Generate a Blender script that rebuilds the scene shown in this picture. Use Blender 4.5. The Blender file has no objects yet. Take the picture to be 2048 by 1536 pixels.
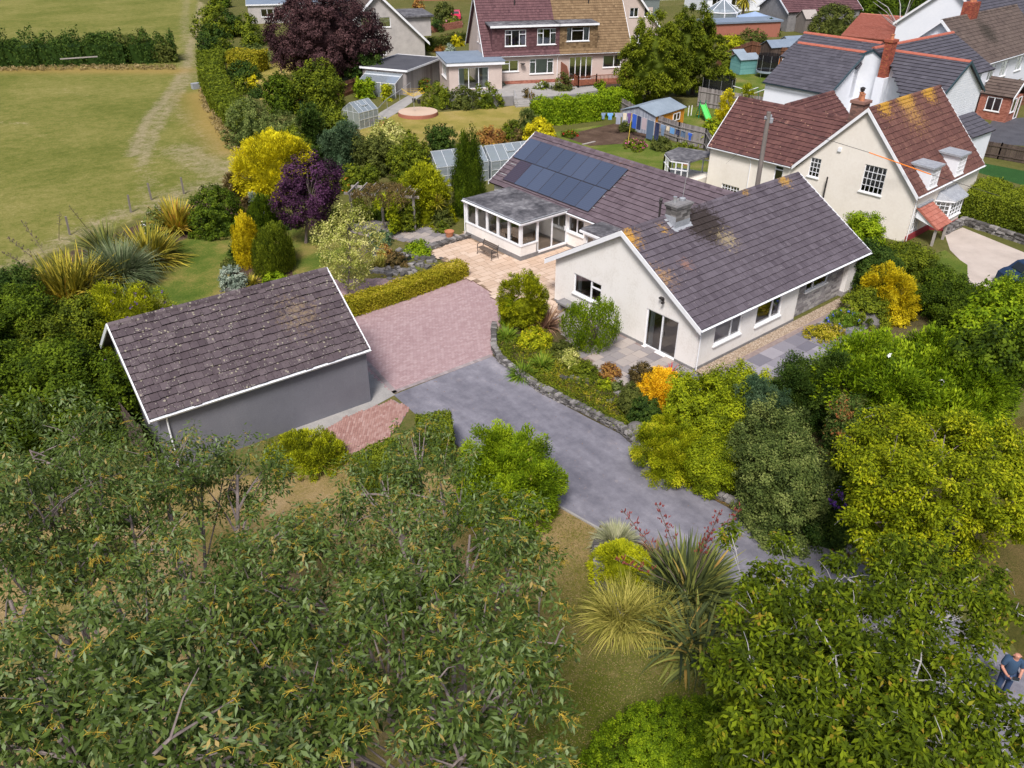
import bpy, math, random
import numpy as np
from mathutils import Vector, Matrix
from mathutils.geometry import tessellate_polygon
random.seed(7); RNG = np.random.default_rng(7)
C = bpy.context.scene.collection
# ---------------------------------------------------------------- camera
F, PITCH, ROLL, YAW = 1611.04, .5517, .0075, .8708
CAM = np.array([-27.874, -19.692, 19.533])
_f = np.array([math.cos(PITCH)*math.cos(YAW), math.cos(PITCH)*math.sin(YAW), -math.sin(PITCH)])
_r = np.array([math.sin(YAW), -math.cos(YAW), 0.]); _u = np.cross(_r, _f)
RT = _r*math.cos(ROLL)+_u*math.sin(ROLL); UP = -_r*math.sin(ROLL)+_u*math.cos(ROLL); FW = _f
cam = bpy.data.objects.new('camera', bpy.data.cameras.new('camera')); C.objects.link(cam)
cam.data.sensor_width = 36; cam.data.lens = F/2048*36; cam.data.clip_end = 2000; cam.data.clip_start = .1
M = Matrix.Identity(4)
for i in range(3):
    M[i][0] = RT[i]; M[i][1] = UP[i]; M[i][2] = -FW[i]; M[i][3] = CAM[i]
cam.matrix_world = M
bpy.context.scene.camera = cam
# ---------------------------------------------------------------- light
SUN_EL, SUN_AZ = math.radians(54), math.radians(219)      # azimuth of the sun measured from +X, counter-clockwise
w = bpy.data.worlds.new('World'); bpy.context.scene.world = w; w.use_nodes = True
nt = w.node_tree; sky = nt.nodes.new('ShaderNodeTexSky'); sky.sky_type = 'NISHITA'; sky.sun_disc = False
sky.sun_elevation = SUN_EL; sky.sun_rotation = math.pi/2-SUN_AZ; sky.air_density = 1.0; sky.dust_density = 4.0; sky.ozone_density = 1.0
nt.links.new(sky.outputs[0], nt.nodes['Background'].inputs[0]); nt.nodes['Background'].inputs[1].default_value = .092
sd = bpy.data.lights.new('sun', 'SUN'); sd.energy = 3.0; sd.angle = math.radians(14); sd.color = (1, .97, .95)
so = bpy.data.objects.new('sun', sd); C.objects.link(so)
sv = Vector((math.cos(SUN_EL)*math.cos(SUN_AZ), math.cos(SUN_EL)*math.sin(SUN_AZ), math.sin(SUN_EL)))
so.rotation_euler = sv.to_track_quat('Z', 'Y').to_euler(); so.location = (0, 0, 60)
vs = bpy.context.scene.view_settings; vs.view_transform = 'Standard'; vs.look = 'None'; vs.gamma = 1; vs.exposure = 0.42
# ---------------------------------------------------------------- geometry helpers
def ray(u, v): return FW+RT*(u-1024)/F-UP*(v-768)/F
def G(u, v, z=0.):
    d = ray(u, v); return CAM+d*((z-CAM[2])/d[2])
def G2(u, v, z=0.): p = G(u, v, z); return (float(p[0]), float(p[1]))
ORG = {}
def tag(o, label=None, cat=None, group=None, kind=None):
    if label: o['label'] = label
    if cat: o['category'] = cat
    if group: o['group'] = group
    if kind: o['kind'] = kind
    return o
def thing(name, loc, label, cat, group=None):
    o = bpy.data.objects.new(name, None); C.objects.link(o); o.empty_display_size = .3
    loc = (float(loc[0]), float(loc[1]), float(loc[2]) if len(loc) > 2 else 0.)
    o.location = loc; ORG[o.name] = np.array(loc); return tag(o, label, cat, group)
def mesh_obj(name, V, faces, mat, parent=None, attr=None, label=None, cat=None, group=None, kind=None, smooth=False):
    """V (n,3) array in world space; faces: list of tuples or (m,4)/(m,3) int array"""
    V = np.asarray(V, dtype=np.float64).reshape(-1, 3)
    if parent is not None: org = ORG[parent.name]
    elif kind in ('structure',): org = np.zeros(3)
    else: org = np.array([(V[:, 0].min()+V[:, 0].max())/2, (V[:, 1].min()+V[:, 1].max())/2, V[:, 2].min()])
    me = bpy.data.meshes.new(name)
    L = V-org
    if isinstance(faces, np.ndarray):
        m, k = faces.shape
        me.vertices.add(len(L)); me.vertices.foreach_set('co', L.astype(np.float32).ravel())
        me.loops.add(m*k); me.loops.foreach_set('vertex_index', faces.astype(np.int32).ravel())
        me.polygons.add(m); me.polygons.foreach_set('loop_start', (np.arange(m)*k).astype(np.int32))
        me.polygons.foreach_set('use_smooth', np.full(m, bool(smooth))); me.update(calc_edges=True)
    else:
        me.from_pydata([tuple(map(float, p)) for p in L], [], [tuple(int(i) for i in f) for f in faces])
    if attr is not None and len(me.polygons) == len(attr):
        a = me.attributes.new('tone', 'FLOAT', 'FACE'); a.data.foreach_set('value', np.asarray(attr, dtype=np.float32))
    if smooth: me.polygons.foreach_set('use_smooth', [True]*len(me.polygons))
    me.materials.append(mat)
    o = bpy.data.objects.new(name, me); C.objects.link(o)
    if parent is not None: o.parent = parent
    else: o.location = tuple(map(float, org))
    ORG[o.name] = org
    return tag(o, label, cat, group, kind)
class MB:
    def __init__(s): s.v = []; s.f = []; s.t = []
    def add(s, vs_, fs, tone=.5):
        b = len(s.v); s.v += [tuple(map(float, p)) for p in vs_]; s.f += [tuple(b+i for i in f) for f in fs]; s.t += [tone]*len(fs); return s
    def obox(s, c, X, Y, Z, tone=.5):
        """box centred at c with half-axis vectors"""
        c, X, Y, Z = map(np.asarray, (c, X, Y, Z))
        p = [c+a*X+b*Y+d*Z for d in (-1, 1) for b in (-1, 1) for a in (-1, 1)]
        return s.add(p, [(0, 2, 3, 1), (4, 5, 7, 6), (0, 1, 5, 4), (2, 6, 7, 3), (0, 4, 6, 2), (1, 3, 7, 5)], tone)
    def box(s, x0, y0, z0, x1, y1, z1, tone=.5):
        return s.obox(((x0+x1)/2, (y0+y1)/2, (z0+z1)/2), (abs(x1-x0)/2, 0, 0), (0, abs(y1-y0)/2, 0), (0, 0, abs(z1-z0)/2), tone)
    def bar(s, a, b, w, h=None, up=(0, 0, 1), tone=.5):
        """square bar from a to b"""
        a = np.array(a, float); b = np.array(b, float); h = h or w; d = b-a; L = np.linalg.norm(d)
        if L < 1e-6: return s
        d /= L; up = np.array(up, float)
        if abs(d@up) > .95: up = np.array([1., 0, 0])
        x = np.cross(d, up); x /= np.linalg.norm(x); y = np.cross(x, d)
        return s.obox((a+b)/2, d*L/2, x*w/2, y*h/2, tone)
    def poly(s, pts, tone=.5):
        """flat polygon (possibly concave) of 3D points"""
        tr = tessellate_polygon([[Vector(p) for p in pts]]); return s.add(pts, [t for t in tr], tone)
    def prism(s, pts, n, tone=.5):
        """extrude polygon by vector n"""
        n = np.array(n, float); k = len(pts); q = [np.array(p, float)+n for p in pts]
        tr = tessellate_polygon([[Vector(p) for p in pts]])
        return s.add(list(pts)+q, list(tr)+[tuple(k+i for i in reversed(t)) for t in tr]+[(i, (i+1) % k, k+(i+1) % k, k+i) for i in range(k)], tone)
    def tube(s, pts, rad, n=6, tone=.5, cap=True):
        pts = [np.array(p, float) for p in pts]
        if not hasattr(rad, '__len__'): rad = [rad]*len(pts)
        b = len(s.v); vs_ = []; fs = []
        ref = np.array([.3, .2, 1.]) if abs((pts[-1]-pts[0])[2]) < .9*np.linalg.norm(pts[-1]-pts[0]) else np.array([1., .1, 0])
        for i, p in enumerate(pts):
            d = pts[min(i+1, len(pts)-1)]-pts[max(i-1, 0)]; d = d/(np.linalg.norm(d)+1e-9)
            x = np.cross(d, ref); x /= np.linalg.norm(x)+1e-9; y = np.cross(d, x)
            for k in range(n):
                a = 2*math.pi*k/n; vs_.append(p+(x*math.cos(a)+y*math.sin(a))*rad[i])
        for i in range(len(pts)-1):
            for k in range(n): fs.append((i*n+k, i*n+(k+1) % n, (i+1)*n+(k+1) % n, (i+1)*n+k))
        if cap: fs.append(tuple(range(n))[::-1]); fs.append(tuple((len(pts)-1)*n+k for k in range(n)))
        return s.add(vs_, fs, tone)
    def lathe(s, c, prof, n=16, tone=.5):
        """prof: list of (r,z) relative to c"""
        vs_ = []; fs = []
        for r, z in prof:
            for k in range(n): a = 2*math.pi*k/n; vs_.append((c[0]+r*math.cos(a), c[1]+r*math.sin(a), c[2]+z))
        for i in range(len(prof)-1):
            for k in range(n): fs.append((i*n+k, i*n+(k+1) % n, (i+1)*n+(k+1) % n, (i+1)*n+k))
        return s.add(vs_, fs, tone)
    def build(s, name, mat, parent=None, **kw):
        return mesh_obj(name, np.array(s.v).reshape(-1, 3), s.f, mat, parent, attr=s.t, **kw)
# ---------------------------------------------------------------- materials
MC = {}
def nodes(name):
    m = bpy.data.materials.new(name); m.use_nodes = True; t = m.node_tree; return m, t, t.nodes['Principled BSDF']
def rgba(c): return (c[0], c[1], c[2], 1)
def noise(t, scale, detail=4, coord=None, rough=.6):
    n = t.nodes.new('ShaderNodeTexNoise'); n.inputs['Scale'].default_value = scale; n.inputs['Detail'].default_value = detail; n.inputs['Roughness'].default_value = rough
    t.links.new(coord, n.inputs['Vector']); return n.outputs['Fac']
def ramp(t, fac, stops, interp='LINEAR'):
    r = t.nodes.new('ShaderNodeValToRGB'); r.color_ramp.interpolation = interp; e = r.color_ramp.elements
    while len(e) < len(stops): e.new(.5)
    for i, (p, c) in enumerate(stops): e[i].position = p; e[i].color = rgba(c)
    t.links.new(fac, r.inputs[0]); return r.outputs[0]
def mix(t, fac, a, b, mode='MIX'):
    m = t.nodes.new('ShaderNodeMix'); m.data_type = 'RGBA'; m.blend_type = mode
    for v, i in ((fac, 0), (a, 6), (b, 7)):
        if isinstance(v, (int, float)): m.inputs[i].default_value = v
        elif isinstance(v, tuple): m.inputs[i].default_value = rgba(v)
        else: t.links.new(v, m.inputs[i])
    return m.outputs[2]
def mth(t, op, a, b=None, clamp=False):
    m = t.nodes.new('ShaderNodeMath'); m.operation = op; m.use_clamp = clamp
    for v, i in ((a, 0), (b, 1)):
        if v is None: continue
        if isinstance(v, (int, float)): m.inputs[i].default_value = v
        else: t.links.new(v, m.inputs[i])
    return m.outputs[0]
def tone_of(t):
    a = t.nodes.new('ShaderNodeAttribute'); a.attribute_name = 'tone'; return a.outputs['Fac']
def pos(t): return t.nodes.new('ShaderNodeNewGeometry').outputs['Position']
def bump(t, b, h, strength=.4, dist=.02):
    n = t.nodes.new('ShaderNodeBump'); n.inputs['Strength'].default_value = strength; n.inputs['Distance'].default_value = dist
    t.links.new(h, n.inputs['Height']); t.links.new(n.outputs[0], b.inputs['Normal'])
def surf(name, stops, scale=3., rough=.8, fine=None, tonal=0., bmp=.3, bscale=40, bdist=.01, metal=0., stretch=None, spots=None, patch=None, streak=0.):
    """general procedural surface: noise ramp, optional per-face tone, bump, spots [(color, scale, threshold)], patch [(color,(x,y,z),r,thr)]"""
    m, t, b = nodes(name); P = pos(t)
    if stretch:
        mp = t.nodes.new('ShaderNodeMapping'); mp.inputs['Scale'].default_value = stretch; t.links.new(P, mp.inputs[0]); P = mp.outputs[0]
    n = noise(t, scale, 5, P)
    if fine: n = mth(t, 'ADD', mth(t, 'MULTIPLY', n, .55), mth(t, 'MULTIPLY', noise(t, fine, 3, P), .45))
    if tonal: n = mth(t, 'ADD', mth(t, 'MULTIPLY', n, 1-tonal), mth(t, 'MULTIPLY', tone_of(t), tonal))
    col = ramp(t, n, stops)
    for c, sc, th in (spots or []):
        vv = t.nodes.new('ShaderNodeTexVoronoi'); vv.inputs['Scale'].default_value = sc; vv.inputs['Randomness'].default_value = 1; t.links.new(P, vv.inputs['Vector'])
        sel = mth(t, 'MULTIPLY', mth(t, 'LESS_THAN', vv.outputs['Distance'], th), mth(t, 'GREATER_THAN', noise(t, sc*.35, 2, P), .5))
        col = mix(t, mth(t, 'MULTIPLY', sel, .75), col, c)
    if streak: # rain streaks and stains running down the wall
        mp = t.nodes.new('ShaderNodeMapping'); mp.inputs['Scale'].default_value = (2.6, 2.6, .22); t.links.new(pos(t), mp.inputs[0]); col = mix(t, mth(t, 'MULTIPLY', mth(t, 'SUBTRACT', noise(t, 1.6, 6, mp.outputs[0], .7), .56), streak*.55, True), col, (.36, .34, .31))
    for c, ctr, r, th in (patch or []):
        d = t.nodes.new('ShaderNodeVectorMath'); d.operation = 'DISTANCE'; t.links.new(P, d.inputs[0]); d.inputs[1].default_value = ctr
        fall = mth(t, 'SUBTRACT', 1., mth(t, 'DIVIDE', d.outputs['Value'], r), True)
        s_ = mth(t, 'MULTIPLY', mth(t, 'SUBTRACT', mth(t, 'ADD', noise(t, 5.2, 6, P, .8), mth(t, 'MULTIPLY', fall, .45)), th), 9., True)
        s_ = mth(t, 'MULTIPLY', s_, mth(t, 'GREATER_THAN', fall, .01))
        col = mix(t, mth(t, 'MULTIPLY', s_, .85), col, c)
    t.links.new(col, b.inputs['Base Color']); b.inputs['Roughness'].default_value = rough; b.inputs['Metallic'].default_value = metal
    b.inputs['Specular IOR Level'].default_value = .35
    if bmp: bump(t, b, noise(t, bscale, 4, pos(t)), bmp, bdist)
    MC[name] = m; return m
def flat(name, c, rough=.5, metal=0., var=.12):
    c2 = tuple(max(0, x*(1-var)) for x in c); return surf(name, [(.3, c2), (.7, c)], 2.2, rough, bmp=.08, metal=metal)
def leafmat(name, stops, trans=.25, rough=.65, spec=.12):
    """foliage: colour from per-leaf tone, plus light passing through the leaves"""
    m, t, b = nodes(name); col = ramp(t, mth(t, 'ADD', mth(t, 'MULTIPLY', tone_of(t), .82), mth(t, 'MULTIPLY', noise(t, .9, 3, pos(t)), .18)), stops)
    t.links.new(col, b.inputs['Base Color']); b.inputs['Roughness'].default_value = rough; b.inputs['Specular IOR Level'].default_value = spec
    tr = t.nodes.new('ShaderNodeBsdfTranslucent'); t.links.new(col, tr.inputs[0])
    mx = t.nodes.new('ShaderNodeMixShader'); mx.inputs[0].default_value = trans
    t.links.new(b.outputs[0], mx.inputs[1]); t.links.new(tr.outputs[0], mx.inputs[2]); t.links.new(mx.outputs[0], t.nodes['Material Output'].inputs[0])
    MC[name] = m; return m
def glassmat(name, tint=(.9, .95, .95), refl=.5):
    m, t, b = nodes(name); t.nodes.remove(b)
    g = t.nodes.new('ShaderNodeBsdfGlossy'); g.inputs['Roughness'].default_value = .03
    tr = t.nodes.new('ShaderNodeBsdfTransparent'); tr.inputs[0].default_value = rgba(tint)
    fr = t.nodes.new('ShaderNodeFresnel'); fr.inputs[0].default_value = 1.5
    mx = t.nodes.new('ShaderNodeMixShader'); t.links.new(mth(t, 'ADD', mth(t, 'MULTIPLY', fr.outputs[0], 1.4), refl*.3, True), mx.inputs[0])
    t.links.new(tr.outputs[0], mx.inputs[1]); t.links.new(g.outputs[0], mx.inputs[2]); t.links.new(mx.outputs[0], t.nodes['Material Output'].inputs[0])
    MC[name] = m; return m
# foliage palettes (real albedo)
def pal(name, a, b_, c, trans=.25, hi=None):
    return leafmat(name, [(.12, a), (.45, b_), (.78, c)]+([(.96, hi)] if hi else []), trans)
pal('laurel', (.02, .038, .003), (.052, .090, .005), (.14, .20, .010))
pal('darkgreen', (.014, .034, .006), (.034, .070, .010), (.085, .135, .018))
pal('midgreen', (.035, .056, .005), (.10, .135, .009), (.23, .27, .016))
pal('brightgreen', (.05, .09, .003), (.15, .24, .006), (.34, .44, .014))
pal('limegreen', (.08, .11, .004), (.22, .28, .007), (.44, .48, .015))
pal('yellowgreen', (.08, .10, .004), (.25, .28, .007), (.52, .53, .015))
pal('golden', (.20, .16, .005), (.52, .41, .009), (.82, .66, .02), .2)
pal('orangegold', (.42, .24, .005), (.80, .47, .010), (.95, .66, .03), .2)
pal('conifer_yellow', (.22, .20, .006), (.50, .44, .008), (.80, .70, .02), .2)
pal('olive', (.04, .055, .012), (.085, .105, .02), (.16, .18, .035))
pal('greygreen', (.04, .06, .015), (.10, .14, .03), (.25, .29, .08))
pal('bluegreen', (.03, .065, .03), (.075, .13, .06), (.16, .24, .12))
pal('silver', (.13, .17, .13), (.25, .31, .24), (.42, .47, .38))
pal('purple', (.018, .006, .014), (.05, .018, .042), (.12, .045, .11), .15)
pal('copper', (.016, .007, .008), (.045, .02, .022), (.11, .055, .055), .15)
pal('brownish', (.06, .045, .015), (.12, .09, .03), (.24, .16, .06))
pal('variegated', (.14, .18, .02), (.38, .40, .08), (.68, .64, .25))
pal('citrus', (.06, .085, .003), (.20, .25, .006), (.46, .48, .012), .28, (.55, .50, .03))
pal('photinia', (.03, .07, .012), (.07, .12, .02), (.16, .16, .04), hi=(.42, .10, .04))
pal('hedgegold', (.11, .12, .006), (.27, .25, .012), (.46, .38, .03), hi=(.58, .42, .12))
pal('reddish', (.12, .05, .02), (.3, .14, .04), (.5, .3, .06))
leafmat('euc', [(.05, (.022, .038, .004)), (.33, (.060, .098, .012)), (.56, (.115, .170, .032)), (.75, (.21, .28, .12)), (.84, (.28, .22, .045)), (.95, (.50, .36, .15))], .25, .5, .25)
pal('cherry', (.03, .048, .003), (.085, .125, .005), (.22, .28, .010), .3, (.34, .19, .03))
pal('phormium', (.06, .08, .015), (.26, .24, .03), (.62, .50, .06), .12, (.62, .28, .06))
pal('phormium_bronze', (.035, .05, .025), (.10, .125, .04), (.30, .32, .07), .12, (.46, .26, .07))
pal('straw', (.16, .13, .045), (.29, .22, .09), (.44, .34, .17))
pal('phormium_red', (.10, .05, .035), (.22, .12, .08), (.38, .24, .14), .12)
pal('grassyellow', (.16, .16, .03), (.34, .32, .06), (.55, .48, .12), .2)
pal('grasspale', (.18, .21, .10), (.36, .37, .2), (.55, .53, .34), .2)
pal('pampas', (.07, .11, .05), (.15, .20, .09), (.30, .32, .18), .2)
pal('strap', (.06, .12, .012), (.14, .24, .02), (.30, .36, .04), .2, (.42, .26, .1))
flat('fl_white', (.85, .85, .82)); flat('fl_purple', (.22, .08, .48)); flat('fl_blue', (.12, .16, .75)); flat('fl_pink', (.65, .12, .33)); flat('fl_red', (.5, .03, .03)); flat('fl_orange', (.8, .22, .02)); flat('fl_yellow', (.85, .6, .02)); flat('fl_rust', (.26, .05, .045)); flat('fl_hotpink', (.8, .3, .5))
surf('bark_grey', [(.3, (.12, .09, .085)), (.7, (.29, .24, .225))], 6, .9, 30, stretch=(1, 1, .3))
surf('bark_brown', [(.3, (.07, .05, .04)), (.7, (.18, .14, .11))], 6, .9, 30)
surf('twig_yellow', [(.3, (.30, .20, .02)), (.7, (.55, .40, .05))], 6, .8, bmp=0)
surf('twig_grey', [(.3, (.25, .24, .24)), (.7, (.5, .48, .48))], 6, .8, bmp=0)
# building materials
surf('render_cream', [(.25, (.66, .62, .57)), (.5, (.80, .77, .74)), (.9, (.85, .83, .81))], 1.3, .9, 9, bmp=.35, bscale=60, streak=1.5)
surf('render_nbr', [(.25, (.72, .66, .58)), (.65, (.81, .76, .69))], .8, .9, 6, bmp=.3, bscale=60, streak=1.)
surf('render_white', [(.25, (.74, .77, .84)), (.65, (.82, .84, .90))], .8, .8, 6, bmp=.1)
surf('render_grey', [(.25, (.115, .115, .135)), (.5, (.165, .165, .19)), (.85, (.235, .235, .26))], .55, .95, 28, bmp=.6, bscale=45, bdist=.015, streak=1.)
surf('render_pink', [(.25, (.46, .37, .33)), (.7, (.60, .50, .45))], .9, .9, 14, bmp=.4)
surf('pebbledash', [(.25, (.30, .28, .27)), (.55, (.46, .43, .41)), (.85, (.56, .53, .5))], 1.1, .95, 22, bmp=.6)
surf('white_upvc', [(.3, (.76, .77, .80)), (.7, (.84, .85, .88))], 2, .35, bmp=0)
surf('white_paint', [(.3, (.70, .70, .71)), (.6, (.83, .83, .83))], 4, .5, 20, bmp=.1)
surf('green_verge', [(.3, (.03, .06, .08)), (.7, (.05, .09, .11))], 4, .5, bmp=0)
surf('plinth', [(.3, (.15, .145, .15)), (.7, (.27, .26, .26))], 2.5, .9, 20)
surf('concrete', [(.3, (.24, .23, .22)), (.7, (.40, .38, .36))], 1.5, .95, 16)
surf('tar', [(.3, (.05, .05, .06)), (.7, (.10, .10, .115))], 1, .8, 8)
surf('lead', [(.3, (.22, .23, .26)), (.7, (.40, .42, .45))], 3, .6, 12)
surf('dark', [(.3, (.01, .01, .012)), (.7, (.02, .02, .022))], 3, .4, bmp=0)
surf('black_metal', [(.3, (.02, .02, .02)), (.7, (.06, .05, .05))], 8, .45, 30, bmp=.1)
surf('steel', [(.3, (.45, .46, .48)), (.7, (.62, .63, .65))], 5, .35, metal=.6, bmp=0)
surf('alu', [(.3, (.55, .58, .6)), (.7, (.7, .72, .74))], 5, .4, metal=.4, bmp=0)
surf('felt', [(.36, (.04, .04, .046)), (.48, (.10, .096, .106)), (.60, (.20, .195, .205)), (.74, (.40, .40, .41))], .7, .85, 3.2, bmp=.3, stretch=(1, 1, 1))
surf('felt_blue', [(.3, (.14, .18, .24)), (.7, (.23, .28, .35))], .7, .8, 6)
surf('felt_grey', [(.3, (.17, .21, .26)), (.7, (.30, .36, .42))], .7, .85, 12)
surf('fence_wood', [(.25, (.15, .13, .125)), (.5, (.25, .225, .22)), (.8, (.36, .33, .32))], 2, .9, 10, tonal=.5, stretch=(4, 4, .4))
surf('fence_brown', [(.25, (.12, .055, .03)), (.7, (.25, .115, .065))], 2, .85, 10, tonal=.5, stretch=(4, 4, .4))
surf('fence_dark', [(.25, (.05, .035, .03)), (.7, (.11, .08, .065))], 2, .85, 10, tonal=.5)
surf('deck_red', [(.25, (.17, .055, .03)), (.7, (.30, .11, .06))], 2, .7, 10, tonal=.5)
surf('pergola_wood', [(.25, (.24, .21, .19)), (.7, (.46, .42, .39))], 3, .9, 14, stretch=(2, 2, .4))
surf('pole_wood', [(.25, (.12, .10, .09)), (.7, (.26, .23, .21))], 3, .9, 20, stretch=(4, 4, .3))
surf('shed_orange', [(.25, (.55, .22, .02)), (.7, (.75, .33, .04))], 3, .7, 9, tonal=.5)
surf('shed_slate', [(.25, (.22, .24, .30)), (.7, (.36, .38, .44))], 3, .8, 9, tonal=.5)
surf('shed_brown', [(.25, (.24, .13, .10)), (.7, (.40, .24, .19))], 3, .8, 9, tonal=.5)
surf('shed_teal', [(.25, (.10, .26, .26)), (.7, (.18, .40, .39))], 3, .8, 9, tonal=.4)
surf('terracotta', [(.3, (.38, .14, .07)), (.7, (.55, .24, .13))], 6, .85, 20)
surf('chimney_brick', [(.25, (.20, .05, .035)), (.7, (.38, .10, .06))], 3, .9, 14, tonal=.6, spots=[((.5, .32, .05), 6, .2)])
surf('brick_old', [(.25, (.13, .08, .07)), (.7, (.26, .14, .11))], 3, .9, 14, tonal=.6)
surf('brick_red', [(.25, (.26, .09, .06)), (.7, (.42, .17, .12))], 3, .9, 14, tonal=.6)
surf('stone_grey', [(.2, (.07, .065, .062)), (.5, (.15, .14, .135)), (.85, (.31, .29, .28))], 2.5, .95, 12, tonal=.65)
surf('stone_clad', [(.2, (.19, .175, .18)), (.5, (.31, .29, .295)), (.85, (.44, .42, .41))], 2.5, .9, 12, tonal=.65)
surf('curtain', [(.3, (.48, .48, .50)), (.7, (.68, .68, .70))], 3, .9, bmp=0, stretch=(14, 14, .3))
surf('blind', [(.3, (.60, .64, .58)), (.7, (.74, .77, .70))], 3, .9, bmp=0, stretch=(8, 8, .3))
surf('curtain_lilac', [(.3, (.4, .28, .38)), (.7, (.6, .46, .58))], 3, .9, bmp=0, stretch=(14, 14, .3))
surf('carpet', [(.3, (.44, .24, .19)), (.7, (.56, .33, .27))], 3, .95, 30)
surf('tile_floor', [(.3, (.42, .34, .26)), (.7, (.56, .46, .36))], 1, .4, 30)
surf('wall_inside', [(.3, (.70, .66, .56)), (.7, (.80, .76, .66))], 1, .9, bmp=0)
surf('cane', [(.3, (.28, .13, .04)), (.7, (.50, .27, .10))], 12, .6, 30, bmp=.1)
surf('fabric_pale', [(.3, (.5, .46, .36)), (.7, (.66, .62, .5))], 12, .9, 30, bmp=.1)
glassmat('glass'); glassmat('glass_gh', (.82, .88, .9), .5)
t = MC['glass_gh'].node_tree; o_ = t.nodes['Material Output'].inputs[0]; s_ = o_.links[0].from_socket; mx = t.nodes.new('ShaderNodeMixShader'); mx.inputs[0].default_value = .38; df = t.nodes.new('ShaderNodeBsdfDiffuse'); df.inputs[0].default_value = (.42, .48, .54, 1); t.links.new(s_, mx.inputs[1]); t.links.new(df.outputs[0], mx.inputs[2]); t.links.new(mx.outputs[0], o_)  # pale diffuse blended into greenhouse panes, painting in sky reflection
# solar panel
m, t, b = nodes('solar'); P = pos(t); b.inputs['Roughness'].default_value = .22; b.inputs['Specular IOR Level'].default_value = .6
wv = t.nodes.new('ShaderNodeTexWave'); wv.inputs['Scale'].default_value = 4.2; wv.bands_direction = 'Y'; t.links.new(P, wv.inputs[0])
wv2 = t.nodes.new('ShaderNodeTexWave'); wv2.inputs['Scale'].default_value = 4.2; wv2.bands_direction = 'Z'; t.links.new(P, wv2.inputs[0])
ln = mth(t, 'MAXIMUM', mth(t, 'GREATER_THAN', wv.outputs[1], .93), mth(t, 'GREATER_THAN', wv2.outputs[1], .95))
c0 = ramp(t, tone_of(t), [(.1, (.05, .035, .05)), (.5, (.050, .064, .105)), (.9, (.066, .082, .13))]); t.links.new(mix(t, mth(t, 'MULTIPLY', ln, .35), c0, (.10, .13, .19)), b.inputs['Base Color']); MC['solar'] = m
# roofs
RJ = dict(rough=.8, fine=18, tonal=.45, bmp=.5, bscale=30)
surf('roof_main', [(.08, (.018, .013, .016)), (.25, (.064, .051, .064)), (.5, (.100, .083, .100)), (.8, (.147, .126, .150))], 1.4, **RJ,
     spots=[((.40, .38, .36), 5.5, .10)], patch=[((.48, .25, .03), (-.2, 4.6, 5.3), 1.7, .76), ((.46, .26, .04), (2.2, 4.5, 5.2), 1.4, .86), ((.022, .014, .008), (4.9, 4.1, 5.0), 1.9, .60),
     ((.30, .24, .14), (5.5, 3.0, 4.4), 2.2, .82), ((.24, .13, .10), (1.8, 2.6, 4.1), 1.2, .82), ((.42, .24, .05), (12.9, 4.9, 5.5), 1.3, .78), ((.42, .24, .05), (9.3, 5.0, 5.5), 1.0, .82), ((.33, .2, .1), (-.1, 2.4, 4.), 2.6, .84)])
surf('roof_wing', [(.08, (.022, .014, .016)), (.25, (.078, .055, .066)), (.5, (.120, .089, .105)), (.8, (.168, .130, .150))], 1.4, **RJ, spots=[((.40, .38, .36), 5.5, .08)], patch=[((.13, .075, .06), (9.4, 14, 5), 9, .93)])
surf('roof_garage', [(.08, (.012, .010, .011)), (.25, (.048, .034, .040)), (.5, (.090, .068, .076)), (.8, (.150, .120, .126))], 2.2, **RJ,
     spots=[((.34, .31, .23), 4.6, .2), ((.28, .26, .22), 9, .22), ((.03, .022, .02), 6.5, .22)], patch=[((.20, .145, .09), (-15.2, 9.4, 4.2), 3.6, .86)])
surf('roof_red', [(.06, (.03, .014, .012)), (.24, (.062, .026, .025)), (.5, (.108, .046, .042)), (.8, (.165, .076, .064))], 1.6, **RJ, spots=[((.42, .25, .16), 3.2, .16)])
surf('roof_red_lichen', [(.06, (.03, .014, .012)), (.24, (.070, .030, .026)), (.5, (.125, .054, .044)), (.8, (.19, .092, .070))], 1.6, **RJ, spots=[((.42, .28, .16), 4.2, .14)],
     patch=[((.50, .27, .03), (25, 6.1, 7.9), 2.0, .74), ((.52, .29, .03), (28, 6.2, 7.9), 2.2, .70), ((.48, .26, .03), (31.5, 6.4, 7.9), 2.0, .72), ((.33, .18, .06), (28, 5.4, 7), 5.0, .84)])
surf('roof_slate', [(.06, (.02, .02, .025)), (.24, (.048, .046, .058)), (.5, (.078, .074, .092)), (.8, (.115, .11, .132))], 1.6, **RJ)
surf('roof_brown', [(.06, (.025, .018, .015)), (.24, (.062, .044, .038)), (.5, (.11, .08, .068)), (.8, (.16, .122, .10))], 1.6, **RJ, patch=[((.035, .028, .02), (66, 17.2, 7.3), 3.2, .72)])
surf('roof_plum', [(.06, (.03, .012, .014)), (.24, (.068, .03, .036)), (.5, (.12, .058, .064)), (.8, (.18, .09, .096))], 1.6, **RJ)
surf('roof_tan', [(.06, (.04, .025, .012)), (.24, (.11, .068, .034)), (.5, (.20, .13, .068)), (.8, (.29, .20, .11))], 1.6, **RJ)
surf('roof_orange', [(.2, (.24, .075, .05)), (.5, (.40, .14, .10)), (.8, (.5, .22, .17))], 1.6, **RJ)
surf('ridge_red', [(.3, (.34, .09, .06)), (.7, (.46, .15, .10))], 3, .8, 12)
surf('tile_hung', [(.2, (.075, .034, .038)), (.5, (.12, .055, .06)), (.8, (.16, .08, .086))], 2, .8, 14, tonal=.5)
surf('slate_hung', [(.2, (.11, .13, .13)), (.7, (.2, .23, .22))], 2, .8, 14, tonal=.5)
surf('clap', [(.3, (.74, .77, .82)), (.7, (.82, .84, .88))], 2, .6, bmp=0)
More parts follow.
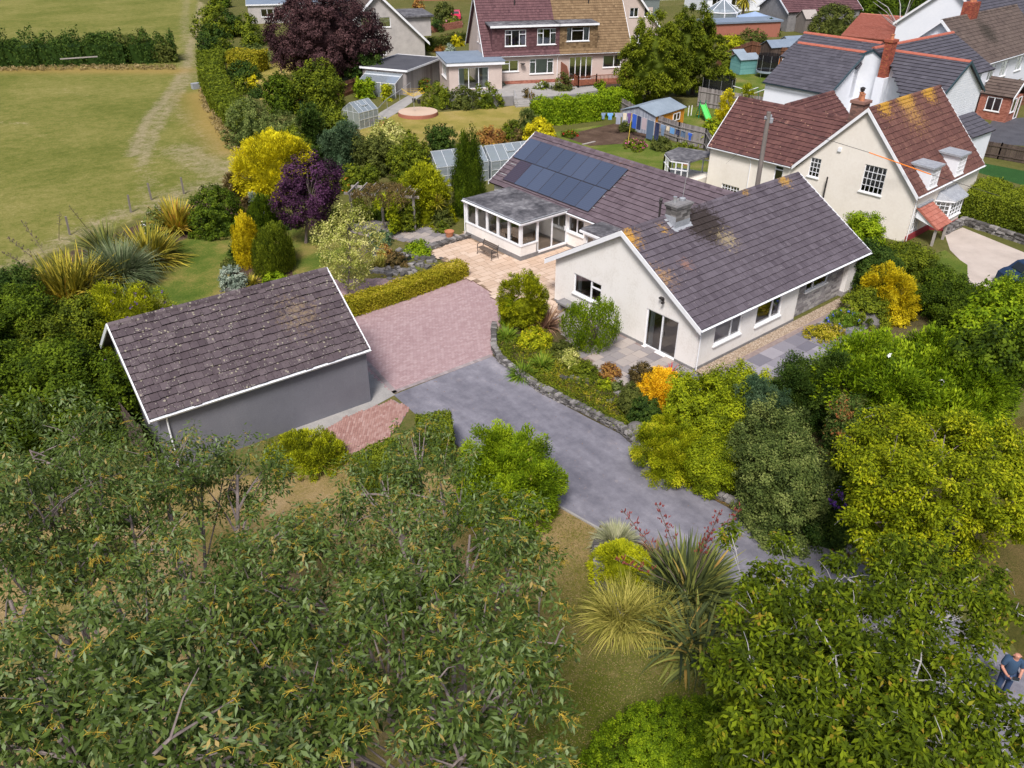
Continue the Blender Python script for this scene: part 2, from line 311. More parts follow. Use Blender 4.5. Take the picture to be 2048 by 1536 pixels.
# ================================================================ GROUND
def inpoly(px, py, poly):
    px = np.asarray(px); py = np.asarray(py); r = np.zeros(px.shape, bool); n = len(poly); j = n-1
    for i in range(n):
        xi, yi = poly[i]; xj, yj = poly[j]
        if yi != yj:
            c = ((yi > py) != (yj > py)) & (px < (xj-xi)*(py-yi)/(yj-yi)+xi); r ^= c
        j = i
    return r
def dpoly(px, py, line):
    d = np.full(px.shape, 1e9)
    for (x0, y0), (x1, y1) in zip(line[:-1], line[1:]):
        L = (x1-x0)**2+(y1-y0)**2+1e-9; t = np.clip(((px-x0)*(x1-x0)+(py-y0)*(y1-y0))/L, 0, 1)
        d = np.minimum(d, np.hypot(px-x0-t*(x1-x0), py-y0-t*(y1-y0)))
    return d
def PX(lst, z=0.): return [G2(u, v, z) for u, v in lst]
xs = np.concatenate([-40-np.geomspace(1, 460, 14)[::-1], np.arange(-40, 130, .55), 130+np.geomspace(1, 470, 14)])
ys = np.concatenate([-60-np.geomspace(1, 340, 12)[::-1], np.arange(-60, 200, .55), 200+np.geomspace(1, 500, 14)])
X, Y = np.meshgrid(xs, ys); nx, ny = len(xs), len(ys)
V = np.stack([X.ravel(), Y.ravel(), np.zeros(X.size)], 1)
ii = (np.arange(ny-1)[:, None]*nx+np.arange(nx-1)[None]).ravel()
fc = np.stack([ii, ii+1, ii+nx+1, ii+nx], 1)
field_poly = PX([(-600, 560), (0, 548), (190, 470), (300, 428), (480, 388), (500, 330), (455, 250), (412, 170), (408, 60), (414, 10)])+[(110, 600), (-500, 600), (-500, 60)]
FX, FY = X.ravel(), Y.ravel()
zone = inpoly(FX, FY, field_poly).astype(float)
trk = np.zeros(FX.shape)
for wd, amp, ln in ((1.0, .9, [(404, -5), (396, 40), (380, 95), (374, 130), (352, 170), (325, 205), (296, 240), (280, 275), (268, 310)]),
                    (.9, .8, [(380, 130), (372, 165), (350, 200), (322, 240), (300, 285), (285, 330)]),
                    (2.2, .65, [(378, 110), (374, 160)]), (1.4, .6, [(372, 0), (370, 50), (374, 100)]),
                    (1.8, .55, [(335, 205), (390, 250), (440, 300), (470, 340)]),
                    (3.2, .75, [(480, 360), (420, 330), (370, 300)]), (2.6, .7, [(480, 372), (400, 372), (330, 400), (300, 420)]), (2.0, .7, [(340, 400), (240, 430), (170, 462), (100, 500), (0, 545)]),
                    (1.5, .5, [(290, 340), (300, 380), (290, 410)]), (.8, .55, [(0, 245), (60, 248)]), (.9, .4, [(130, 180), (180, 195)]), (1.2, .35, [(90, 270), (110, 280)]), (2.5, .4, [(0, 136), (350, 140)])):
    d = dpoly(FX, FY, PX(ln)); trk = np.maximum(trk, amp*np.exp(-(d/wd)**2))
rough_g = np.exp(-(dpoly(FX, FY, PX([(352, 142), (0, 140)]))/2.2)**2)+np.exp(-(dpoly(FX, FY, PX([(400, 190), (425, 250), (470, 300)]))/2.)**2)
m, t, b = nodes('ground'); P = pos(t)
def at(name):
    a = t.nodes.new('ShaderNodeAttribute'); a.attribute_name = name; return a.outputs['Fac']
n1 = noise(t, .08, 6, P, .65); n2 = noise(t, 1.1, 6, P, .8); n3 = noise(t, 5., 4, P, .85)
nn = mth(t, 'ADD', mth(t, 'MULTIPLY', n1, .34), mth(t, 'ADD', mth(t, 'MULTIPLY', n2, .36), mth(t, 'MULTIPLY', n3, .30)))
fieldc = ramp(t, nn, [(.36, (.07, .092, .013)), (.47, (.14, .150, .030)), (.56, (.225, .205, .060)), (.68, (.35, .29, .125))])
tr_m = mth(t, 'MULTIPLY', mth(t, 'SUBTRACT', mth(t, 'ADD', at('track'), mth(t, 'MULTIPLY', mth(t, 'SUBTRACT', mth(t, 'ADD', mth(t, 'MULTIPLY', n3, .5), mth(t, 'MULTIPLY', n2, .5)), .5), 3.2)), .42), 1.9, True)
tr_m = mth(t, 'MULTIPLY', tr_m, .62)
fieldc = mix(t, tr_m, fieldc, ramp(t, n2, [(.3, (.27, .21, .13)), (.7, (.42, .34, .25))]))
fieldc = mix(t, mth(t, 'MULTIPLY', at('roughg'), mth(t, 'ADD', n3, .2), True), fieldc, (.33, .22, .07))
gard = ramp(t, nn, [(.3, (.05, .06, .015)), (.5, (.11, .11, .03)), (.7, (.21, .16, .08))])
t.links.new(mix(t, at('zone'), gard, fieldc), b.inputs['Base Color']); b.inputs['Roughness'].default_value = .95; b.inputs['Specular IOR Level'].default_value = .1
bump(t, b, n3, .8, .08); MC['ground'] = m
g = mesh_obj('ground', V, fc, m, kind='structure')
for nm, val in (('zone', zone), ('track', trk), ('roughg', rough_g)):
    a = g.data.attributes.new(nm, 'FLOAT', 'POINT'); a.data.foreach_set('value', val.astype(np.float32))
def lawnmat(name, stops, s1=.35, s2=9., w=.5):
    m, t, b = nodes(name); P = pos(t); a_ = noise(t, s1, 4, P, .6); c_ = noise(t, s2, 4, P, .8); d_ = noise(t, 34., 2, P, .8)
    n_ = mth(t, 'ADD', mth(t, 'MULTIPLY', a_, w), mth(t, 'ADD', mth(t, 'MULTIPLY', c_, (1-w)*.6), mth(t, 'MULTIPLY', d_, (1-w)*.4)))
    t.links.new(ramp(t, n_, stops), b.inputs['Base Color']); b.inputs['Roughness'].default_value = .95; b.inputs['Specular IOR Level'].default_value = .1
    bump(t, b, mth(t, 'ADD', c_, d_), .9, .05); MC[name] = m
lawnmat('lawn', [(.36, (.05, .10, .012)), (.46, (.115, .16, .025)), (.54, (.26, .22, .06)), (.66, (.38, .28, .12))])
lawnmat('lawn_green', [(.36, (.05, .095, .012)), (.49, (.12, .165, .025)), (.62, (.27, .23, .08))])
lawnmat('lawn_dry', [(.34, (.16, .16, .03)), (.48, (.30, .25, .06)), (.66, (.46, .33, .14))])
lawnmat('lawn_front', [(.34, (.07, .09, .012)), (.44, (.19, .16, .04)), (.52, (.32, .23, .10)), (.66, (.46, .33, .19))], .35, 8.)
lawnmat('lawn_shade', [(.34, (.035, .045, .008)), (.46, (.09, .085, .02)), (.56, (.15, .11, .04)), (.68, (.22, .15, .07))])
lawnmat('artificial_grass', [(.3, (.025, .075, .02)), (.7, (.04, .115, .03))])
lawnmat('soil', [(.3, (.05, .032, .022)), (.5, (.11, .07, .05)), (.72, (.2, .14, .1))], .8, 12)
lawnmat('bed_soil', [(.3, (.05, .045, .02)), (.5, (.11, .09, .04)), (.72, (.2, .16, .09))], .8, 12)
# asphalt with worn paler streaks and damp patches
m, t, b = nodes('asphalt'); P = pos(t); mp = t.nodes.new('ShaderNodeMapping'); mp.inputs['Rotation'].default_value = (0, 0, math.radians(-52)); mp.inputs['Scale'].default_value = (1, .28, 1)
# rotate so the long way follows the drive
t.links.new(P, mp.inputs[0]); a1 = noise(t, .55, 5, mp.outputs[0], .6); a2 = noise(t, 2.2, 5, P, .7); a3 = noise(t, 60, 3, P, .7)
na = mth(t, 'ADD', mth(t, 'MULTIPLY', a1, .55), mth(t, 'ADD', mth(t, 'MULTIPLY', a2, .25), mth(t, 'MULTIPLY', a3, .2)))
ac = ramp(t, na, [(.38, (.10, .097, .122)), (.46, (.145, .14, .168)), (.55, (.215, .207, .240)), (.65, (.34, .32, .35))])
lf = mth(t, 'MULTIPLY', mth(t, 'SUBTRACT', noise(t, 1.6, 6, P, .8), .60), 6, True)
ac = mix(t, mth(t, 'MULTIPLY', lf, .55), ac, (.38, .30, .27))
t.links.new(ac, b.inputs['Base Color']); b.inputs['Roughness'].default_value = .8; bump(t, b, a3, .5, .01); MC['asphalt'] = m
surf('gravel_drive', [(.25, (.34, .29, .25)), (.5, (.48, .41, .36)), (.8, (.60, .53, .47))], .7, .95, 55, bmp=.8, bscale=70)
surf('gravel', [(.2, (.20, .15, .11)), (.5, (.38, .29, .21)), (.8, (.58, .49, .40))], 9, .95, 60, bmp=.9, bscale=60, tonal=.5)
surf('paver_pink', [(.15, (.29, .185, .19)), (.5, (.37, .255, .26)), (.85, (.45, .335, .335))], .5, .9, 26, tonal=.35, bmp=.3)
surf('paver_red', [(.15, (.26, .13, .11)), (.5, (.35, .20, .17)), (.85, (.43, .28, .25))], .6, .9, 26, tonal=.5, bmp=.3)
surf('paver_edge', [(.2, (.24, .20, .20)), (.8, (.36, .31, .31))], .9, .9, 26, tonal=.5)
surf('sandstone', [(.15, (.44, .31, .22)), (.5, (.55, .41, .31)), (.85, (.64, .51, .41))], .8, .85, 12, tonal=.4, bmp=.2)
surf('slab_mixed', [(.1, (.17, .155, .165)), (.35, (.24, .22, .225)), (.6, (.34, .30, .28)), (.8, (.38, .33, .30)), (.92, (.34, .19, .18))], 1.2, .9, 16, tonal=.62, bmp=.3)
surf('slab_slate', [(.15, (.13, .125, .155)), (.5, (.20, .19, .22)), (.85, (.32, .30, .33))], 1.2, .85, 14, tonal=.6, bmp=.3)
surf('joint', [(.3, (.20, .15, .14)), (.7, (.30, .24, .22))], 5, .95)
surf('joint_sand', [(.3, (.20, .14, .09)), (.7, (.28, .20, .14))], 5, .95)
surf('leaf_litter', [(.25, (.06, .04, .03)), (.5, (.17, .10, .06)), (.8, (.34, .20, .11))], 8, .95, 40, bmp=.9)
def sheet(name, poly, z, mat, thick=None, kind='structure', **kw):
    mb = MB(); pts = [(x, y, z) for x, y in poly]
    if thick: mb.prism([(x, y, z-thick) for x, y in poly], (0, 0, thick))
    else: mb.poly(pts)
    o = mb.build(name, MC[mat], kind=kind, **kw); return o
def laid(name, poly, z, mat, sx, sy, ang=0., gap=.008, th=.012, pattern='bond', random_size=False):
    """individually laid bricks / slabs cut off at the polygon"""
    P_ = np.array(poly); ca, sa = math.cos(ang), math.sin(ang)
    L = np.stack([P_[:, 0]*ca+P_[:, 1]*sa, -P_[:, 0]*sa+P_[:, 1]*ca], 1); lp = [tuple(p) for p in L]
    x0, y0 = L.min(0); x1, y1 = L.max(0); R_ = []
    y = y0; row = 0
    while y < y1:
        h = sy*(random.choice([1, 1, .66, 1.34]) if random_size else 1)
        x = x0-(row % 2)*sx/2-(random.random()*sx if random_size else 0)
        while x < x1:
            wd = sx*(random.choice([.7, 1, 1.4]) if random_size else 1); R_.append((x, y, wd, h)); x += wd
        y += h; row += 1
    R_ = np.array(R_); cx = R_[:, 0]+R_[:, 2]/2; cy = R_[:, 1]+R_[:, 3]/2
    k = inpoly(cx, cy, lp); R_ = R_[k]; n = len(R_)
    xa, xb, ya, yb = R_[:, 0]+gap/2, R_[:, 0]+R_[:, 2]-gap/2, R_[:, 1]+gap/2, R_[:, 1]+R_[:, 3]-gap/2
    zt = z+th+RNG.normal(0, .0008, n); zb = np.full(n, z)
    def pt(x, y, zz): return np.stack([x*ca-y*sa, x*sa+y*ca, zz], 1)
    V = np.stack([pt(xa, ya, zt), pt(xb, ya, zt), pt(xb, yb, zt), pt(xa, yb, zt), pt(xa, ya, zb), pt(xb, ya, zb), pt(xb, yb, zb), pt(xa, yb, zb)], 1).reshape(-1, 3)
    f0 = np.array([[0, 1, 2, 3], [4, 5, 1, 0], [5, 6, 2, 1], [6, 7, 3, 2], [7, 4, 0, 3]]); F_ = (np.arange(n)[:, None, None]*8+f0[None]).reshape(-1, 4)
    mesh_obj(name, V, F_, MC[mat], kind='structure', attr=np.repeat(RNG.random(n), 5))
# garden lawns
sheet('garden_lawn', PX([(150, 590), (215, 560), (330, 500), (370, 465), (480, 455), (560, 440), (640, 455), (740, 500), (800, 540), (870, 525), (700, 600), (640, 640), (500, 660), (250, 720), (150, 700)]), .004, 'lawn')
sheet('rear_lawn', PX([(700, 262), (760, 230), (870, 225), (1005, 215), (1060, 205), (1060, 250), (1020, 285), (900, 285), (740, 290)]), .004, 'lawn_dry')
sheet('neighbour_lawn', PX([(1105, 265), (1200, 250), (1300, 270), (1390, 300), (1420, 330), (1400, 400), (1200, 330)]), .004, 'lawn_green')
sheet('vegetable_bed', PX([(1120, 272), (1230, 247), (1300, 262), (1285, 285), (1180, 292)]), .010, 'soil')
sheet('play_lawn', PX([(1350, 235), (1370, 215), (1450, 215), (1450, 250), (1400, 262)]), .004, 'lawn_green')
sheet('tall_house_lawn', PX([(1450, 160), (1500, 140), (1570, 150), (1560, 180), (1470, 190)]), .004, 'lawn_green')
sheet('upper_garden_lawn', PX([(500, 150), (560, 120), (620, 130), (600, 185), (520, 200)]), .004, 'lawn_dry')
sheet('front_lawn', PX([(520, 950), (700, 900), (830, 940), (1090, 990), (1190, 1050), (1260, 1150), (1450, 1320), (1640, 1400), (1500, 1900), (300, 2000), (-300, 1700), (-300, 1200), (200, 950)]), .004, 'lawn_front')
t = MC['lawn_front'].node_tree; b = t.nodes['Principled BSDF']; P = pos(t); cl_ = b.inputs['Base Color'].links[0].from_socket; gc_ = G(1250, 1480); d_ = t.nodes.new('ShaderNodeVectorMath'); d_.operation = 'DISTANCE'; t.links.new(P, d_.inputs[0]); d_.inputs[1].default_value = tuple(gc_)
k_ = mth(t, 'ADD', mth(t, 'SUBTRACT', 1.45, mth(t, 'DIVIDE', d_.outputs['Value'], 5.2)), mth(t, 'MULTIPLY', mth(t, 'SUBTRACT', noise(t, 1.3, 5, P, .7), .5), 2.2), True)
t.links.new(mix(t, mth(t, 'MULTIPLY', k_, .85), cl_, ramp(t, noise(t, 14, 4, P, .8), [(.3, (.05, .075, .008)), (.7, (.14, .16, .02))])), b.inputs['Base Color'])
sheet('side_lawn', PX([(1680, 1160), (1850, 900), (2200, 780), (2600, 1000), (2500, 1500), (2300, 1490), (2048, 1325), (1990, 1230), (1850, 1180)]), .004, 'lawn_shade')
sheet('corner_lawn', PX([(1835, 520), (1890, 500), (1935, 530), (1935, 575), (1860, 600), (1820, 560)]), .008, 'lawn_green')
sheet('artificial_lawn', PX([(1965, 326), (2060, 344), (2200, 385), (2150, 400), (1955, 345)]), .004, 'artificial_grass')
# hard surfaces
drive = PX([(985, 712), (1030, 748), (1080, 785), (1180, 838), (1240, 868), (1290, 912), (1400, 985), (1500, 1040), (1600, 1075), (1690, 1112), (1790, 1160), (1900, 1225), (2048, 1330), (2300, 1500), (2200, 1700), (2000, 1540), (1880, 1400), (1740, 1300), (1600, 1240), (1480, 1180), (1370, 1140), (1290, 1090), (1200, 1060), (1115, 1012), (1080, 985), (1020, 960), (930, 905), (870, 850), (830, 828), (787, 790)])
sheet('driveway', drive, .012, 'asphalt')
litter = PX([(1290, 915), (1400, 985), (1500, 1040), (1600, 1075), (1690, 1112), (1790, 1160), (1900, 1225), (1900, 1205), (1790, 1142), (1690, 1092), (1600, 1055), (1500, 1012), (1400, 955), (1300, 890)])
sheet('leaf_litter_strip', litter, .018, 'leaf_litter')
pav = PX([(640, 560), (935, 553), (1010, 600), (1010, 640), (992, 690), (985, 712), (787, 787), (735, 742), (700, 640)])
sheet('paver_bed', pav, .006, 'joint'); laid('paver_yard', pav, .010, 'paver_pink', .21, .14, .06)
lo = PX([(787, 800), (818, 818), (800, 850), (740, 915), (718, 965), (700, 945), (690, 905), (632, 872), (690, 835), (745, 815)])
sheet('path_bed', lo, .016, 'joint'); laid('paver_path', lo, .020, 'paver_red', .21, .10, .9)
ap = PX([(722, 700), (790, 790), (745, 815), (640, 868), (585, 888), (585, 838), (735, 800)])
sheet('concrete_apron', ap, .014, 'concrete'); 
e0, e1 = np.array(G(787, 788)), np.array(G(986, 713)); e2 = np.array(G(728, 725))
mb = MB()
for a_, b_ in ((e0, e1), (e2, e0)):
    n_ = int(np.linalg.norm(b_-a_)/.21); d_ = (b_-a_)/n_
    for i in range(n_): c_ = a_+d_*(i+.5); c_[2] = .02; nn_ = np.array([-d_[1], d_[0], 0])/np.linalg.norm(d_); mb.obox(c_+nn_*.11, d_*.48, nn_*.11, (0, 0, .008), random.random())
mb.build('paver_edging', MC['paver_edge'], kind='structure')
pat = [(2.05, 20.9), (-.9, 20.9), (-2.7, 18.4), (-2.9, 15.), (-2.7, 9.8), (0, 9.83), (5.95, 9.83), (5.95, 15.0), (2.05, 15.0)]
pat = PX([(858, 505), (940, 462)])[:2]+[(2.05, 20.9), (2.05, 15.0), (5.95, 15.0), (5.95, 9.83), (0.02, 9.83), (0.02, 8.6), (-1.9, 8.3)]+PX([(1010, 604), (935, 556)])
sheet('patio_base', pat, .10, 'joint_sand', thick=.095); laid('patio', pat, .10, 'sandstone', .62, .46, 0., .03, .010, random_size=True)
ter = [(-.02, -.1), (-3.0, .2), (-3.6, 2.2), (-3.2, 4.6), (-2.4, 6.4), (-2.0, 8.2), (-.02, 8.5)]
sheet('terrace_base', ter, .05, 'joint', thick=.045); laid('terrace', ter, .05, 'slab_mixed', .62, .62, .02, .015, .012)
ter2 = [(-.02, -.67), (13.2, -.69), (13.4, -2.6), (9.5, -2.9), (6.5, -4.1), (3.2, -4.6), (-.5, -3.9), (-2.4, -1.4), (-3.0, .16), (-.04, -.14)]
sheet('south_terrace_base', ter2, .045, 'joint', thick=.04); laid('south_terrace', ter2, .045, 'slab_slate', .75, .6, 0., .015, .012, random_size=True)
gr = MB(); n = 5200; gx = RNG.uniform(.1, 13.2, n); gy = RNG.uniform(-.62, -.06, n)
sheet('gravel_bed', [(.05, -.66), (13.3, -.68), (13.3, -.04), (.05, -.04)], .03, 'gravel')
for i in range(n):
    r_ = random.uniform(.012, .03); a_ = random.random()*6.28; gr.obox((gx[i], gy[i], .045), (r_*math.cos(a_), r_*math.sin(a_), 0), (-r_*.7*math.sin(a_), r_*.7*math.cos(a_), 0), (0, 0, r_*.5), random.random())
gr.build('gravel_strip', MC['gravel'], kind='stuff', label='loose tan gravel strip along the foot of the bungalow wall', cat='gravel')
gd = PX([(1890, 470), (1925, 455), (2048, 505), (2400, 700), (2300, 800), (1960, 640), (1935, 570), (1935, 535), (1900, 500)])
sheet('neighbour_driveway', gd, .006, 'gravel_drive')
sheet('far_driveway', PX([(1985, 240), (2048, 235), (2200, 250), (2150, 300), (1960, 285)]), .006, 'tar')
sheet('greenhouse_path', PX([(745, 240), (760, 225), (835, 180), (845, 190), (800, 222), (770, 240)]), .008, 'concrete')
sheet('pergola_paving_base', PX([(690, 455), (745, 440), (830, 450), (880, 470), (930, 470), (870, 500), (800, 480), (720, 470)]), .008, 'joint')
laid('pergola_paving', PX([(690, 455), (745, 440), (830, 450), (880, 465), (930, 468), (870, 498), (800, 480), (720, 470)]), .012, 'slab_mixed', .6, .6, .3, .02, .02)
sheet('flower_bed', [(-3.1, .2), (-3.6, 2.2), (-3.2, 4.6), (-2.4, 6.4), (-2.0, 8.2), (0, 8.55)]+PX([(1010, 606), (990, 690), (985, 712), (1030, 748), (1080, 785), (1180, 838), (1240, 868), (1290, 912), (1340, 945)])+[(-2.5, -3.5), (-3., .1)], .035, 'bed_soil')
sheet('shrub_bed', PX([(1290, 905), (1400, 985), (1500, 1040), (1600, 1075), (1690, 1112), (1850, 1180), (2000, 1000), (2000, 700), (1850, 600), (1750, 600)])+[(10, -3.2), (6.5, -4.3), (3.2, -4.8), (-.5, -4.1)], .025, 'bed_soil')
sheet('field_border_bed', PX([(150, 700), (60, 600), (100, 520), (200, 480), (300, 440), (400, 400), (490, 400), (560, 440), (480, 452), (400, 462), (340, 495), (300, 520), (215, 565)]), .008, 'soil')
sheet('rose_island_bed', PX([(455, 570), (470, 520), (500, 500), (580, 520), (590, 570), (540, 610), (470, 610)]), .008, 'soil')
sheet('corner_bed', PX([(1200, 1050), (1290, 1088), (1400, 1140), (1500, 1190), (1480, 1260), (1400, 1300), (1250, 1260), (1195, 1170), (1180, 1100)]), .02, 'bed_soil', thick=.016)
mb = MB(); kl = PX([(1050, 975), (1115, 1012), (1200, 1060), (1290, 1088)])
for a_, b_ in zip(kl[:-1], kl[1:]): mb.bar((*a_, .02), (*b_, .02), .08, .08)
mb.build('kerb', MC['concrete'], kind='structure')
# ================================================================ BUILDING HELPERS
class Pl:
    """vertical plane; U runs to the right as seen from outside, N points outward"""
    def __init__(s, ox, oy, ang):
        s.o = np.array([ox, oy, 0.]); s.U = np.array([math.cos(ang), math.sin(ang), 0.]); s.N = np.array([s.U[1], -s.U[0], 0.])
    def w(s, u, z, n=0.): return s.o+s.U*u+s.N*n+np.array([0, 0, z])
    def hit(s, pu, pv):
        d = ray(pu, pv); t = ((s.o-CAM)@s.N)/(d@s.N); p = CAM+d*t; return float((p-s.o)@s.U), float(p[2])
    def rect(s, *px):
        h = [s.hit(*p) for p in px]; us = [a for a, _ in h]; zs = [b for _, b in h]; us.sort(); zs.sort(); k = len(h)//2
        return sum(us[:k])/k, sum(us[-k:])/k, sum(zs[:k])/k, sum(zs[-k:])/k
    def box(s, mb, u0, u1, z0, z1, n0, n1, tone=.5):
        return mb.obox(s.w((u0+u1)/2, (z0+z1)/2, (n0+n1)/2), s.U*(u1-u0)/2, s.N*(n1-n0)/2, (0, 0, (z1-z0)/2), tone)
def wall(mb, pl, outer, holes=(), dep=.14):
    loops = [outer]+[[(a, c), (b_, c), (b_, d), (a, d)] for a, b_, c, d in holes]
    pts = [pl.w(u, z) for lp in loops for u, z in lp]
    tr = tessellate_polygon([[Vector((u, z, 0)) for u, z in lp] for lp in loops])
    mb.add(pts, [tuple(t) for t in tr])
    for a, b_, c, d in holes:
        for (p, q) in (((a, c), (b_, c)), ((b_, c), (b_, d)), ((b_, d), (a, d)), ((a, d), (a, c))):
            mb.add([pl.w(*p), pl.w(*q), pl.w(*q, -dep), pl.w(*p, -dep)], [(0, 1, 2, 3)])
    return mb
def window(parent, pl, r, cols=(1, 1), transom=None, sill=True, fr=.065, name='window', mat='white_upvc', inset=.09, grid=None, glass='glass', handle=False, curtain=None, cside='both', lab=None):
    u0, u1, z0, z1 = r; mb = MB(); n0, n1 = -inset-.03, -inset+.04
    def B(a, b_, c, d, k=0.): pl.box(mb, a, b_, c, d, n0+k, n1+k)
    B(u0+.002, u1-.002, z1-fr, z1-.002); B(u0+.002, u1-.002, z0+.002, z0+fr); B(u0+.002, u0+fr, z0+fr, z1-fr); B(u1-fr, u1-.002, z0+fr, z1-fr)
    tot = sum(cols); x = u0; xs_ = [u0]
    for c in cols: x += (u1-u0)*c/tot; xs_.append(x)
    for x in xs_[1:-1]: B(x-fr*.6, x+fr*.6, z0+fr, z1-fr, .003)
    for i, f_ in (transom or {}).items(): zz = z0+(z1-z0)*f_; B(xs_[i]+fr*.5, xs_[i+1]-fr*.5, zz-fr*.55, zz+fr*.55, .006)
    if grid:
        gu, gz = grid; g = .014
        for i in range(1, gu): x = u0+(u1-u0)*i/gu; B(x-g, x+g, z0+fr, z1-fr, -.002)
        for i in range(1, gz): zz = z0+(z1-z0)*i/gz; B(u0+fr, u1-fr, zz-g, zz+g, -.004)
    w_ = mb.build(name, MC[mat], parent, label=lab)
    p = MB(); p.add([pl.w(u0+fr*.5, z0+fr*.5, -inset), pl.w(u1-fr*.5, z0+fr*.5, -inset), pl.w(u1-fr*.5, z1-fr*.5, -inset), pl.w(u0+fr*.5, z1-fr*.5, -inset)], [(0, 1, 2, 3)])
    p.build('pane', MC[glass], w_)
    if sill: s_ = MB(); pl.box(s_, u0-.06, u1+.06, z0-.07, z0-.002, -.03, .09); s_.build('sill', MC['white_paint'], w_)
    if handle: h_ = MB(); pl.box(h_, (u0+u1)/2+.09, (u0+u1)/2+.12, z0+.9, z0+1.2, n1, n1+.04); h_.build('handle', MC['steel'], w_)
    if curtain:
        c_ = MB(); W_ = (u1-u0)
        spans = {'both': [(u0+.03, u0+W_*.2), (u1-W_*.2, u1-.03)], 'left': [(u0+.03, u0+W_*.16)], 'full': [(u0+.02, u1-.02)], 'right': [(u1-W_*.2, u1-.03)]}[cside]
        for a, b_ in spans:
            n_ = max(4, int((b_-a)/.06)); pts = [(a+(b_-a)*i/n_, -inset-.16-.035*math.cos(i*math.pi)) for i in range(n_+1)]
            for (ua, na), (ub, nb) in zip(pts[:-1], pts[1:]): c_.add([pl.w(ua, z0-.1, na), pl.w(ub, z0-.1, nb), pl.w(ub, z1+.03, nb), pl.w(ua, z1+.03, na)], [(0, 1, 2, 3)])
        c_.build('curtain', MC[curtain], w_)
    return w_
def tiles(name, parent, mat, P0, A, S, w_, l_, tw=.30, gauge=.34, poly=None, jit=.007, deck=.10, stag=False, lip=.062, curve=0., lab=None):
    """tiled roof slope: P0 eave corner, A unit vector along the eave, S unit vector up the slope"""
    P0, A, S = (np.array(q_, float) for q_ in (P0, A, S)); A /= np.linalg.norm(A); S /= np.linalg.norm(S)
    N = np.cross(A, S); N *= np.sign(N[2]) or 1
    nr = max(1, int(round(l_/gauge))); g = l_/nr; nc = max(1, int(round(w_/tw))); t_ = w_/nc; R_ = []
    for i in range(nr):
        off = (t_/2 if (i % 2 and stag) else 0.)
        for j in range(nc+(1 if off else 0)):
            a0 = max(0, j*t_-off); a1 = min(w_, (j+1)*t_-off)
            if a1-a0 > .02: R_.append((a0, a1, i*g, (i+1)*g+.02))
    R_ = np.array(R_)
    if poly is not None: k = inpoly((R_[:, 0]+R_[:, 1])/2, (R_[:, 2]+R_[:, 3])/2, poly); R_ = R_[k]
    n = len(R_); gp = .006
    hl = lip+RNG.normal(0, jit*.5, n); hu = np.full(n, .004); tl = RNG.normal(0, jit*.6, n); sl = RNG.normal(0, jit, n)
    def pt(a, s_, h): return P0+A[None]*a[:, None]+S[None]*s_[:, None]+N[None]*h[:, None]
    a0, a1, s0, s1 = R_.T; a0 = a0+gp; a1 = a1-gp; s0 = s0+sl
    V = np.stack([pt(a0, s0, hl+tl), pt(a1, s0, hl-tl), pt(a1, s1, hu), pt(a0, s1, hu), pt(a0, s0, hl*0-.02), pt(a1, s0, hl*0-.02), pt(a1, s1, hu-.02), pt(a0, s1, hu-.02)], 1).reshape(-1, 3)
    f0 = np.array([[0, 1, 2, 3], [4, 5, 1, 0], [5, 6, 2, 1], [7, 4, 0, 3]]); F_ = (np.arange(n)[:, None, None]*8+f0[None]).reshape(-1, 4)
    tone = np.repeat(np.clip(RNG.normal(.5, .14, n), 0, 1)[:, None], 4, 1); tone[:, 1] = -1.1; tone = tone.ravel()  # front lip faces darkened in colour: grime plus painted-in overhang shade
    mb = MB(); pp = poly or [(0, 0), (w_, 0), (w_, l_), (0, l_)]
    mb.prism([P0+A*a+S*s_-N*deck for a, s_ in pp], N*(deck-.012), .3)
    b0 = len(V); V = np.concatenate([V, np.array(mb.v)]); fl = [tuple(f) for f in F_]+[tuple(b0+i for i in f) for f in mb.f]
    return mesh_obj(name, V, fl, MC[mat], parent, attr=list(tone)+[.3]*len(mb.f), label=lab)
def ridge(parent, mat, a, b_, w_=.17, seg=.42, name='ridge_tiles', lab=None):
    a, b_ = np.array(a, float), np.array(b_, float); L = np.linalg.norm(b_-a); d = (b_-a)/L; n = max(1, int(L/seg)); side = np.cross(d, (0, 0, 1)); side /= np.linalg.norm(side); up = np.cross(side, d)
    mb = MB()
    for i in range(n):
        p = a+d*L*i/n; q_ = a+d*(L*(i+1)/n-.012); tn = random.random(); k = 1+.06*(i % 2)
        prof = [(-w_, -.10), (-w_*.75, -.005), (0, .06), (w_*.75, -.005), (w_, -.10)]
        vs_ = [p+side*x*k+up*z*k for x, z in prof]+[q_+side*x*k+up*z*k for x, z in prof]
        mb.add(vs_, [(j, j+1, 6+j, 5+j) for j in range(4)]+[(0, 1, 2, 3, 4), (9, 8, 7, 6, 5)], tn)
    return mb.build(name, MC[mat], parent, label=lab)
class Fr:
    def __init__(s, X, Y, yaw): s.c, s.s, s.X, s.Y, s.yaw = math.cos(yaw), math.sin(yaw), X, Y, yaw
    def __call__(s, u, v, z=0.): return np.array([s.X+s.c*u-s.s*v, s.Y+s.s*u+s.c*v, z])
    def d(s, u, v, z=0.): return np.array([s.c*u-s.s*v, s.s*u+s.c*v, z])
    def pl(s, u, v, ang): p = s(u, v); return Pl(p[0], p[1], s.yaw+ang)
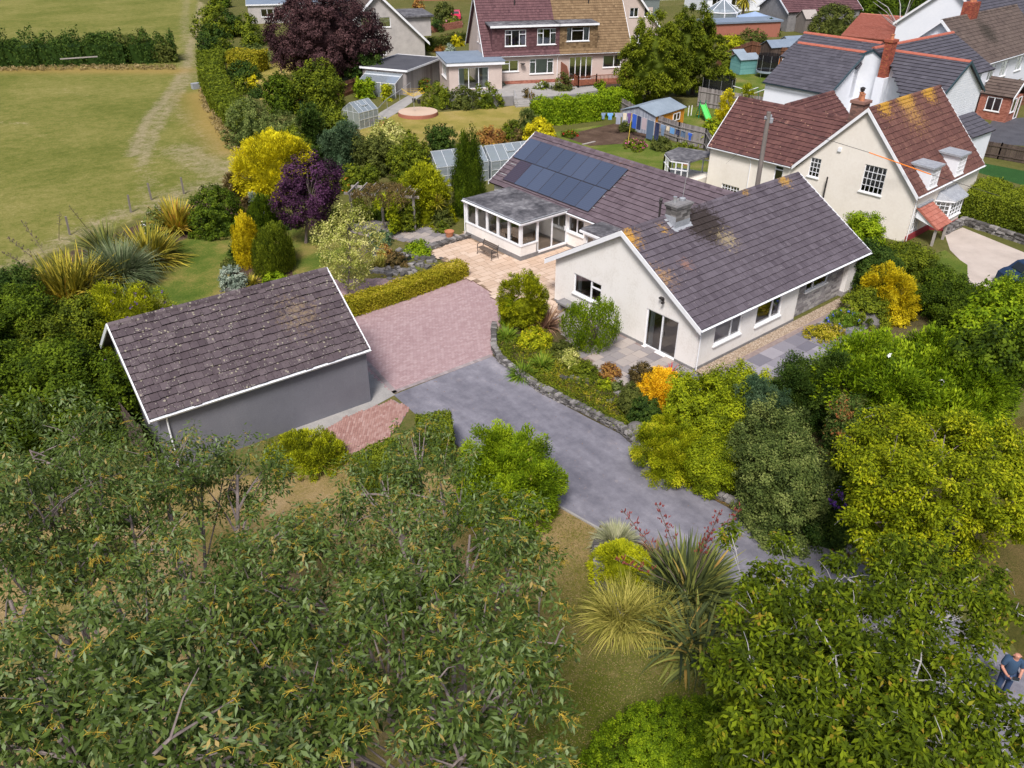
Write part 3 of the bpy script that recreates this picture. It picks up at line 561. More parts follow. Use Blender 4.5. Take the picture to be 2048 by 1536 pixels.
def gutter(parent, a, b_, r=.06, name='gutter', mat='white_upvc'):
    a, b_ = np.array(a, float), np.array(b_, float); d = (b_-a)/np.linalg.norm(b_-a); side = np.cross(d, (0, 0, 1.)); mb = MB(); n = 7; vs_ = []
    for p in (a, b_):
        for k in range(n): t_ = math.pi*k/(n-1); vs_.append(p+side*math.cos(t_)*r+np.array([0, 0, -math.sin(t_)*r]))
    mb.add(vs_, [(k, k+1, n+k+1, n+k) for k in range(n-1)]+[tuple(range(n)), tuple(range(2*n-1, n-1, -1))])
    mb.bar(a+side*r+np.array([0, 0, .004]), b_+side*r+np.array([0, 0, .004]), .014, .014); mb.bar(a-side*r+np.array([0, 0, .004]), b_-side*r+np.array([0, 0, .004]), .014, .014)
    return mb.build(name, MC[mat], parent)
def downpipe(parent, pts, mat='white_upvc', r=.034): return MB().tube(pts, r, 8).build('downpipe', MC[mat], parent)
def barge(parent, pts, dn=.24, th=.03, n=(0, 0, 0), mat='white_upvc', name='barge_board'):
    """board along a polyline of the roof verge; n = outward direction"""
    mb = MB(); n = np.array(n, float)
    for a, b_ in zip(pts[:-1], pts[1:]):
        a, b_ = np.array(a, float), np.array(b_, float); mb.add([a, b_, b_-(0, 0, dn), a-(0, 0, dn), a+n*th, b_+n*th, b_+n*th-(0, 0, dn), a+n*th-(0, 0, dn)], [(0, 1, 2, 3), (7, 6, 5, 4), (0, 4, 5, 1), (3, 2, 6, 7), (0, 3, 7, 4), (1, 5, 6, 2)])
    return mb.build(name, MC[mat], parent)
def roof_pair(parent, fr, mat, u0, u1, v0, v1, he, hr, vr, tw=.3, gauge=.34, sides='both', polyR=None, polyL=None, rmat=None, **kw):
    """gable roof: ridge along u at v=vr; v0 and v1 are the eaves"""
    lr = math.hypot(vr-v0, hr-he); ll = math.hypot(v1-vr, hr-he); w_ = u1-u0
    if sides in ('both', 'R'): tiles('roof_slope', parent, mat, fr(u0, v0, he), fr.d(1, 0), fr.d(0, vr-v0, hr-he), w_, lr, tw, gauge, poly=polyR, **kw)
    if sides in ('both', 'L'): tiles('roof_slope', parent, mat, fr(u0, v1, he), fr.d(1, 0), fr.d(0, vr-v1, hr-he), w_, ll, tw, gauge, poly=polyL, **kw)
    ridge(parent, rmat or mat, fr(u0, vr, hr+.03), fr(u1, vr, hr+.03))
def brickstack(mb, fr, u0, u1, v0, v1, z0, z1, ch=.075, bl=.22, out=0.):
    """chimney of individually toned brick courses"""
    z = z0; k = 0
    while z < z1-1e-3:
        h = min(ch, z1-z); off = (k % 2)*bl/2
        for (a0, a1, fixed, ax) in ((u0, u1, v0, 0), (u0, u1, v1, 0), (v0, v1, u0, 1), (v0, v1, u1, 1)):
            x = a0-off
            while x < a1-.01:
                xa, xb = max(a0, x+.004), min(a1, x+bl-.004)
                if xb-xa > .02:
                    sg = 1 if fixed in (v1, u1) and fixed == (v1 if ax == 0 else u1) else -1
                    c_ = fr((xa+xb)/2, fixed-sg*.03, z+h/2) if ax == 0 else fr(fixed-sg*.03, (xa+xb)/2, z+h/2)
                    X_ = fr.d((xb-xa)/2, 0) if ax == 0 else fr.d(.032, 0); Y_ = fr.d(0, .032) if ax == 0 else fr.d(0, (xb-xa)/2)
                    mb.obox(c_, X_, Y_, (0, 0, h/2-.004), random.random())
                x += bl
        z += ch; k += 1
    mb.obox(fr((u0+u1)/2, (v0+v1)/2, (z0+z1)/2), fr.d((u1-u0)/2-.012, 0), fr.d(0, (v1-v0)/2-.012), (0, 0, (z1-z0)/2), .3)
# ================================================================ BUNGALOW
W0 = Fr(0, 0, 0)
bung = thing('bungalow', (0, 0, 0), 'cream L-shaped bungalow with grey tiled roofs and solar panels beside the drive', 'bungalow')
HE, HR, YR, OV, LX, WY = 2.39, 5.573, 5.05, .28, 14.55, 9.8
SL = (HR-HE)/(YR+OV)
def zroof(y): return HE+(min(y, 2*YR-y)+OV)*SL-.13
PG = Pl(0, WY, -math.pi/2)      # gable wall (faces -X); u = WY - y
PS = Pl(0, 0, 0)                # long south wall; u = x
gwin = (WY-8.35, WY-6.33, 1.10, 2.22); gdoor = (WY-3.20, WY-1.20, .06, 2.12)
mb = MB()
wall(mb, PG, [(0, .18), (gdoor[0], .18), (gdoor[0], .05), (gdoor[1], .05), (gdoor[1], .18), (WY, .18), (WY, zroof(0)), (WY-YR, zroof(YR)), (0, zroof(WY))], [gwin, (gdoor[0]+.001, gdoor[1]-.001, .061, gdoor[3])])
w1, w2, w3 = (1.28, 3.38, .93, 2.07), (4.60, 6.75, .86, 2.07), (9.28, 11.38, 1.28, 1.86)
wall(mb, PS, [(0, .18), (8.2, .18), (8.2, 2.4), (0, 2.4)], [w1, w2])
mb.add([(8.2, 0, .18), (8.2, .25, .18), (8.2, .25, 2.4), (8.2, 0, 2.4)], [(0, 1, 2, 3)])
wall(mb, Pl(14.28, 0, math.pi/2), [(0, .1), (WY, .1), (WY, zroof(WY)), (YR, zroof(YR)), (0, zroof(0))])
wall(mb, Pl(5.95, WY, math.pi), [(0, .1), (5.95, .1), (5.95, 2.4), (0, 2.4)], [(1.2, 2.5, 1.1, 2.1)])
# wing 2 outer walls
WX = 5.95
fw = (15.5, 22.75)
PW = Pl(WX, 22.5, -math.pi/2)  # faces -X
ww = (22.5-15.13, 22.5-13.72, 1.13, 2.14)
wall(mb, PW, [(0, .25), (22.5-WY, .25), (22.5-WY, 2.5), (0, 2.5)], [ww, (22.5-20.2, 22.5-15.4, .3, 2.3)])
wall(mb, Pl(13.75, 22.5, math.pi), [(0, .1), (13.75-WX, .1), (13.75-WX, 2.45), (3.9, 4.95), (0, 2.45)])
wall(mb, Pl(13.75, WY, math.pi/2), [(0, .1), (12.7, .1), (12.7, 2.4), (0, 2.4)])
mb.build('wall', MC['render_cream'], bung)
# pillar at the far end
mb = MB(); mb.box(13.05, -.02, .3, 13.25, .62, 2.3).box(13.25, -.02, .3, 14.29, .24, 2.3); mb.build('wall_pier', MC['render_cream'], bung)
mb = MB(); mb.box(13.0, -.07, 0, 14.3, .26, .3); mb.build('pier_base', MC['stone_clad'], bung)
# plinths
for q_ in ((-.035, 0, .0, .1, WY-gdoor[1], .178), (-.035, WY-gdoor[0], 0, .1, WY, .178), (-.034, -.035, .0, 8.2, .1, .179), (WX-.03, WY, .1, WX+.05, 15.1, .26)): MB().box(*q_).build('plinth', MC['plinth'], bung)
# stone cladding wall, laid course by course
mb = MB(); z = .02; k = 0
while z < 2.3:
    h = .145; x = 8.21-random.random()*.2
    while x < 13.04:
        L_ = random.choice([.22, .3, .45, .6]); xa, xb = max(x, 8.21), min(x+L_-.01, 13.04)
        if xb-xa > .05:
            if not (w3[0]-.02 < (xa+xb)/2 < w3[1]+.02 and w3[2]-.07 < z+h/2 < w3[3]): mb.box(xa, .24, z, xb, .30-random.random()*.02, z+h-.01, random.random()); 
        x += L_
    z += h; k += 1
PT = Pl(0, .262, 0); wall(mb, PT, [(8.2, 0), (13.06, 0), (13.06, 2.35), (8.2, 2.35)], [w3])
for f in range(0): pass
mb.build('stone_cladding', MC['stone_clad'], bung)
window(bung, PG, gwin, (1.25, .75), {1: .68}, curtain='curtain', cside='left'); window(bung, PG, gdoor, (1, 1), name='patio_door', sill=False, handle=True, curtain='curtain', cside='left')
mb = MB(); mb.box(-.13, WY-gdoor[1]-.03, .0, .02, WY-gdoor[0]+.03, .059); mb.build('door_sill', MC['white_paint'], bung)
window(bung, PS, w1, (1.7, 1)); window(bung, PS, w2, (1.7, 1)); window(bung, PT, w3, (.8, 1.5), inset=.05)
window(bung, PW, ww, (1, .8))
# roofs
def LB(s): return s
lw = math.hypot(YR+OV, HR-HE)
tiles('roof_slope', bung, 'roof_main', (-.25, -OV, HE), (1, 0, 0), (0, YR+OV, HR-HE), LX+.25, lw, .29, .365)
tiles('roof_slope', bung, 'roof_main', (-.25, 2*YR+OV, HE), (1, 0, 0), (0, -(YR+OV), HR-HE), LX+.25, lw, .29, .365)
ridge(bung, 'roof_main', (-.25, YR, HR+.03), (LX, YR, HR+.03))
XR, ZR2, XE, ZE2, YE = 9.85, 5.10, 5.66, 2.45, 22.75
l2 = math.hypot(XR-XE, ZR2-ZE2); s2 = (ZR2-ZE2)/(XR-XE)
yv_e = YR+(HR-ZE2)/SL; yv_r = YR+(HR-ZR2)/SL     # where the wing roof meets the main roof
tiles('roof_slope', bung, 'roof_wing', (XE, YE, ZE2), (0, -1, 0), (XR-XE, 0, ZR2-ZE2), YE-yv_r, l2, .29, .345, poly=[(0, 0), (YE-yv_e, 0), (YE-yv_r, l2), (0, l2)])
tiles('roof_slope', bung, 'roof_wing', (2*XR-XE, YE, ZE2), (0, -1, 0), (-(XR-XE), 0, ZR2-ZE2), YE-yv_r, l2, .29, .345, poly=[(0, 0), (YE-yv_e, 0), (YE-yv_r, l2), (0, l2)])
ridge(bung, 'roof_wing', (XR, YE, ZR2+.03), (XR, yv_r, ZR2+.03))
barge(bung, [(-.26, -OV-.02, HE+.02), (-.26, YR, HR+.045), (-.26, 2*YR+OV+.02, HE+.02)], .27, .035, (-1, 0, 0))
barge(bung, [(LX, -OV-.02, HE+.03), (LX, YR, HR+.07), (LX, 2*YR+OV+.02, HE+.03)], .22, .05, (1, 0, 0))
barge(bung, [(XE-.02, YE, ZE2+.03), (XR, YE, ZR2+.07), (2*XR-XE, YE, ZE2+.03)], .2, .05, (0, 1, 0))
sf = MB(); sf.box(-.255, -OV, HE-.20, -.01, -.02, HE-.13); sf.box(-.25, -OV+.005, HE-.16, LX-.02, -.002, HE-.145); sf.build('soffit', MC['white_upvc'], bung)
gutter(bung, (-.28, -OV-.07, HE-.03), (LX, -OV-.07, HE-.03)); gutter(bung, (XE-.07, 15.2, ZE2-.03), (XE-.07, WY+.7, ZE2-.03)); gutter(bung, (0, 2*YR+OV+.07, HE-.03), (4, 2*YR+OV+.07, HE-.03))
downpipe(bung, [(.1, -OV-.07, HE-.08), (.1, -.07, HE-.3), (.1, -.06, .06)])
# interior seen through the glass
mb = MB(); mb.box(.16, .16, .02, 7.9, 9.6, .058); mb.build('interior_floor', MC['carpet'], bung)
mb = MB(); mb.box(4.0, .16, .06, 4.1, 5, 2.3).box(.16, 4.7, .06, 4, 4.8, 2.3).box(.16, .15, 2.32, 7.9, 9.6, 2.36); mb.build('interior_wall', MC['wall_inside'], bung)
# chimney
cf = W0; mb = MB(); z = 5.15; k = 0
cx0, cx1, cy0, cy1 = 2.85, 3.95, 4.32, 5.02
for k, (zz, h, e) in enumerate(((5.0, .35, 0), (5.35, .16, .0), (5.51, .16, .0), (5.67, .16, .0), (5.83, .15, .0), (5.98, .15, 0), (6.13, .10, .05))):
    x = cx0-e
    if k == 0: mb.box(cx0, cy0, zz, cx1, cy1, zz+h-.012, .4); continue
    nx_ = 3; cuts = sorted([cx0-e, cx1+e]+[cx0+(cx1-cx0)*(j+random.uniform(-.2, .2)+(.5 if k % 2 else 0))/nx_ for j in range(1, nx_)])
    for a_, b_ in zip(cuts[:-1], cuts[1:]):
        jx = random.uniform(-.012, .012); mb.box(a_+.005, cy0-e+jx, zz, b_-.005, (cy0+cy1)/2-.004, zz+h-.012, random.random()).box(a_+.005, (cy0+cy1)/2+.004, zz, b_-.005, cy1+e+jx, zz+h-.012, random.random())
ch = mb.build('chimney', MC['stone_grey'], bung)
mb = MB(); mb.box(cx0-.09, cy0-.09, 6.24, cx1+.09, cy1+.09, 6.31); mb.box(cx0-.03, cy0-.03, 6.31, cx1+.03, cy1+.03, 6.345); mb.build('chimney_cap', MC['plinth'], ch)
mb = MB(); mb.lathe((cx0+.3, 4.75, 6.34), [(.085, 0), (.085, .26), (.10, .27), (.10, .3), (.06, .31), (0, .31)], 12); mb.build('flue', MC['steel'], ch)
mb = MB(); mb.lathe((cx1-.28, 4.7, 6.34), [(.14, 0), (.15, .08), (.16, .1), (.16, .14), (.05, .17), (0, .17)], 12); mb.build('flue_cap', MC['lead'], ch)
mb = MB(); mb.tube([(cx1-.28, 4.7, 6.5), (cx1-.2, 4.65, 8.25)], .014, 5); mb.tube([(cx1-.32, 4.55, 8.2), (cx1-.06, 4.75, 8.24)], .01, 4); mb.build('aerial', MC['steel'], ch)
def onroof(x, y, h): return (x, y, HE+(min(y, 2*YR-y)+OV)*SL+h)
mb = MB(); 
for a_, b_ in (((cx0-.14, cy0-.2), (cx1+.14, cy0+.02)),):
    mb.add([onroof(a_[0], a_[1], .055), onroof(b_[0], a_[1], .055), onroof(b_[0], b_[1], .055), onroof(a_[0], b_[1], .055)], [(0, 1, 2, 3)])
mb.add([onroof(cx0-.2, cy0, .058), onroof(cx0+.0, cy0, .058), onroof(cx0+.0, YR, .06), onroof(cx0-.2, YR, .06)], [(0, 1, 2, 3)]); mb.add([onroof(cx1, cy0, .058), onroof(cx1+.2, cy0, .058), onroof(cx1+.2, YR, .06), onroof(cx1, YR, .06)], [(0, 1, 2, 3)])
mb.box(cx0-.012, cy0-.012, 5.05, cx1+.012, cy0+.0, 5.5).box(cx0-.014, cy0-.01, 5.2, cx0-.002, cy1, 5.75)
mb.build('flashing', MC['lead'], ch)
mb = MB(); mb.tube([(5.75, 7.75, 3.6), (5.75, 7.75, 4.95)], .06, 10); mb.lathe((5.75, 7.75, 4.9), [(.06, 0), (.10, .02), (.10, .12), (.07, .14), (.1, .2), (.1, .24), (.03, .34), (0, .34)], 12); mb.build('boiler_flue', MC['black_metal'], bung)
# solar panels
def ons(x, y, h=.10): return np.array([x, y, ZE2+(x-XE)*s2])+np.array([-s2, 0, 1])/math.hypot(1, s2)*h
sd_ = np.array([1, 0, s2])/math.hypot(1, s2); nn_ = np.array([-s2, 0, 1])/math.hypot(1, s2)
for row, (x0, x1, ya, n) in enumerate(((7.71, 9.30, 22.55, 8), (6.08, 7.69, 21.69, 7))):
    for i in range(n):
        pw = 1.145 if row == 0 else 1.172; y1 = ya-i*pw; y0 = y1-pw+.012; c_ = (ons(x0, y0)+ons(x1, y1))/2; X_ = sd_*(x1-x0)/2*math.hypot(1, s2); Y_ = np.array([0, (y1-y0)/2, 0])
        mb = MB(); mb.obox(c_, X_, Y_, nn_*.018); pf = mb.build('solar_panel', MC['black_metal'], bung)
        mb = MB(); mb.obox(c_+nn_*.019, X_*.982, Y_*.974, nn_*.003, .08 if (row == 1 and i == 0) else random.uniform(.45, .95)); mb.build('cells', MC['solar'], pf)
mb = MB()
for x_, ya, yb in ((8.9, 22.6, 13.25), (8.05, 22.6, 13.25), (7.3, 22.35, 13.35), (6.45, 22.4, 13.35)): mb.bar(ons(x_, ya, .06), ons(x_, yb, .06), .04, .03)
mb.build('panel_rail', MC['alu'], bung)
# sunroom
SX0, SX1, SY0, SY1 = 2.05, 5.93, 15.12, 20.62
mb = MB(); mb.prism([(x, y, .11) for x, y in ((SX0, SY0), (SX1, SY0), (SX1, SY0+.22), (SX0+.22, SY0+.22), (SX0+.22, SY1), (SX0, SY1))], (0, 0, .28)); mb.build('plinth', MC['plinth'], bung)
mb = MB(); PA = Pl(SX0+.02, SY1, -math.pi/2); PB = Pl(SX0+.02, SY0+.02, 0)
wall(mb, PA, [(0, .38), (SY1-SY0-.02, .38), (SY1-SY0-.02, .98), (0, .98)]); wall(mb, PB, [(0, .38), (1.35, .38), (1.35, .98), (0, .98)])
mb.prism([(x, y, .97) for x, y in ((SX0+.02, SY0+.02), (SX0+1.37, SY0+.02), (SX0+1.37, SY0+.2), (SX0+.2, SY0+.2), (SX0+.2, SY1), (SX0+.02, SY1))], (0, 0, .03))
mb.build('sunroom_wall', MC['render_cream'], bung)
sr = MB()
H0, H1 = 1.0, 2.42
LY = SY1-SY0-.04
for i in range(6):
    u = .06+(LY-.12)*i/5; wd = .10 if i in (0, 5) else .085; PA.box(sr, u-wd, u+wd, H0, H1, -.14, .02)
PA.box(sr, 0, LY, H0, H0+.10, -.12, .035); PA.box(sr, 0, LY, H1-.10, H1+.02, -.12, .03)
for u in (.08, 1.36, 3.82): PB.box(sr, u-.08, u+.08, (H0 if u < 1 else .3), H1, -.14, .0)
PB.box(sr, 0, 1.4, H0, H0+.10, -.12, .035); PB.box(sr, 0, 3.9, H1-.12, H1+.02, -.12, .03); PB.box(sr, 1.44, 3.8, .28, .40, -.12, .05)
PB.box(sr, 2.52, 2.62, .4, H1-.1, -.1, -.02)
srw = sr.build('sunroom_frame', MC['white_upvc'], bung)
for i in range(5):
    p = MB(); a_, b_ = .06+(LY-.12)*i/5+.08, .06+(LY-.12)*(i+1)/5-.08; p.add([PA.w(a_, H0+.09, -.05), PA.w(b_, H0+.09, -.05), PA.w(b_, H1-.09, -.05), PA.w(a_, H1-.09, -.05)], [(0, 1, 2, 3)]); p.build('pane', MC['glass'], srw)
for a_, b_, z_ in ((.15, 1.29, H0+.09), (1.43, 2.53, .39), (2.61, 3.75, .39)):
    p = MB(); p.add([PB.w(a_, z_, -.05), PB.w(b_, z_, -.05), PB.w(b_, H1-.1, -.05), PB.w(a_, H1-.1, -.05)], [(0, 1, 2, 3)]); p.build('pane', MC['glass'], srw)
hd = MB(); PB.box(hd, 3.62, 3.66, 1.2, 1.5, -.02, .05); hd.build('handle', MC['white_upvc'], srw)
mb = MB(); mb.box(SX0-.14, SY0-.18, 2.455, 6.1, SY1+.14, 2.53); mb.build('sunroom_fascia', MC['white_upvc'], bung)
mb = MB(); mb.box(SX0-.10, SY0-.14, 2.53, 6.02, SY1+.10, 2.60); mb.build('flat_roof', MC['felt'], bung)
mb = MB()
for a_, b_ in (((SX0-.11, SY0-.14), (SX0-.11, SY1+.1)), ((SX0-.1, SY0-.15), (6.0, SY0-.15))): mb.bar((*a_, 2.61), (*b_, 2.61), .05, .05)
mb.build('roof_trim', MC['lead'], bung)
gutter(bung, (SX0-.2, SY0-.15, 2.50), (SX0-.2, SY1+.12, 2.50)); downpipe(bung, [(SX0-.2, SY1+.05, 2.45), (SX0-.06, SY1+.03, 2.3), (SX0-.06, SY1+.03, .1)])
mb = MB(); mb.box(SX0+.2, SY0+.2, .12, SX1, SY1, .34); mb.build('sunroom_floor', MC['tile_floor'], bung)
mb = MB(); mb.box(5.75, SY0+.2, .34, 5.9, SY1, 2.45).box(SX0+.2, SY1-.15, .34, SX1, SY1-.02, 2.45); mb.build('interior_wall', MC['wall_inside'], bung)
# porch flat roof in the corner
mb = MB(); mb.box(4.15, 9.84, 2.50, 6.2, 12.15, 2.62); mb.build('porch_roof', MC['felt'], bung)
mb = MB(); mb.box(4.08, 9.84, 2.36, 6.15, 12.22, 2.495); mb.build('porch_fascia', MC['white_upvc'], bung)
PP = Pl(4.3, 12.0, -math.pi/2); mb = MB(); wall(mb, PP, [(0, .1), (2.1, .1), (2.1, 2.36), (0, 2.36)], [(.15, 1.9, 1.0, 2.2)]); wall(mb, Pl(5.95, 12.0, math.pi), [(0, .1), (1.65, .1), (1.65, 2.36), (0, 2.36)]); mb.build('porch_wall', MC['render_cream'], bung)
window(bung, PP, (.15, 1.9, 1.0, 2.2), (1, 1, 1), curtain='blind', cside='right')
# security light
mb = MB(); mb.box(-.06, 2.2, 2.86, .0, 2.36, 3.0).box(-.2, 2.22, 2.98, -.04, 2.4, 3.06).box(-.24, 2.1, 2.8, -.1, 2.2, 2.9); mb.build('security_light', MC['black_metal'], bung)
# ================================================================ GARAGE
gar = thing('garage', (-13.25, 7.43, 0), 'detached dark grey rendered garage with lichen-spotted tiled roof', 'garage')
GF = Fr(-13.247, 7.428, -.0542); GL, GD, GE, GR = 8.674, 3.361, 2.636+.07, 5.1035+.07
GT = math.hypot(GD+.15, GR-GE); gs = (GR-GE)/(GD+.15)
mb = MB(); wall(mb, GF.pl(-GL, 0, 0), [(0, 0), (GL, 0), (GL, GE+.1), (0, GE+.1)])
wall(mb, GF.pl(-GL, 2*GD, -math.pi/2), [(0, 0), (2*GD, 0), (2*GD, GE+.0), (GD, GR-.12), (0, GE+.0)])
wall(mb, GF.pl(0, 0, math.pi/2), [(0, 0), (.9, 0), (.9, 2.15), (5.6, 2.15), (5.6, 0), (2*GD, 0), (2*GD, GE), (GD, GR-.12), (0, GE)])
wall(mb, GF.pl(0, 2*GD, math.pi), [(0, 0), (GL, 0), (GL, GE+.1), (0, GE+.1)]); mb.build('wall', MC['render_grey'], gar)
mb = MB(); gp = GF.pl(0, 0, math.pi/2)
for i in range(8): gp.box(mb, .92, 5.58, .02+i*.265, .02+i*.265+.255, -.12, -.08+.01*(i % 2))
mb.build('garage_door', MC['white_upvc'], gar)
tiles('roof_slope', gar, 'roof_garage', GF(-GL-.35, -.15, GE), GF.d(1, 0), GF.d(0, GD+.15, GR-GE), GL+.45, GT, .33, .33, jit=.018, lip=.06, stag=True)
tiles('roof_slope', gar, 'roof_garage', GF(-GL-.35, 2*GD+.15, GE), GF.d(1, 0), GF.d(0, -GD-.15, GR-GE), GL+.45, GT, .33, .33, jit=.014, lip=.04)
ridge(gar, 'roof_garage', GF(-GL-.36, GD, GR+.04), GF(.11, GD, GR+.04), .15)
for u, n in ((-GL-.36, -1), (.1, 1)): barge(gar, [GF(u, -.17, GE+.045), GF(u, GD, GR+.07), GF(u, 2*GD+.17, GE+.045)], .20, .05, GF.d(n, 0))
gutter(gar, GF(-GL-.38, -.22, GE-.02), GF(.14, -.22, GE-.02), .065)
mb = MB(); mb.obox(GF(-GL/2-.1, -.135, GE-.09), GF.d(GL/2+.2, 0), GF.d(0, .012), (0, 0, .075)); mb.build('fascia', MC['white_upvc'], gar)
downpipe(gar, [GF(-GL+.25, -.22, GE-.06), GF(-GL+.25, -.06, GE-.3), GF(-GL+.25, -.06, .05)])
# ================================================================ CREAM HOUSE NEXT DOOR
NF = Fr(23.598, 1.897, .047)
nb = thing('house', NF(0, 0, 0), 'tall cream house with steep lichen-streaked red roof and two small dormers next to the bungalow', 'house')
nhe, nhr, nvr, nL = 3.16, 7.81, 4.23, 10.2; NW = 2*nvr; ns = (nhr-nhe)/(nvr+.2)
def nz(v): return nhe+(v+.2)*ns-.1 if v < nvr else nhe+(NW-v+.2)*ns-.1
NG = NF.pl(0, 15.6, -math.pi/2)     # u' = 15.6 - v
def gv(v0, v1, z0, z1): return (15.6-v1, 15.6-v0, z0, z1)
big, sm, w3n, w4n = gv(2.2, 3.68, 2.58, 4.36), gv(6.71, 7.5, 2.70, 4.0), gv(9.37, 10.07, 1.7, 2.9), gv(12.65, 14.2, -.0+.02, .56)
w4n = gv(12.65, 14.2, .02, .58)
mb = MB(); wall(mb, NG, [(0, -.3), (15.6, -.3), (15.6, nz(0)), (15.6-nvr, nz(nvr)), (15.6-NW, 3.1), (0, 3.0)], [big, sm, w3n, w4n])
NS = NF.pl(0, 0, 0)
wall(mb, NS, [(0, 0), (nL, 0), (nL, nhe+.15), (0, nhe+.15)], [(.55, 1.75, .1, 2.15)])
wall(mb, NF.pl(nL, 0, math.pi/2), [(0, 0), (NW, 0), (NW, nz(NW)), (nvr, nz(nvr)), (0, nz(0))])
wall(mb, NF.pl(6.4, 15.5, math.pi), [(0, 0), (6.4, 0), (6.4, 3.0), (3.2, 6.0), (0, 3.0)])
wall(mb, NF.pl(11, 9.3, math.pi/2), [(0, 0), (6.2, 0), (6.2, 3.3), (3.1, 5.9), (0, 3.3)]); mb.build('wall', MC['render_nbr'], nb)
mb = MB(); mb.obox(NF(nL/2, -.03, .22), NF.d(nL/2, 0), NF.d(0, .03), (0, 0, .22)); mb.build('red_plinth', flat('red_paint', (.30, .04, .05)), nb)
window(nb, NG, big, (1,), grid=(5, 4), fr=.05); window(nb, NG, sm, (1,), grid=(3, 4), fr=.05); window(nb, NG, w3n, (1,), {0: .75}); window(nb, NG, w4n, (1, 1), grid=(6, 2), fr=.05)
window(nb, NS, (.55, 1.75, .1, 2.15), (1, 1), sill=False, grid=(4, 4), name='front_door')
w_, l_ = nL+.3, math.hypot(nvr+.2, nhr-nhe)
# right slope leaves notches for the dormers
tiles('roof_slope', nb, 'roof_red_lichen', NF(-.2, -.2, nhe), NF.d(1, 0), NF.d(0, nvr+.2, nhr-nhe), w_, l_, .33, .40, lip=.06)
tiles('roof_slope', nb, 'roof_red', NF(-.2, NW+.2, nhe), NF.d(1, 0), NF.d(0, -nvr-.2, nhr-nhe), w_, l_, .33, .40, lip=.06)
ridge(nb, 'roof_red_lichen', NF(-.2, nvr, nhr+.03), NF(nL+.1, nvr, nhr+.03))
cu, cz = 3.05, 6.2
lc = math.hypot(cu+.2, cz-3.07)
vr_ = lambda z: NW+.2-(z-nhe)/ns
tiles('roof_slope', nb, 'roof_red', NF(-.22, 15.75, 3.07), NF.d(0, -1), NF.d(cu+.2, 0, cz-3.07), 15.75-vr_(cz), lc, .33, .36, poly=[(0, 0), (15.75-vr_(3.07), 0), (15.75-vr_(cz), lc), (0, lc)], lip=.06)
tiles('roof_slope', nb, 'roof_red', NF(2*cu+.22, 15.75, 3.07), NF.d(0, -1), NF.d(-cu-.2, 0, cz-3.07), 15.75-vr_(cz), lc, .33, .36, poly=[(0, 0), (15.75-vr_(3.07), 0), (15.75-vr_(cz), lc), (0, lc)], lip=.06)
ridge(nb, 'roof_red', NF(cu, 15.75, cz+.03), NF(cu, vr_(cz), cz+.03))
roof_pair(nb, NF, 'roof_red', 4.2, 11.1, 9.2, 15.6, 3.3, 6.05, 12.4, .33, .36)
barge(nb, [NF(-.22, -.22, nhe+.02), NF(-.22, nvr, nhr+.05), NF(-.22, NW+.2, nhe+.02)], .26, .05, NF.d(-1, 0)); barge(nb, [NF(nL+.12, -.22, nhe+.02), NF(nL+.12, nvr, nhr+.05), NF(nL+.12, NW+.2, nhe+.02)], .26, .05, NF.d(1, 0))
barge(nb, [NF(-.2, 15.78, 3.1), NF(cu, 15.78, cz+.05), NF(2*cu+.2, 15.78, 3.1)], .2, .05, NF.d(0, 1))
gutter(nb, NF(-.28, 15.75, 3.04), NF(-.28, NW+.3, 3.04)); gutter(nb, NF(-.2, -.28, nhe-.03), NF(nL+.1, -.28, nhe-.03))
downpipe(nb, [NF(-.28, 12.1, 3.0), NF(-.06, 12.0, 2.7), NF(-.06, 12.0, 0)]); downpipe(nb, [NF(.15, -.28, nhe-.1), NF(.15, -.06, 2.8), NF(.15, -.06, .05)]); downpipe(nb, [NF(4.6, -.28, nhe-.1), NF(4.6, -.06, 2.8), NF(4.6, -.06, .05)])
MB().tube([NF(-.3, 5.9, 1.6), NF(-.3, 5.9, 3.05)], .06, 8).build('flue_pipe', MC['black_metal'], nb)
mb = MB(); mb.obox(NF(-.05, 5.6, 4.9), NF.d(.05, 0), NF.d(0, .11), (0, 0, .12)); mb.build('alarm_box', MC['white_upvc'], nb)
mb = MB(); brickstack(mb, NF, .7, 1.6, 5.0, 5.85, 5.6, 7.75); mb.obox(NF(1.15, 5.43, 7.85), NF.d(.53, 0), NF.d(0, .5), (0, 0, .09), .9); chn = mb.build('chimney', MC['brick_old'], nb)
mb = MB(); mb.lathe(NF(.95, 5.3, 7.94), [(.16, 0), (.15, .1), (.13, .35), (.16, .38), (.15, .45), (.1, .45)], 12); mb.lathe(NF(1.35, 5.6, 7.94), [(.16, 0), (.15, .1), (.13, .35), (.16, .38), (.15, .45), (.1, .45)], 12); mb.build('chimney_pot', MC['terracotta'], chn)
mb = MB(); mb.lathe(NF(1.35, 5.6, 8.4), [(.05, 0), (.15, .08), (.15, .2), (.2, .22), (.06, .3), (0, .3)], 8); mb.build('cowl', MC['black_metal'], chn)
for ua, ub in ((1.1, 2.6), (5.2, 6.7)):
    mb = MB(); zt = 4.62; vb = (zt-nhe)/ns-.2
    for u in (ua+.12, ub-.12): dm = MB().prism([NF(u, -.12, nhe+.05), NF(u, -.12, zt), NF(u, vb, zt)], NF.d(.08 if u < (ua+ub)/2 else -.08, 0)).build('dormer_cheek', MC['clap'], nb)
    mb = MB(); mb.prism([NF(ua-.05, -.28, zt+.0), NF(ub+.05, -.28, zt), NF(ub+.05, vb+.0, zt+.05), NF(ua-.05, vb+.1, zt+.05)], (0, 0, .12)); mb.build('dormer_roof', MC['lead'], dm)
    window(nb, NF.pl(ua+.12, -.12, 0), (.02, ub-ua-.26, 3.35, zt-.08), (1, 1), grid=(6, 4), fr=.05, inset=.0, name='dormer_window')
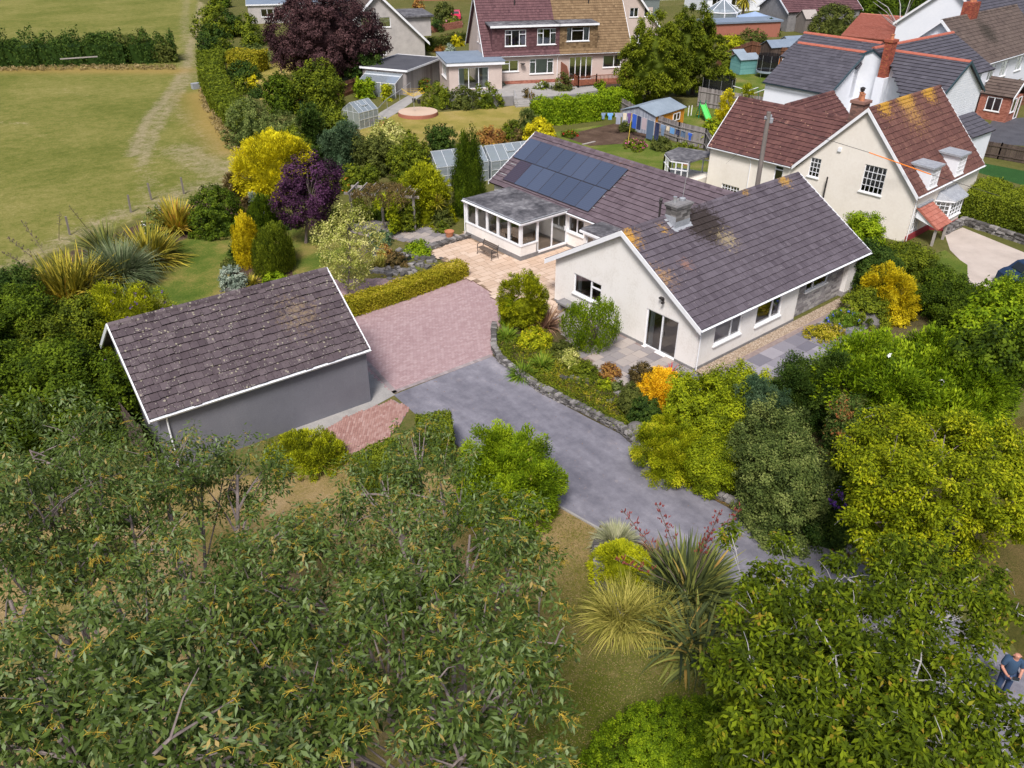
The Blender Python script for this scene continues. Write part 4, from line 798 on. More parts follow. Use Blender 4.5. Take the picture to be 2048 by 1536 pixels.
# porch canopy on oak posts
for u, k in ((.75, .06), (2.65, -.06)): MB().prism([NF(u, -.02, 1.55), NF(u, -.02, 2.25), NF(u, -1.55, 1.2), NF(u, -1.55, 1.1)], NF.d(k, 0)).build('porch_side', MC['clap'], nb)
tiles('porch_roof', nb, 'roof_orange', NF(.65, -1.62, 1.18), NF.d(1, 0), NF.d(0, 1.6, 1.07), 2.1, math.hypot(1.6, 1.07), .42, .32, lip=.05)
mb = MB(); mb.obox(NF(1.7, -.05, 2.3), NF.d(1.08, 0), NF.d(0, .12), (0, 0, .05)); mb.build('flashing', MC['lead'], nb)
for u in (.85, 2.5): MB().obox(NF(u, -1.45, .55), NF.d(.07, 0), NF.d(0, .07), (0, 0, .56)).build('post', MC['pergola_wood'], nb)
# bay window
by = [(3.6, 0), (4.1, -.85), (6.1, -.85), (6.6, 0)]
mb = MB(); mb.prism([NF(u, v, .0) for u, v in by], (0, 0, .85)); mb.build('bay_wall', MC['render_nbr'], nb)
mb = MB(); mb.prism([NF(u, v*1.04, .0) for u, v in by], (0, 0, .45)); mb.build('bay_plinth', MC['red_paint'] if 'red_paint' in MC else MC['terracotta'], nb)
for (ua, va), (ub, vb) in zip(by[:-1], by[1:]):
    a_, b_ = NF(ua, va), NF(ub, vb); L_ = np.linalg.norm(b_-a_); window(nb, Pl(a_[0], a_[1], math.atan2(b_[1]-a_[1], b_[0]-a_[0])), (.03, L_-.03, .87, 2.0), (1, 1) if L_ > 1.5 else (1,), grid=(4, 4) if L_ > 1.5 else (3, 4), inset=.02, name='bay_window')
mb = MB(); mb.prism([NF(u+(u-5.1)*.08, v*1.25, 2.02) for u, v in by], (0, 0, .1)); mb.build('bay_fascia', MC['white_upvc'], nb)
mb = MB(); top = [NF(3.75, -.03, 2.6), NF(6.45, -.03, 2.6)]; bo = [NF(u+(u-5.1)*.08, v*1.25-.02, 2.13) for u, v in by]; mb.add(bo+top, [(1, 2, 5, 4), (0, 1, 4), (2, 3, 5)]); mb.build('bay_roof', MC['lead'], nb)
# conservatory behind
cv = NF.pl(-2.2, 17.5, -math.pi/2); mb = MB(); cvp = [(-2.2, 15.9), (-2.7, 17.2), (-1.6, 18.6), (.5, 18.9), (1.5, 15.9)]
for (a0, a1), (b0, b1) in zip(cvp[:-1], cvp[1:]):
    p, q_ = NF(a0, a1), NF(b0, b1)
    for zz in (.6, 1.55, 2.1): mb.bar(p+(0, 0, zz), q_+(0, 0, zz), .07)
    for k in range(4): r_ = p+(q_-p)*k/3; mb.bar(r_+(0, 0, 0), r_+(0, 0, 2.1), .08)
mb.build('conservatory_frame', MC['white_upvc'], nb)
mb = MB(); mb.prism([NF(a, b_, 2.12) for a, b_ in cvp], (0, 0, .14)); mb.build('conservatory_roof', MC['felt'], nb)
mb = MB(); mb.prism([NF(a*.97, b_*.998, 0) for a, b_ in cvp], (0, 0, .6)); mb.build('conservatory_wall', MC['render_nbr'], nb)
# ================================================================ WHITE HOUSE WITH SLATE ROOFS
WF = Fr(38.4, 17.6, .02)   # gable line; v away = +Y side
wh = thing('house', WF(0, 0), 'white house with dark slate roofs, red ridge tiles and tall red chimney', 'house')
GH = 7.7; gfeet = 9.3; gr_ = 4.65; WE = 4.9; gsl = (GH-WE)/gr_
mb = MB(); wall(mb, WF.pl(0, 0, 0), [(0, 0), (gfeet, 0), (gfeet, WE), (gr_, GH-.1), (0, WE)]); wall(mb, WF.pl(0, 6.2, -math.pi/2), [(0, 0), (6.2, 0), (6.2, WE), (0, WE)]); mb.build('wall', MC['render_white'], wh)
WR = Fr(*WF(0, 0)[:2], -.27+math.pi/2)     # u' = along v, v' = -u
lw2 = math.hypot(gr_+.15, GH-WE+.1)
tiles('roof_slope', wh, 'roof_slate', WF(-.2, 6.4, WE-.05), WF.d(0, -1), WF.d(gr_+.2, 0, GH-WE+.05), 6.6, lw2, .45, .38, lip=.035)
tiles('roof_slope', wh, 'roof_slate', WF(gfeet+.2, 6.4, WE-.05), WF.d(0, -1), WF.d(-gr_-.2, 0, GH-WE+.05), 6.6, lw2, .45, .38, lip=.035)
ridge(wh, 'ridge_red', WF(gr_, 6.4, GH+.05), WF(gr_, -.2, GH+.05), .2)
barge(wh, [WF(-.25, -.22, WE), WF(gr_, -.22, GH+.07), WF(gfeet+.25, -.22, WE)], .22, .06, WF.d(0, -1), mat='green_verge')
# rear range with higher ridge
tiles('roof_slope', wh, 'roof_slate', WF(3.6, 7.4, 6.5), WF.d(0, -1), WF.d(3.6, 0, 1.7), 7.6, math.hypot(3.6, 1.7), .45, .38, lip=.035)
mb = MB(); mb.prism([WF(3.7, -.0, 4), WF(3.7, -.0, 6.35), WF(7.2, -.0, 7.95), WF(11, 0, 5.8), WF(11, 0, 4)], WF.d(0, 7.2)); mb.build('rear_wall', MC['render_white'], wh)
tiles('roof_slope', wh, 'roof_slate', WF(11.4, 7.4, 5.75), WF.d(0, -1), WF.d(-4.2, 0, 2.45), 7.6, math.hypot(4.2, 2.45), .45, .38, lip=.035); ridge(wh, 'ridge_red', WF(7.2, 7.5, 8.25), WF(7.2, -.2, 8.25), .2)
# cross wing towards the road
DF = Fr(44.0, 9.3, 0); dz = 8.0; dsl = .62
def dwz(x): return dz-abs(x)*dsl-.1
mb = MB(); wall(mb, DF.pl(-4., 0, 0), [(0, 0), (8, 0), (8, dwz(4)), (4, dwz(0)), (0, dwz(4))], [(2.2, 3.7, 3.2, 4.4), (4.6, 5.9, 3.2, 4.4)]); wall(mb, Pl(40.0, 12.0, -math.pi/2), [(0, 0), (2.7, 0), (2.7, 5.45), (0, 5.45)], [(.4, 1.6, 2.9, 4.6)]); wall(mb, Pl(40.0, 12.0, math.pi), [(-2.8, 0), (0, 0), (0, 5.3), (-2.8, 6.6)]); wall(mb, Pl(42.75, 20, -math.pi/2), [(0, 0), (7.9, 0), (7.9, 5.5), (3.3, 8.0), (0, 6.4)]); mb.build('clapboard_wall', MC['clap'], wh)
mb = MB()
for k in range(28): 
    zz = 2.5+k*.2; hw = min(4., (dz-.2-zz)/dsl)
    if hw > .1: mb.box(44-hw, 9.272, zz, 44+hw, 9.298, zz+.17)
mb.build('weatherboard', MC['clap'], wh)
window(wh, DF.pl(-4, 0, 0), (2.2, 3.7, 3.2, 4.4), (1, 1)); window(wh, DF.pl(-4, 0, 0), (4.6, 5.9, 3.2, 4.4), (1, 1)); window(wh, Pl(40.0, 12.0, -math.pi/2), (.4, 1.6, 2.9, 4.6), (1, 1))
ld = math.hypot(4.25, 4.25*dsl)
tiles('roof_slope', wh, 'roof_slate', (39.75, 16.6, dz-4.25*dsl), (0, -1, 0), (4.25, 0, 4.25*dsl), 7.5, ld, .45, .38, poly=[(4.6, 0), (7.5, 0), (7.5, ld), (.3, ld)]); tiles('roof_slope', wh, 'roof_slate', (48.25, 16.6, dz-4.25*dsl), (0, -1, 0), (-4.25, 0, 4.25*dsl), 7.5, ld, .45, .38, lip=.035)
ridge(wh, 'ridge_red', (44, 16.6, dz+.05), (44, 9.1, dz+.05), .2); barge(wh, [(39.7, 9.08, dz-4.3*dsl), (44, 9.08, dz+.06), (48.3, 9.08, dz-4.3*dsl)], .22, .06, (0, -1, 0), mat='green_verge')
# main range to the east
tiles('roof_slope', wh, 'roof_slate', (42.6, 12.0, 5.57), (1, 0, 0), (0, 4.7, 2.63), 14.4, math.hypot(4.7, 2.63), .45, .38); tiles('roof_slope', wh, 'roof_slate', (44, 20.8, 5.9), (1, 0, 0), (0, -4.1, 2.3), 13, math.hypot(4.1, 2.3), .45, .38, lip=.035)
ridge(wh, 'ridge_red', (42.6, 16.7, 8.25), (57, 16.7, 8.25), .2); mb = MB(); wall(mb, Pl(44, 12.9, 0), [(0, 0), (12.7, 0), (12.7, 5.9), (0, 5.9)], [(9, 10.6, 3.6, 4.9)]); wall(mb, Pl(56.7, 12.9, math.pi/2), [(0, 0), (7.6, 0), (7.6, 5.9), (3.8, 8), (0, 5.9)]); mb.build('east_wall', MC['render_white'], wh); window(wh, Pl(44, 12.9, 0), (9, 10.6, 3.6, 4.9), (1, 1))
WF2 = WF; WF = Fr(36.9, 15.6, 0); mb = MB(); mb.obox(WF(5.5, -.42, 2.9), WF.d(.5, 0), WF.d(0, .40), (0, 0, 3.2)); mb.build('chimney_breast', MC['render_white'], wh)
barge(wh, [(42.7, 20.05, 6.45), (42.7, 16.7, 8.1), (42.7, 12.1, 5.6)], .2, .05, (-1, 0, 0), mat='green_verge')
mb = MB(); brickstack(mb, WF, 5.05, 5.95, -.72, -.12, 6.1, 8.9); mb.obox(WF(5.5, -.42, 8.98), WF.d(.52, 0), WF.d(0, .37), (0, 0, .1), .6); c2 = mb.build('chimney', MC['chimney_brick'], wh)
MB().lathe(WF(5.5, -.42, 9.07), [(.16, 0), (.13, .3), (.17, .34), (.16, .4), (0, .4)], 12).build('chimney_pot', MC['terracotta'], c2)
tiles('lean_roof', wh, 'roof_slate', (43.4, 7.0, 2.5), (1, 0, 0), (0, 2.2, 1.1), 4.2, 2.46, .45, .38); mb = MB(); mb.box(43.6, 7.2, 0, 47.4, 9.2, 2.45); mb.build('lean_wall', MC['render_white'], wh)
WF = WF2
gutter(wh, WF(-.28, 6.4, WE-.08), WF(-.28, -.2, WE-.08), mat='green_verge'); downpipe(wh, [WF(-.28, -.05, WE-.12), WF(-.1, -.1, WE-.4), WF(-.1, -.1, 0)], mat='black_metal')
# ================================================================ FAR WHITE HOUSE (brown roof)
FFr = Fr(59.0, 14.6, .04)
fh = thing('house', FFr(0, 0), 'long white house with moss-streaked brown roof and brick porch at far right', 'house'); fz, fr_, fv = 5.2, 8.95, 4.1
mb = MB(); fw_ = [(1.0, 2.8, 3.4, 4.8), (4.2, 5.9, 3.3, 4.8), (7.4, 9.2, 3.3, 4.8), (11.5, 13.3, 3.4, 4.8), (9.2, 11, .8, 2.3), (13, 15, .8, 2.3)]
wall(mb, FFr.pl(0, .1, 0), [(0, 0), (18, 0), (18, fz), (0, fz)], fw_); wall(mb, FFr.pl(.1, 2*fv, -math.pi/2), [(0, 0), (2*fv, 0), (2*fv, fz), (fv, fr_-.1), (0, fz)]); mb.build('wall', MC['render_white'], fh)
for r_ in fw_: window(fh, FFr.pl(0, .1, 0), r_, (1, 1.3), {0: .7})
roof_pair(fh, FFr, 'roof_brown', -.3, 18.5, -.25, 2*fv+.25, fz, fr_, fv, .36, .40, lip=.045)
barge(fh, [FFr(-.35, -.27, fz+.02), FFr(-.35, fv, fr_+.05), FFr(-.35, 2*fv+.27, fz+.02)], .3, .06, FFr.d(-1, 0)); gutter(fh, FFr(-.3, -.33, fz-.03), FFr(18, -.33, fz-.03))
mb = MB(); brickstack(mb, FFr, 5.3, 6.9, fv-.5, fv+.6, 8.3, 10.1); cf_ = mb.build('chimney', MC['chimney_brick'], fh); mb = MB(); [mb.lathe(FFr(u, fv, 10.1), [(.18, 0), (.15, .5), (.1, .5)], 10) for u in (5.7, 6.5)]; mb.build('chimney_pot', MC['terracotta'], cf_)
PFr = Fr(62.2, 11.6, .04); mb = MB(); brickstack(mb, PFr, 0, 3.2, 0, 2.9, 0, 2.4); mb.build('porch_wall', MC['brick_red'], fh)
tiles('porch_roof', fh, 'roof_brown', PFr(-.2, -.2, 2.4), PFr.d(0, 1), PFr.d(1.8, 0, 1.4), 3.2, 2.28, .33, .36); tiles('porch_roof', fh, 'roof_brown', PFr(3.4, -.2, 2.4), PFr.d(0, 1), PFr.d(-1.8, 0, 1.4), 3.2, 2.28, .33, .36); barge(fh, [PFr(-.25, -.2, 2.4), PFr(1.6, -.2, 3.9), PFr(3.45, -.2, 2.4)], .3, .06, PFr.d(0, -1))
window(fh, PFr.pl(0, 0, 0), (.5, 1.5, .9, 2.2), (1,), inset=-.02); window(fh, PFr.pl(0, 0, 0), (1.9, 2.8, .05, 2.2), (1,), inset=-.02, name='porch_door', sill=False); window(fh, PFr.pl(0, 2.9, -math.pi/2), (.7, 2.1, .9, 2.2), (1, 1), inset=-.02)
# house behind it
BFr = Fr(77, 21, .04); bh = thing('house', BFr(0, 0), 'white gabled house with grey roof cut off by the top right corner', 'house')
mb = MB(); wall(mb, BFr.pl(0, 11, -math.pi/2), [(0, 0), (11, 0), (11, 6), (5.5, 10.4), (0, 6)]); wall(mb, BFr.pl(0, 0, 0), [(0, 0), (16, 0), (16, 6), (0, 6)], [(5, 7, 3.5, 5)]); mb.build('wall', MC['render_white'], bh); window(bh, BFr.pl(0, 0, 0), (5, 7, 3.5, 5))
roof_pair(bh, BFr, 'roof_slate', -.3, 16, -.3, 11.3, 5.9, 10.5, 5.5, .4, .42); barge(bh, [BFr(-.35, -.3, 5.9), BFr(-.35, 5.5, 10.55), BFr(-.35, 11.3, 5.9)], .3, .06, BFr.d(-1, 0))
# orange roofed outbuilding
o0, o1, o2, o3 = G(890/3.1605+1400, 225/3.1605, 3), G(1290/3.1605+1400, 262/3.1605, 3), G(945/3.1605+1400, 80/3.1605, 4.9), G(1380/3.1605+1400, 110/3.1605, 4.9)
A_ = (o1-o0); La = np.linalg.norm(A_); A_ /= La; S_ = (o2-o0); S_ -= A_*(S_@A_); Ls = np.linalg.norm(S_)
ob = thing('outbuilding', ((o0+o1)/2)*(1, 1, 0), 'brick outbuilding with faded orange tiled roof behind the white house', 'outbuilding')
tiles('roof_slope', ob, 'roof_orange', o0, A_, S_, La, Ls, .25, .3); tiles('roof_slope', ob, 'roof_orange', o0+S_*(2, 2, 0), A_, S_*(-1, -1, 1), La, Ls, .25, .3)
ridge(ob, 'roof_orange', o0+S_+(0, 0, .04), o1+S_+(0, 0, .04), .2)
mb = MB(); pa, pb = o0*(1, 1, 0)+S_*(1, 1, 0)*.04, o1*(1, 1, 0)+S_*(1, 1, 0)*.04; hd_ = S_*(1, 1, 0)*1.9; mb.prism([pa, pb, pb+hd_, pa+hd_], (0, 0, 2.95)); mb.build('wall', MC['brick_old'], ob)
mb = MB(); q0 = G(1690, 85, 2.3); q1 = G(1800, 96, 2.3); mb.prism([q0*(1, 1, 0), q1*(1, 1, 0), q1*(1, 1, 0)+(2.5, 6, 0), q0*(1, 1, 0)+(2.5, 6, 0)], (0, 0, 2.0)); mb.build('brick_garden_wall', MC['brick_old'], label='old brown brick wall in front of the orange roofed outbuilding', cat='wall')
gr2 = thing('garage', G(1850, 60), 'grey ribbed metal roofed garage beside the orange roofed outbuilding', 'garage')
mb = MB(); r0 = o1+(.3, 0, .2); rr = [r0, r0+A_*5.5+(.8, 0, 0), r0+A_*5.5+S_*1.2+(.8, 0, 0), r0+S_*1.1]; mb.add(rr+[np.array(p)-(0, 0, .15) for p in rr], [(0, 1, 2, 3), (0, 4, 5, 1), (3, 7, 4, 0)])
for k in range(13): a_ = k/12; mb.bar(rr[0]*(1-a_)+rr[1]*a_+(0, 0, .02), rr[3]*(1-a_)+rr[2]*a_+(0, 0, .02), .07, .05)
mb.build('roof', MC['roof_slate'], gr2); mb = MB(); mb.prism([np.array(p)*(1, 1, 0) for p in rr], (0, 0, 2.7)); mb.build('wall', MC['concrete'], gr2)
# ================================================================ SEMI-DETACHED CHALET HOUSES
SY_ = math.atan2(-7.2, 15.0); SFr = Fr(30.9, 55.0, SY_); sz, srz, sv_ = 3.62, 9.35, 4.7
def semi(u0, u1, roofm, lab, brick, name='house'):
    t_ = thing(name, SFr((u0+u1)/2, 0), lab, 'house'); return t_
s1 = semi(0, 8.5, '', 'left half of the chalet pair, plum tiled roof and wide brown dormer', 0); s2h = semi(8.5, 16.9, '', 'right half of the chalet pair, lichened tan tiled roof and timber deck', 0)
LPL = SFr.pl(0, 0, 0); pal_ = Pl(*SFr(0, 0)[:2], SY_)
wa = [(1.75, 3.75, 1.95, 3.15), (5.05, 7.85, 1.6, 3.2)]; wb = [(9.75, 12.5, .75, 3.25), (13.8, 16.0, 1.95, 3.3)]
def sroof(v): return sz+(v+.3)*(srz-sz)/(sv_+.3)-.1
mb = MB(); wall(mb, pal_, [(0, .95), (8.5, .95), (8.5, sz+.2), (0, sz+.2)], wa); wall(mb, SFr.pl(0, 2*sv_, -math.pi/2), [(0, 0), (2*sv_, 0), (2*sv_, sroof(0)), (sv_, sroof(sv_)), (0, sroof(0))], [(5.2, 5.6, 4.6, 6.3), (6.4, 6.9, 4.6, 5.6)]); mb.build('wall', MC['render_pink'], s1)
window(s1, SFr.pl(0, 2*sv_, -math.pi/2), (5.2, 5.6, 4.6, 6.3), (1,)); window(s1, SFr.pl(0, 2*sv_, -math.pi/2), (6.4, 6.9, 4.6, 5.6), (1,))
mb = MB(); brickstack(mb, SFr, 0.0, 8.5, -.02, 2, 0, .94, .09, .25); mb.build('brick_base', MC['brick_red'], s1)
mb = MB(); wall(mb, pal_, [(8.5, .0), (16.9, .0), (16.9, sz+.2), (8.5, sz+.2)], wb); wall(mb, SFr.pl(16.9, 0, math.pi/2), [(0, 0), (2*sv_, 0), (2*sv_, sroof(0)), (sv_, sroof(sv_)), (0, sroof(0))]); mb.build('wall', MC['render_pink'], s2h)
window(s1, pal_, wa[0], (1, 1.1), {0: .7}); window(s1, pal_, wa[1], (1, 2, 1), {0: .78, 2: .78}, curtain='blind', cside='full'); window(s2h, pal_, wb[0], (.9, .8, .8, .9), name='patio_door', sill=False); window(s2h, pal_, wb[1], (1.5, 1))
slen = math.hypot(sv_+.3, srz-sz)
for t_, u0, u1, m_ in ((s1, -.3, 8.5, 'roof_plum'), (s2h, 8.5, 17.2, 'roof_tan')):
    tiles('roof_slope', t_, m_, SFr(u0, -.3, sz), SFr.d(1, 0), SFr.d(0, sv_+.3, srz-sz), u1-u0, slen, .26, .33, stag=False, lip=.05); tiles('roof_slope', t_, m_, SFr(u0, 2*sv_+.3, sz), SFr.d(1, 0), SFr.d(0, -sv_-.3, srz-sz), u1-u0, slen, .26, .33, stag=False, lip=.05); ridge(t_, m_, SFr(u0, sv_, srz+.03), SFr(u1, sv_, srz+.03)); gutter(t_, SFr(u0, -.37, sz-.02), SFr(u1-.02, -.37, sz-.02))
barge(s1, [SFr(-.33, -.3, sz+.03), SFr(-.33, sv_, srz+.06), SFr(-.33, 2*sv_+.3, sz+.03)], .26, .05, SFr.d(-1, 0)); barge(s2h, [SFr(17.2, -.3, sz+.03), SFr(17.2, sv_, srz+.06), SFr(17.2, 2*sv_+.3, sz+.03)], .26, .05, SFr.d(1, 0))
def dormer(t_, u0, u1, m_, wins, z1=6.6, z0=3.9, dv=.12, face='tile_hung'):
    pl_ = Pl(*SFr(u0, dv)[:2], SY_); mb = MB(); vt = (z1-sz)/(srz-sz)*(sv_+.3)-.3; wins = [(a-u0, b_-u0, c, d) for a, b_, c, d in wins]
    wall(mb, pl_, [(0, z0), (u1-u0, z0), (u1-u0, z1), (0, z1)], wins, .1)
    for u in (u0, u1): mb.add([SFr(u, dv, z0), SFr(u, vt, z1), SFr(u, dv, z1)], [(0, 1, 2)])
    for k in range(int((z1-z0)/.16)):
        zz = z0+k*.16; x = 0
        while x < u1-u0-.05:
            xb = min(x+.28, u1-u0)
            if not any(a-.03 < (x+xb)/2 < b_+.03 and c-.05 < zz+.08 < d+.03 for a, b_, c, d in wins): pl_.box(mb, x+.005, xb-.005, zz, zz+.15, .0, .022, random.random())
            x += .28
    d_ = mb.build('dormer', MC[face], t_)
    mb = MB(); mb.prism([SFr(u0-.3, dv-.4, z1+.02), SFr(u1+.0, dv-.4, z1+.02), SFr(u1+.0, vt+.2, z1+.1), SFr(u0-.3, vt+.2, z1+.1)], (0, 0, .14)); mb.build('dormer_roof', MC['felt'], d_)
    mb = MB(); mb.obox(SFr((u0+u1)/2-.15, dv-.42, z1+.06), SFr.d((u1-u0)/2+.15, 0), SFr.d(0, .02), (0, 0, .11)); mb.build('dormer_fascia', MC['white_upvc'], d_)
    for w_ in wins: window(t_, pl_, w_, (1, 1.2, 1) if t_ is s1 else (.7, 1.6, .8), {0: .72, 2: .72} if t_ is s1 else {1: .75}, inset=.03, name='dormer_window', curtain='curtain_lilac' if w_[0] < 3 and t_ is s1 else 'curtain')
dormer(s1, .75, 8.5, 'roof_plum', [(2.2, 4.6, 4.6, 6.25), (5.9, 8.1, 4.65, 6.3)]); dormer(s2h, 8.52, 13.0, 'roof_tan', [(9.3, 12.0, 4.9, 6.35)], z0=3.9, face='roof_tan')
downpipe(s1, [SFr(5.3, .9, 6.7), SFr(5.3, .88, 4.2)]); downpipe(s1, [SFr(8.45, -.3, 3.55), SFr(8.3, -.06, 3.3), SFr(8.3, -.06, 1)])
for t_, u in ((s1, 6.3), (s2h, 10.8)): mb = MB(); brickstack(mb, SFr, u-.5, u+.5, sv_-.5, sv_+.4, 8.4, 10.4); mb.build('chimney', MC['brick_old'], t_)
for t_, u in ((s1, 4.2), (s2h, 13)): MB().tube([SFr(u, sv_-.9, 8.2), SFr(u, sv_-.9, 9.2)], .07, 8).build('vent_pipe', MC['black_metal'], t_)
# flat roofed extension of the left house
mb = MB(); ep = SFr.pl(-4.6, -2.2, 0); wall(mb, ep, [(0, 0), (5.9, 0), (5.9, 3.3), (0, 3.3)], [(1.05, 4.4, .75, 2.95)]); wall(mb, SFr.pl(-4.6, 3.8, -math.pi/2), [(0, 0), (6.0, 0), (6.0, 3.3), (0, 3.3)], [(1.6, 4.4, 1.6, 2.9)]); wall(mb, SFr.pl(1.3, -2.2, math.pi/2), [(0, 0), (2.2, 0), (2.2, 3.3), (0, 3.3)]); mb.build('extension_wall', MC['render_pink'], s1)
window(s1, ep, (1.05, 4.4, .75, 2.95), (1, 1, 1), name='patio_door', sill=False, curtain='blind', cside='both'); window(s1, SFr.pl(-4.6, 3.8, -math.pi/2), (1.6, 4.4, 1.6, 2.9), (1, 1, 1))
mb = MB(); mb.prism([SFr(-4.95, -2.6, 3.52), SFr(1.6, -2.6, 3.52), SFr(1.6, -.1, 3.52), SFr(.0, .1, 3.55), SFr(.0, 4.1, 3.55), SFr(-4.95, 4.1, 3.55)], (0, 0, .1)); mb.build('extension_roof', MC['felt_blue'], s1)
mb = MB(); mb.prism([SFr(-4.9, -2.55, 3.2), SFr(1.55, -2.55, 3.2), SFr(1.55, -.1, 3.2), SFr(-.02, -.1, 3.2), SFr(-.02, 4.05, 3.2), SFr(-4.9, 4.05, 3.2)], (0, 0, .31)); mb.build('extension_fascia', MC['white_upvc'], s1)
mb = MB(); mb.lathe(SFr(4.15, -.35, 2.7), [(0, 0), (.18, .02), (.28, .1), (.3, .12)], 12); mb.build('satellite_dish', MC['black_metal'], s1)
# deck of the right house
dk = thing('timber_deck', SFr(13, -2), 'red stained timber deck with slatted balustrade outside the right half of the chalet pair', 'deck')
mb = MB(); 
for k in range(20): mb.obox(SFr(9.6+k*.35, -1.4, .72), SFr.d(.165, 0), SFr.d(0, 1.4), (0, 0, .03), random.random())
mb.build('deck_boards', MC['deck_red'], dk); mb = MB()
for (a0, a1), (b0, b1) in (((12.1, -2.8), (16.5, -2.8)), ((16.5, -2.8), (16.5, -.2)), ((9.7, -3.6), (12.1, -2.8)), ((9.7, -3.6), (9.7, -2.2))):
    p, q_ = SFr(a0, a1), SFr(b0, b1); L_ = np.linalg.norm(q_-p); mb.bar(p+(0, 0, 1.7), q_+(0, 0, 1.7), .09, .06); mb.bar(p+(0, 0, .85), q_+(0, 0, .85), .07)
    for k in range(int(L_/.16)+1): r_ = p+(q_-p)*k*.16/L_; mb.bar(r_+(0, 0, .8), r_+(0, 0, 1.68), .05, tone=random.random())
    mb.bar(p*(1, 1, 0), p+(0, 0, 1.85), .1); mb.bar(q_*(1, 1, 0), q_+(0, 0, 1.85), .1)
mb.build('balustrade', MC['deck_red'], dk); mb = MB(); mb.prism([SFr(9.6, -2.8, 0), SFr(16.5, -2.8, 0), SFr(16.5, -.1, 0), SFr(9.6, -.1, 0)], (0, 0, .68)); mb.build('deck_base', MC['fence_dark'], dk)
mb = MB(); pts = [SFr(8.7, -.1, .1), SFr(8.7, -2.6, .1), SFr(8.7, -3.2, 1.0), SFr(8.7, -3.0, 2.1), SFr(8.7, -2.2, 2.7), SFr(8.7, -.1, 2.8)]; mb.prism(pts, SFr.d(.07, 0)); mb.build('privacy_screen', MC['deck_red'], label='brown curved top timber privacy screen between the two chalet houses', cat='fence panel')
# terrace and retaining wall
sheet('chalet_terrace', [tuple(SFr(*p)[:2]) for p in ((-4.8, -7.4), (4.6, -7.5), (9, -6.2), (11.5, -5.2), (12, -.05), (-4.8, -.05))], .6, 'concrete', thick=.59)
mb = MB(); mb.prism([SFr(-6.5, -7.6), SFr(1.2, -7.8), SFr(1.2, -7.5), SFr(-6.5, -7.3)], (0, 0, .95)); mb.prism([SFr(3.0, -7.9), SFr(9.5, -6.6), SFr(9.5, -6.3), SFr(3.0, -7.6)], (0, 0, .6)); mb.build('retaining_wall', MC['plinth'], label='low grey concrete retaining wall under the shrubs below the chalet terrace', cat='wall')
mb = MB(); [mb.prism([SFr(1.25, -8.6+k*.3, 0), SFr(2.95, -8.6+k*.3, 0), SFr(2.95, -8.3+k*.3, 0), SFr(1.25, -8.3+k*.3, 0)], (0, 0, .15*(k+1))) for k in range(4)]; mb.build('garden_steps', MC['concrete'], label='concrete steps with handrails down from the chalet terrace', cat='steps')
rl = MB()
for u in (1.3, 2.9): rl.tube([SFr(u, -8.6, 0), SFr(u, -8.6, .95), SFr(u, -8.3, 1.15), SFr(u, -7.5, 1.55), SFr(u, -7.4, .6)], .025, 6)
rl.build('handrail', MC['steel'], label='pale tubular handrails either side of the concrete terrace steps', cat='handrail')
# round sunny patio + rotary dryer ground disc
pc = SFr(-9.2, -9.6); mb = MB(); mb.lathe((pc[0], pc[1], 0), [(2.0, 0), (2.0, .3), (1.98, .35)], 36); mb.build('round_patio_wall', MC['brick_red'], label='low curved brick wall round the circular patio', cat='wall')
sheet('round_patio', [(pc[0]+1.97*math.cos(a), pc[1]+1.97*math.sin(a)) for a in np.linspace(0, 6.28, 40)[:-1]], .36, 'sandstone')
# ================================================================ OTHER FAR HOUSES
GF2 = Fr(26.3, 81.6, math.atan2(-4.9, 11.7))
gh_ = thing('house', GF2(6, 0), 'grey pebbledash chalet house with white barge boards behind the copper beech', 'house')
mb = MB(); gw = [(4.0, 5.6, 3.9, 5.1), (6.4, 7.9, 3.9, 5.1), (5.9, 7.1, .5, 1.7)]; gpl = GF2.pl(0, 0, 0); wall(mb, gpl, [(0.4, -.3), (12.3, -.3), (12.3, 2.0), (6.35, 7.9), (.4, 2.0)], gw); mb.build('wall', MC['pebbledash'], gh_)
for r_ in gw: window(gh_, gpl, r_, (1,))
l3 = math.hypot(6.5, 6.15)
tiles('roof_slope', gh_, 'roof_brown', GF2(-.15, 11, 1.85), GF2.d(0, -1), GF2.d(6.5, 0, 6.2), 11.4, l3, .33, .36); tiles('roof_slope', gh_, 'roof_slate', GF2(12.85, 11, 1.85), GF2.d(0, -1), GF2.d(-6.5, 0, 6.2), 11.4, l3, .33, .36); ridge(gh_, 'roof_brown', GF2(6.35, 11, 8.1), GF2(6.35, -.4, 8.1))
barge(gh_, [GF2(-.2, -.45, 1.9), GF2(6.35, -.45, 8.13), GF2(12.9, -.45, 1.9)], .35, .08, GF2.d(0, -1)); downpipe(gh_, [GF2(5.95, -.06, 6.2), GF2(5.95, -.06, 0)], 'black_metal', .06)
mb = MB(); mb.obox(GF2(11.9, 5, 3.6), GF2.d(1.7, 0), GF2.d(0, 3.4), (0, 0, 1.2)); dd = mb.build('side_dormer', MC['pebbledash'], gh_); mb = MB(); mb.obox(GF2(12.0, 5, 4.9), GF2.d(2.0, 0), GF2.d(0, 3.8), (0, 0, .1)); mb.build('dormer_roof', MC['felt'], dd); window(gh_, GF2.pl(13.62, 2, math.pi/2), (1, 3, 3.2, 4.5), (1, 1), inset=-.02)
KF = Fr(61.0, 68.4, math.atan2(-4.3, 9)); kh = thing('house', KF(5, 0), 'pale gabled chalet house with green slate hung dormer behind the chalet pair', 'house')
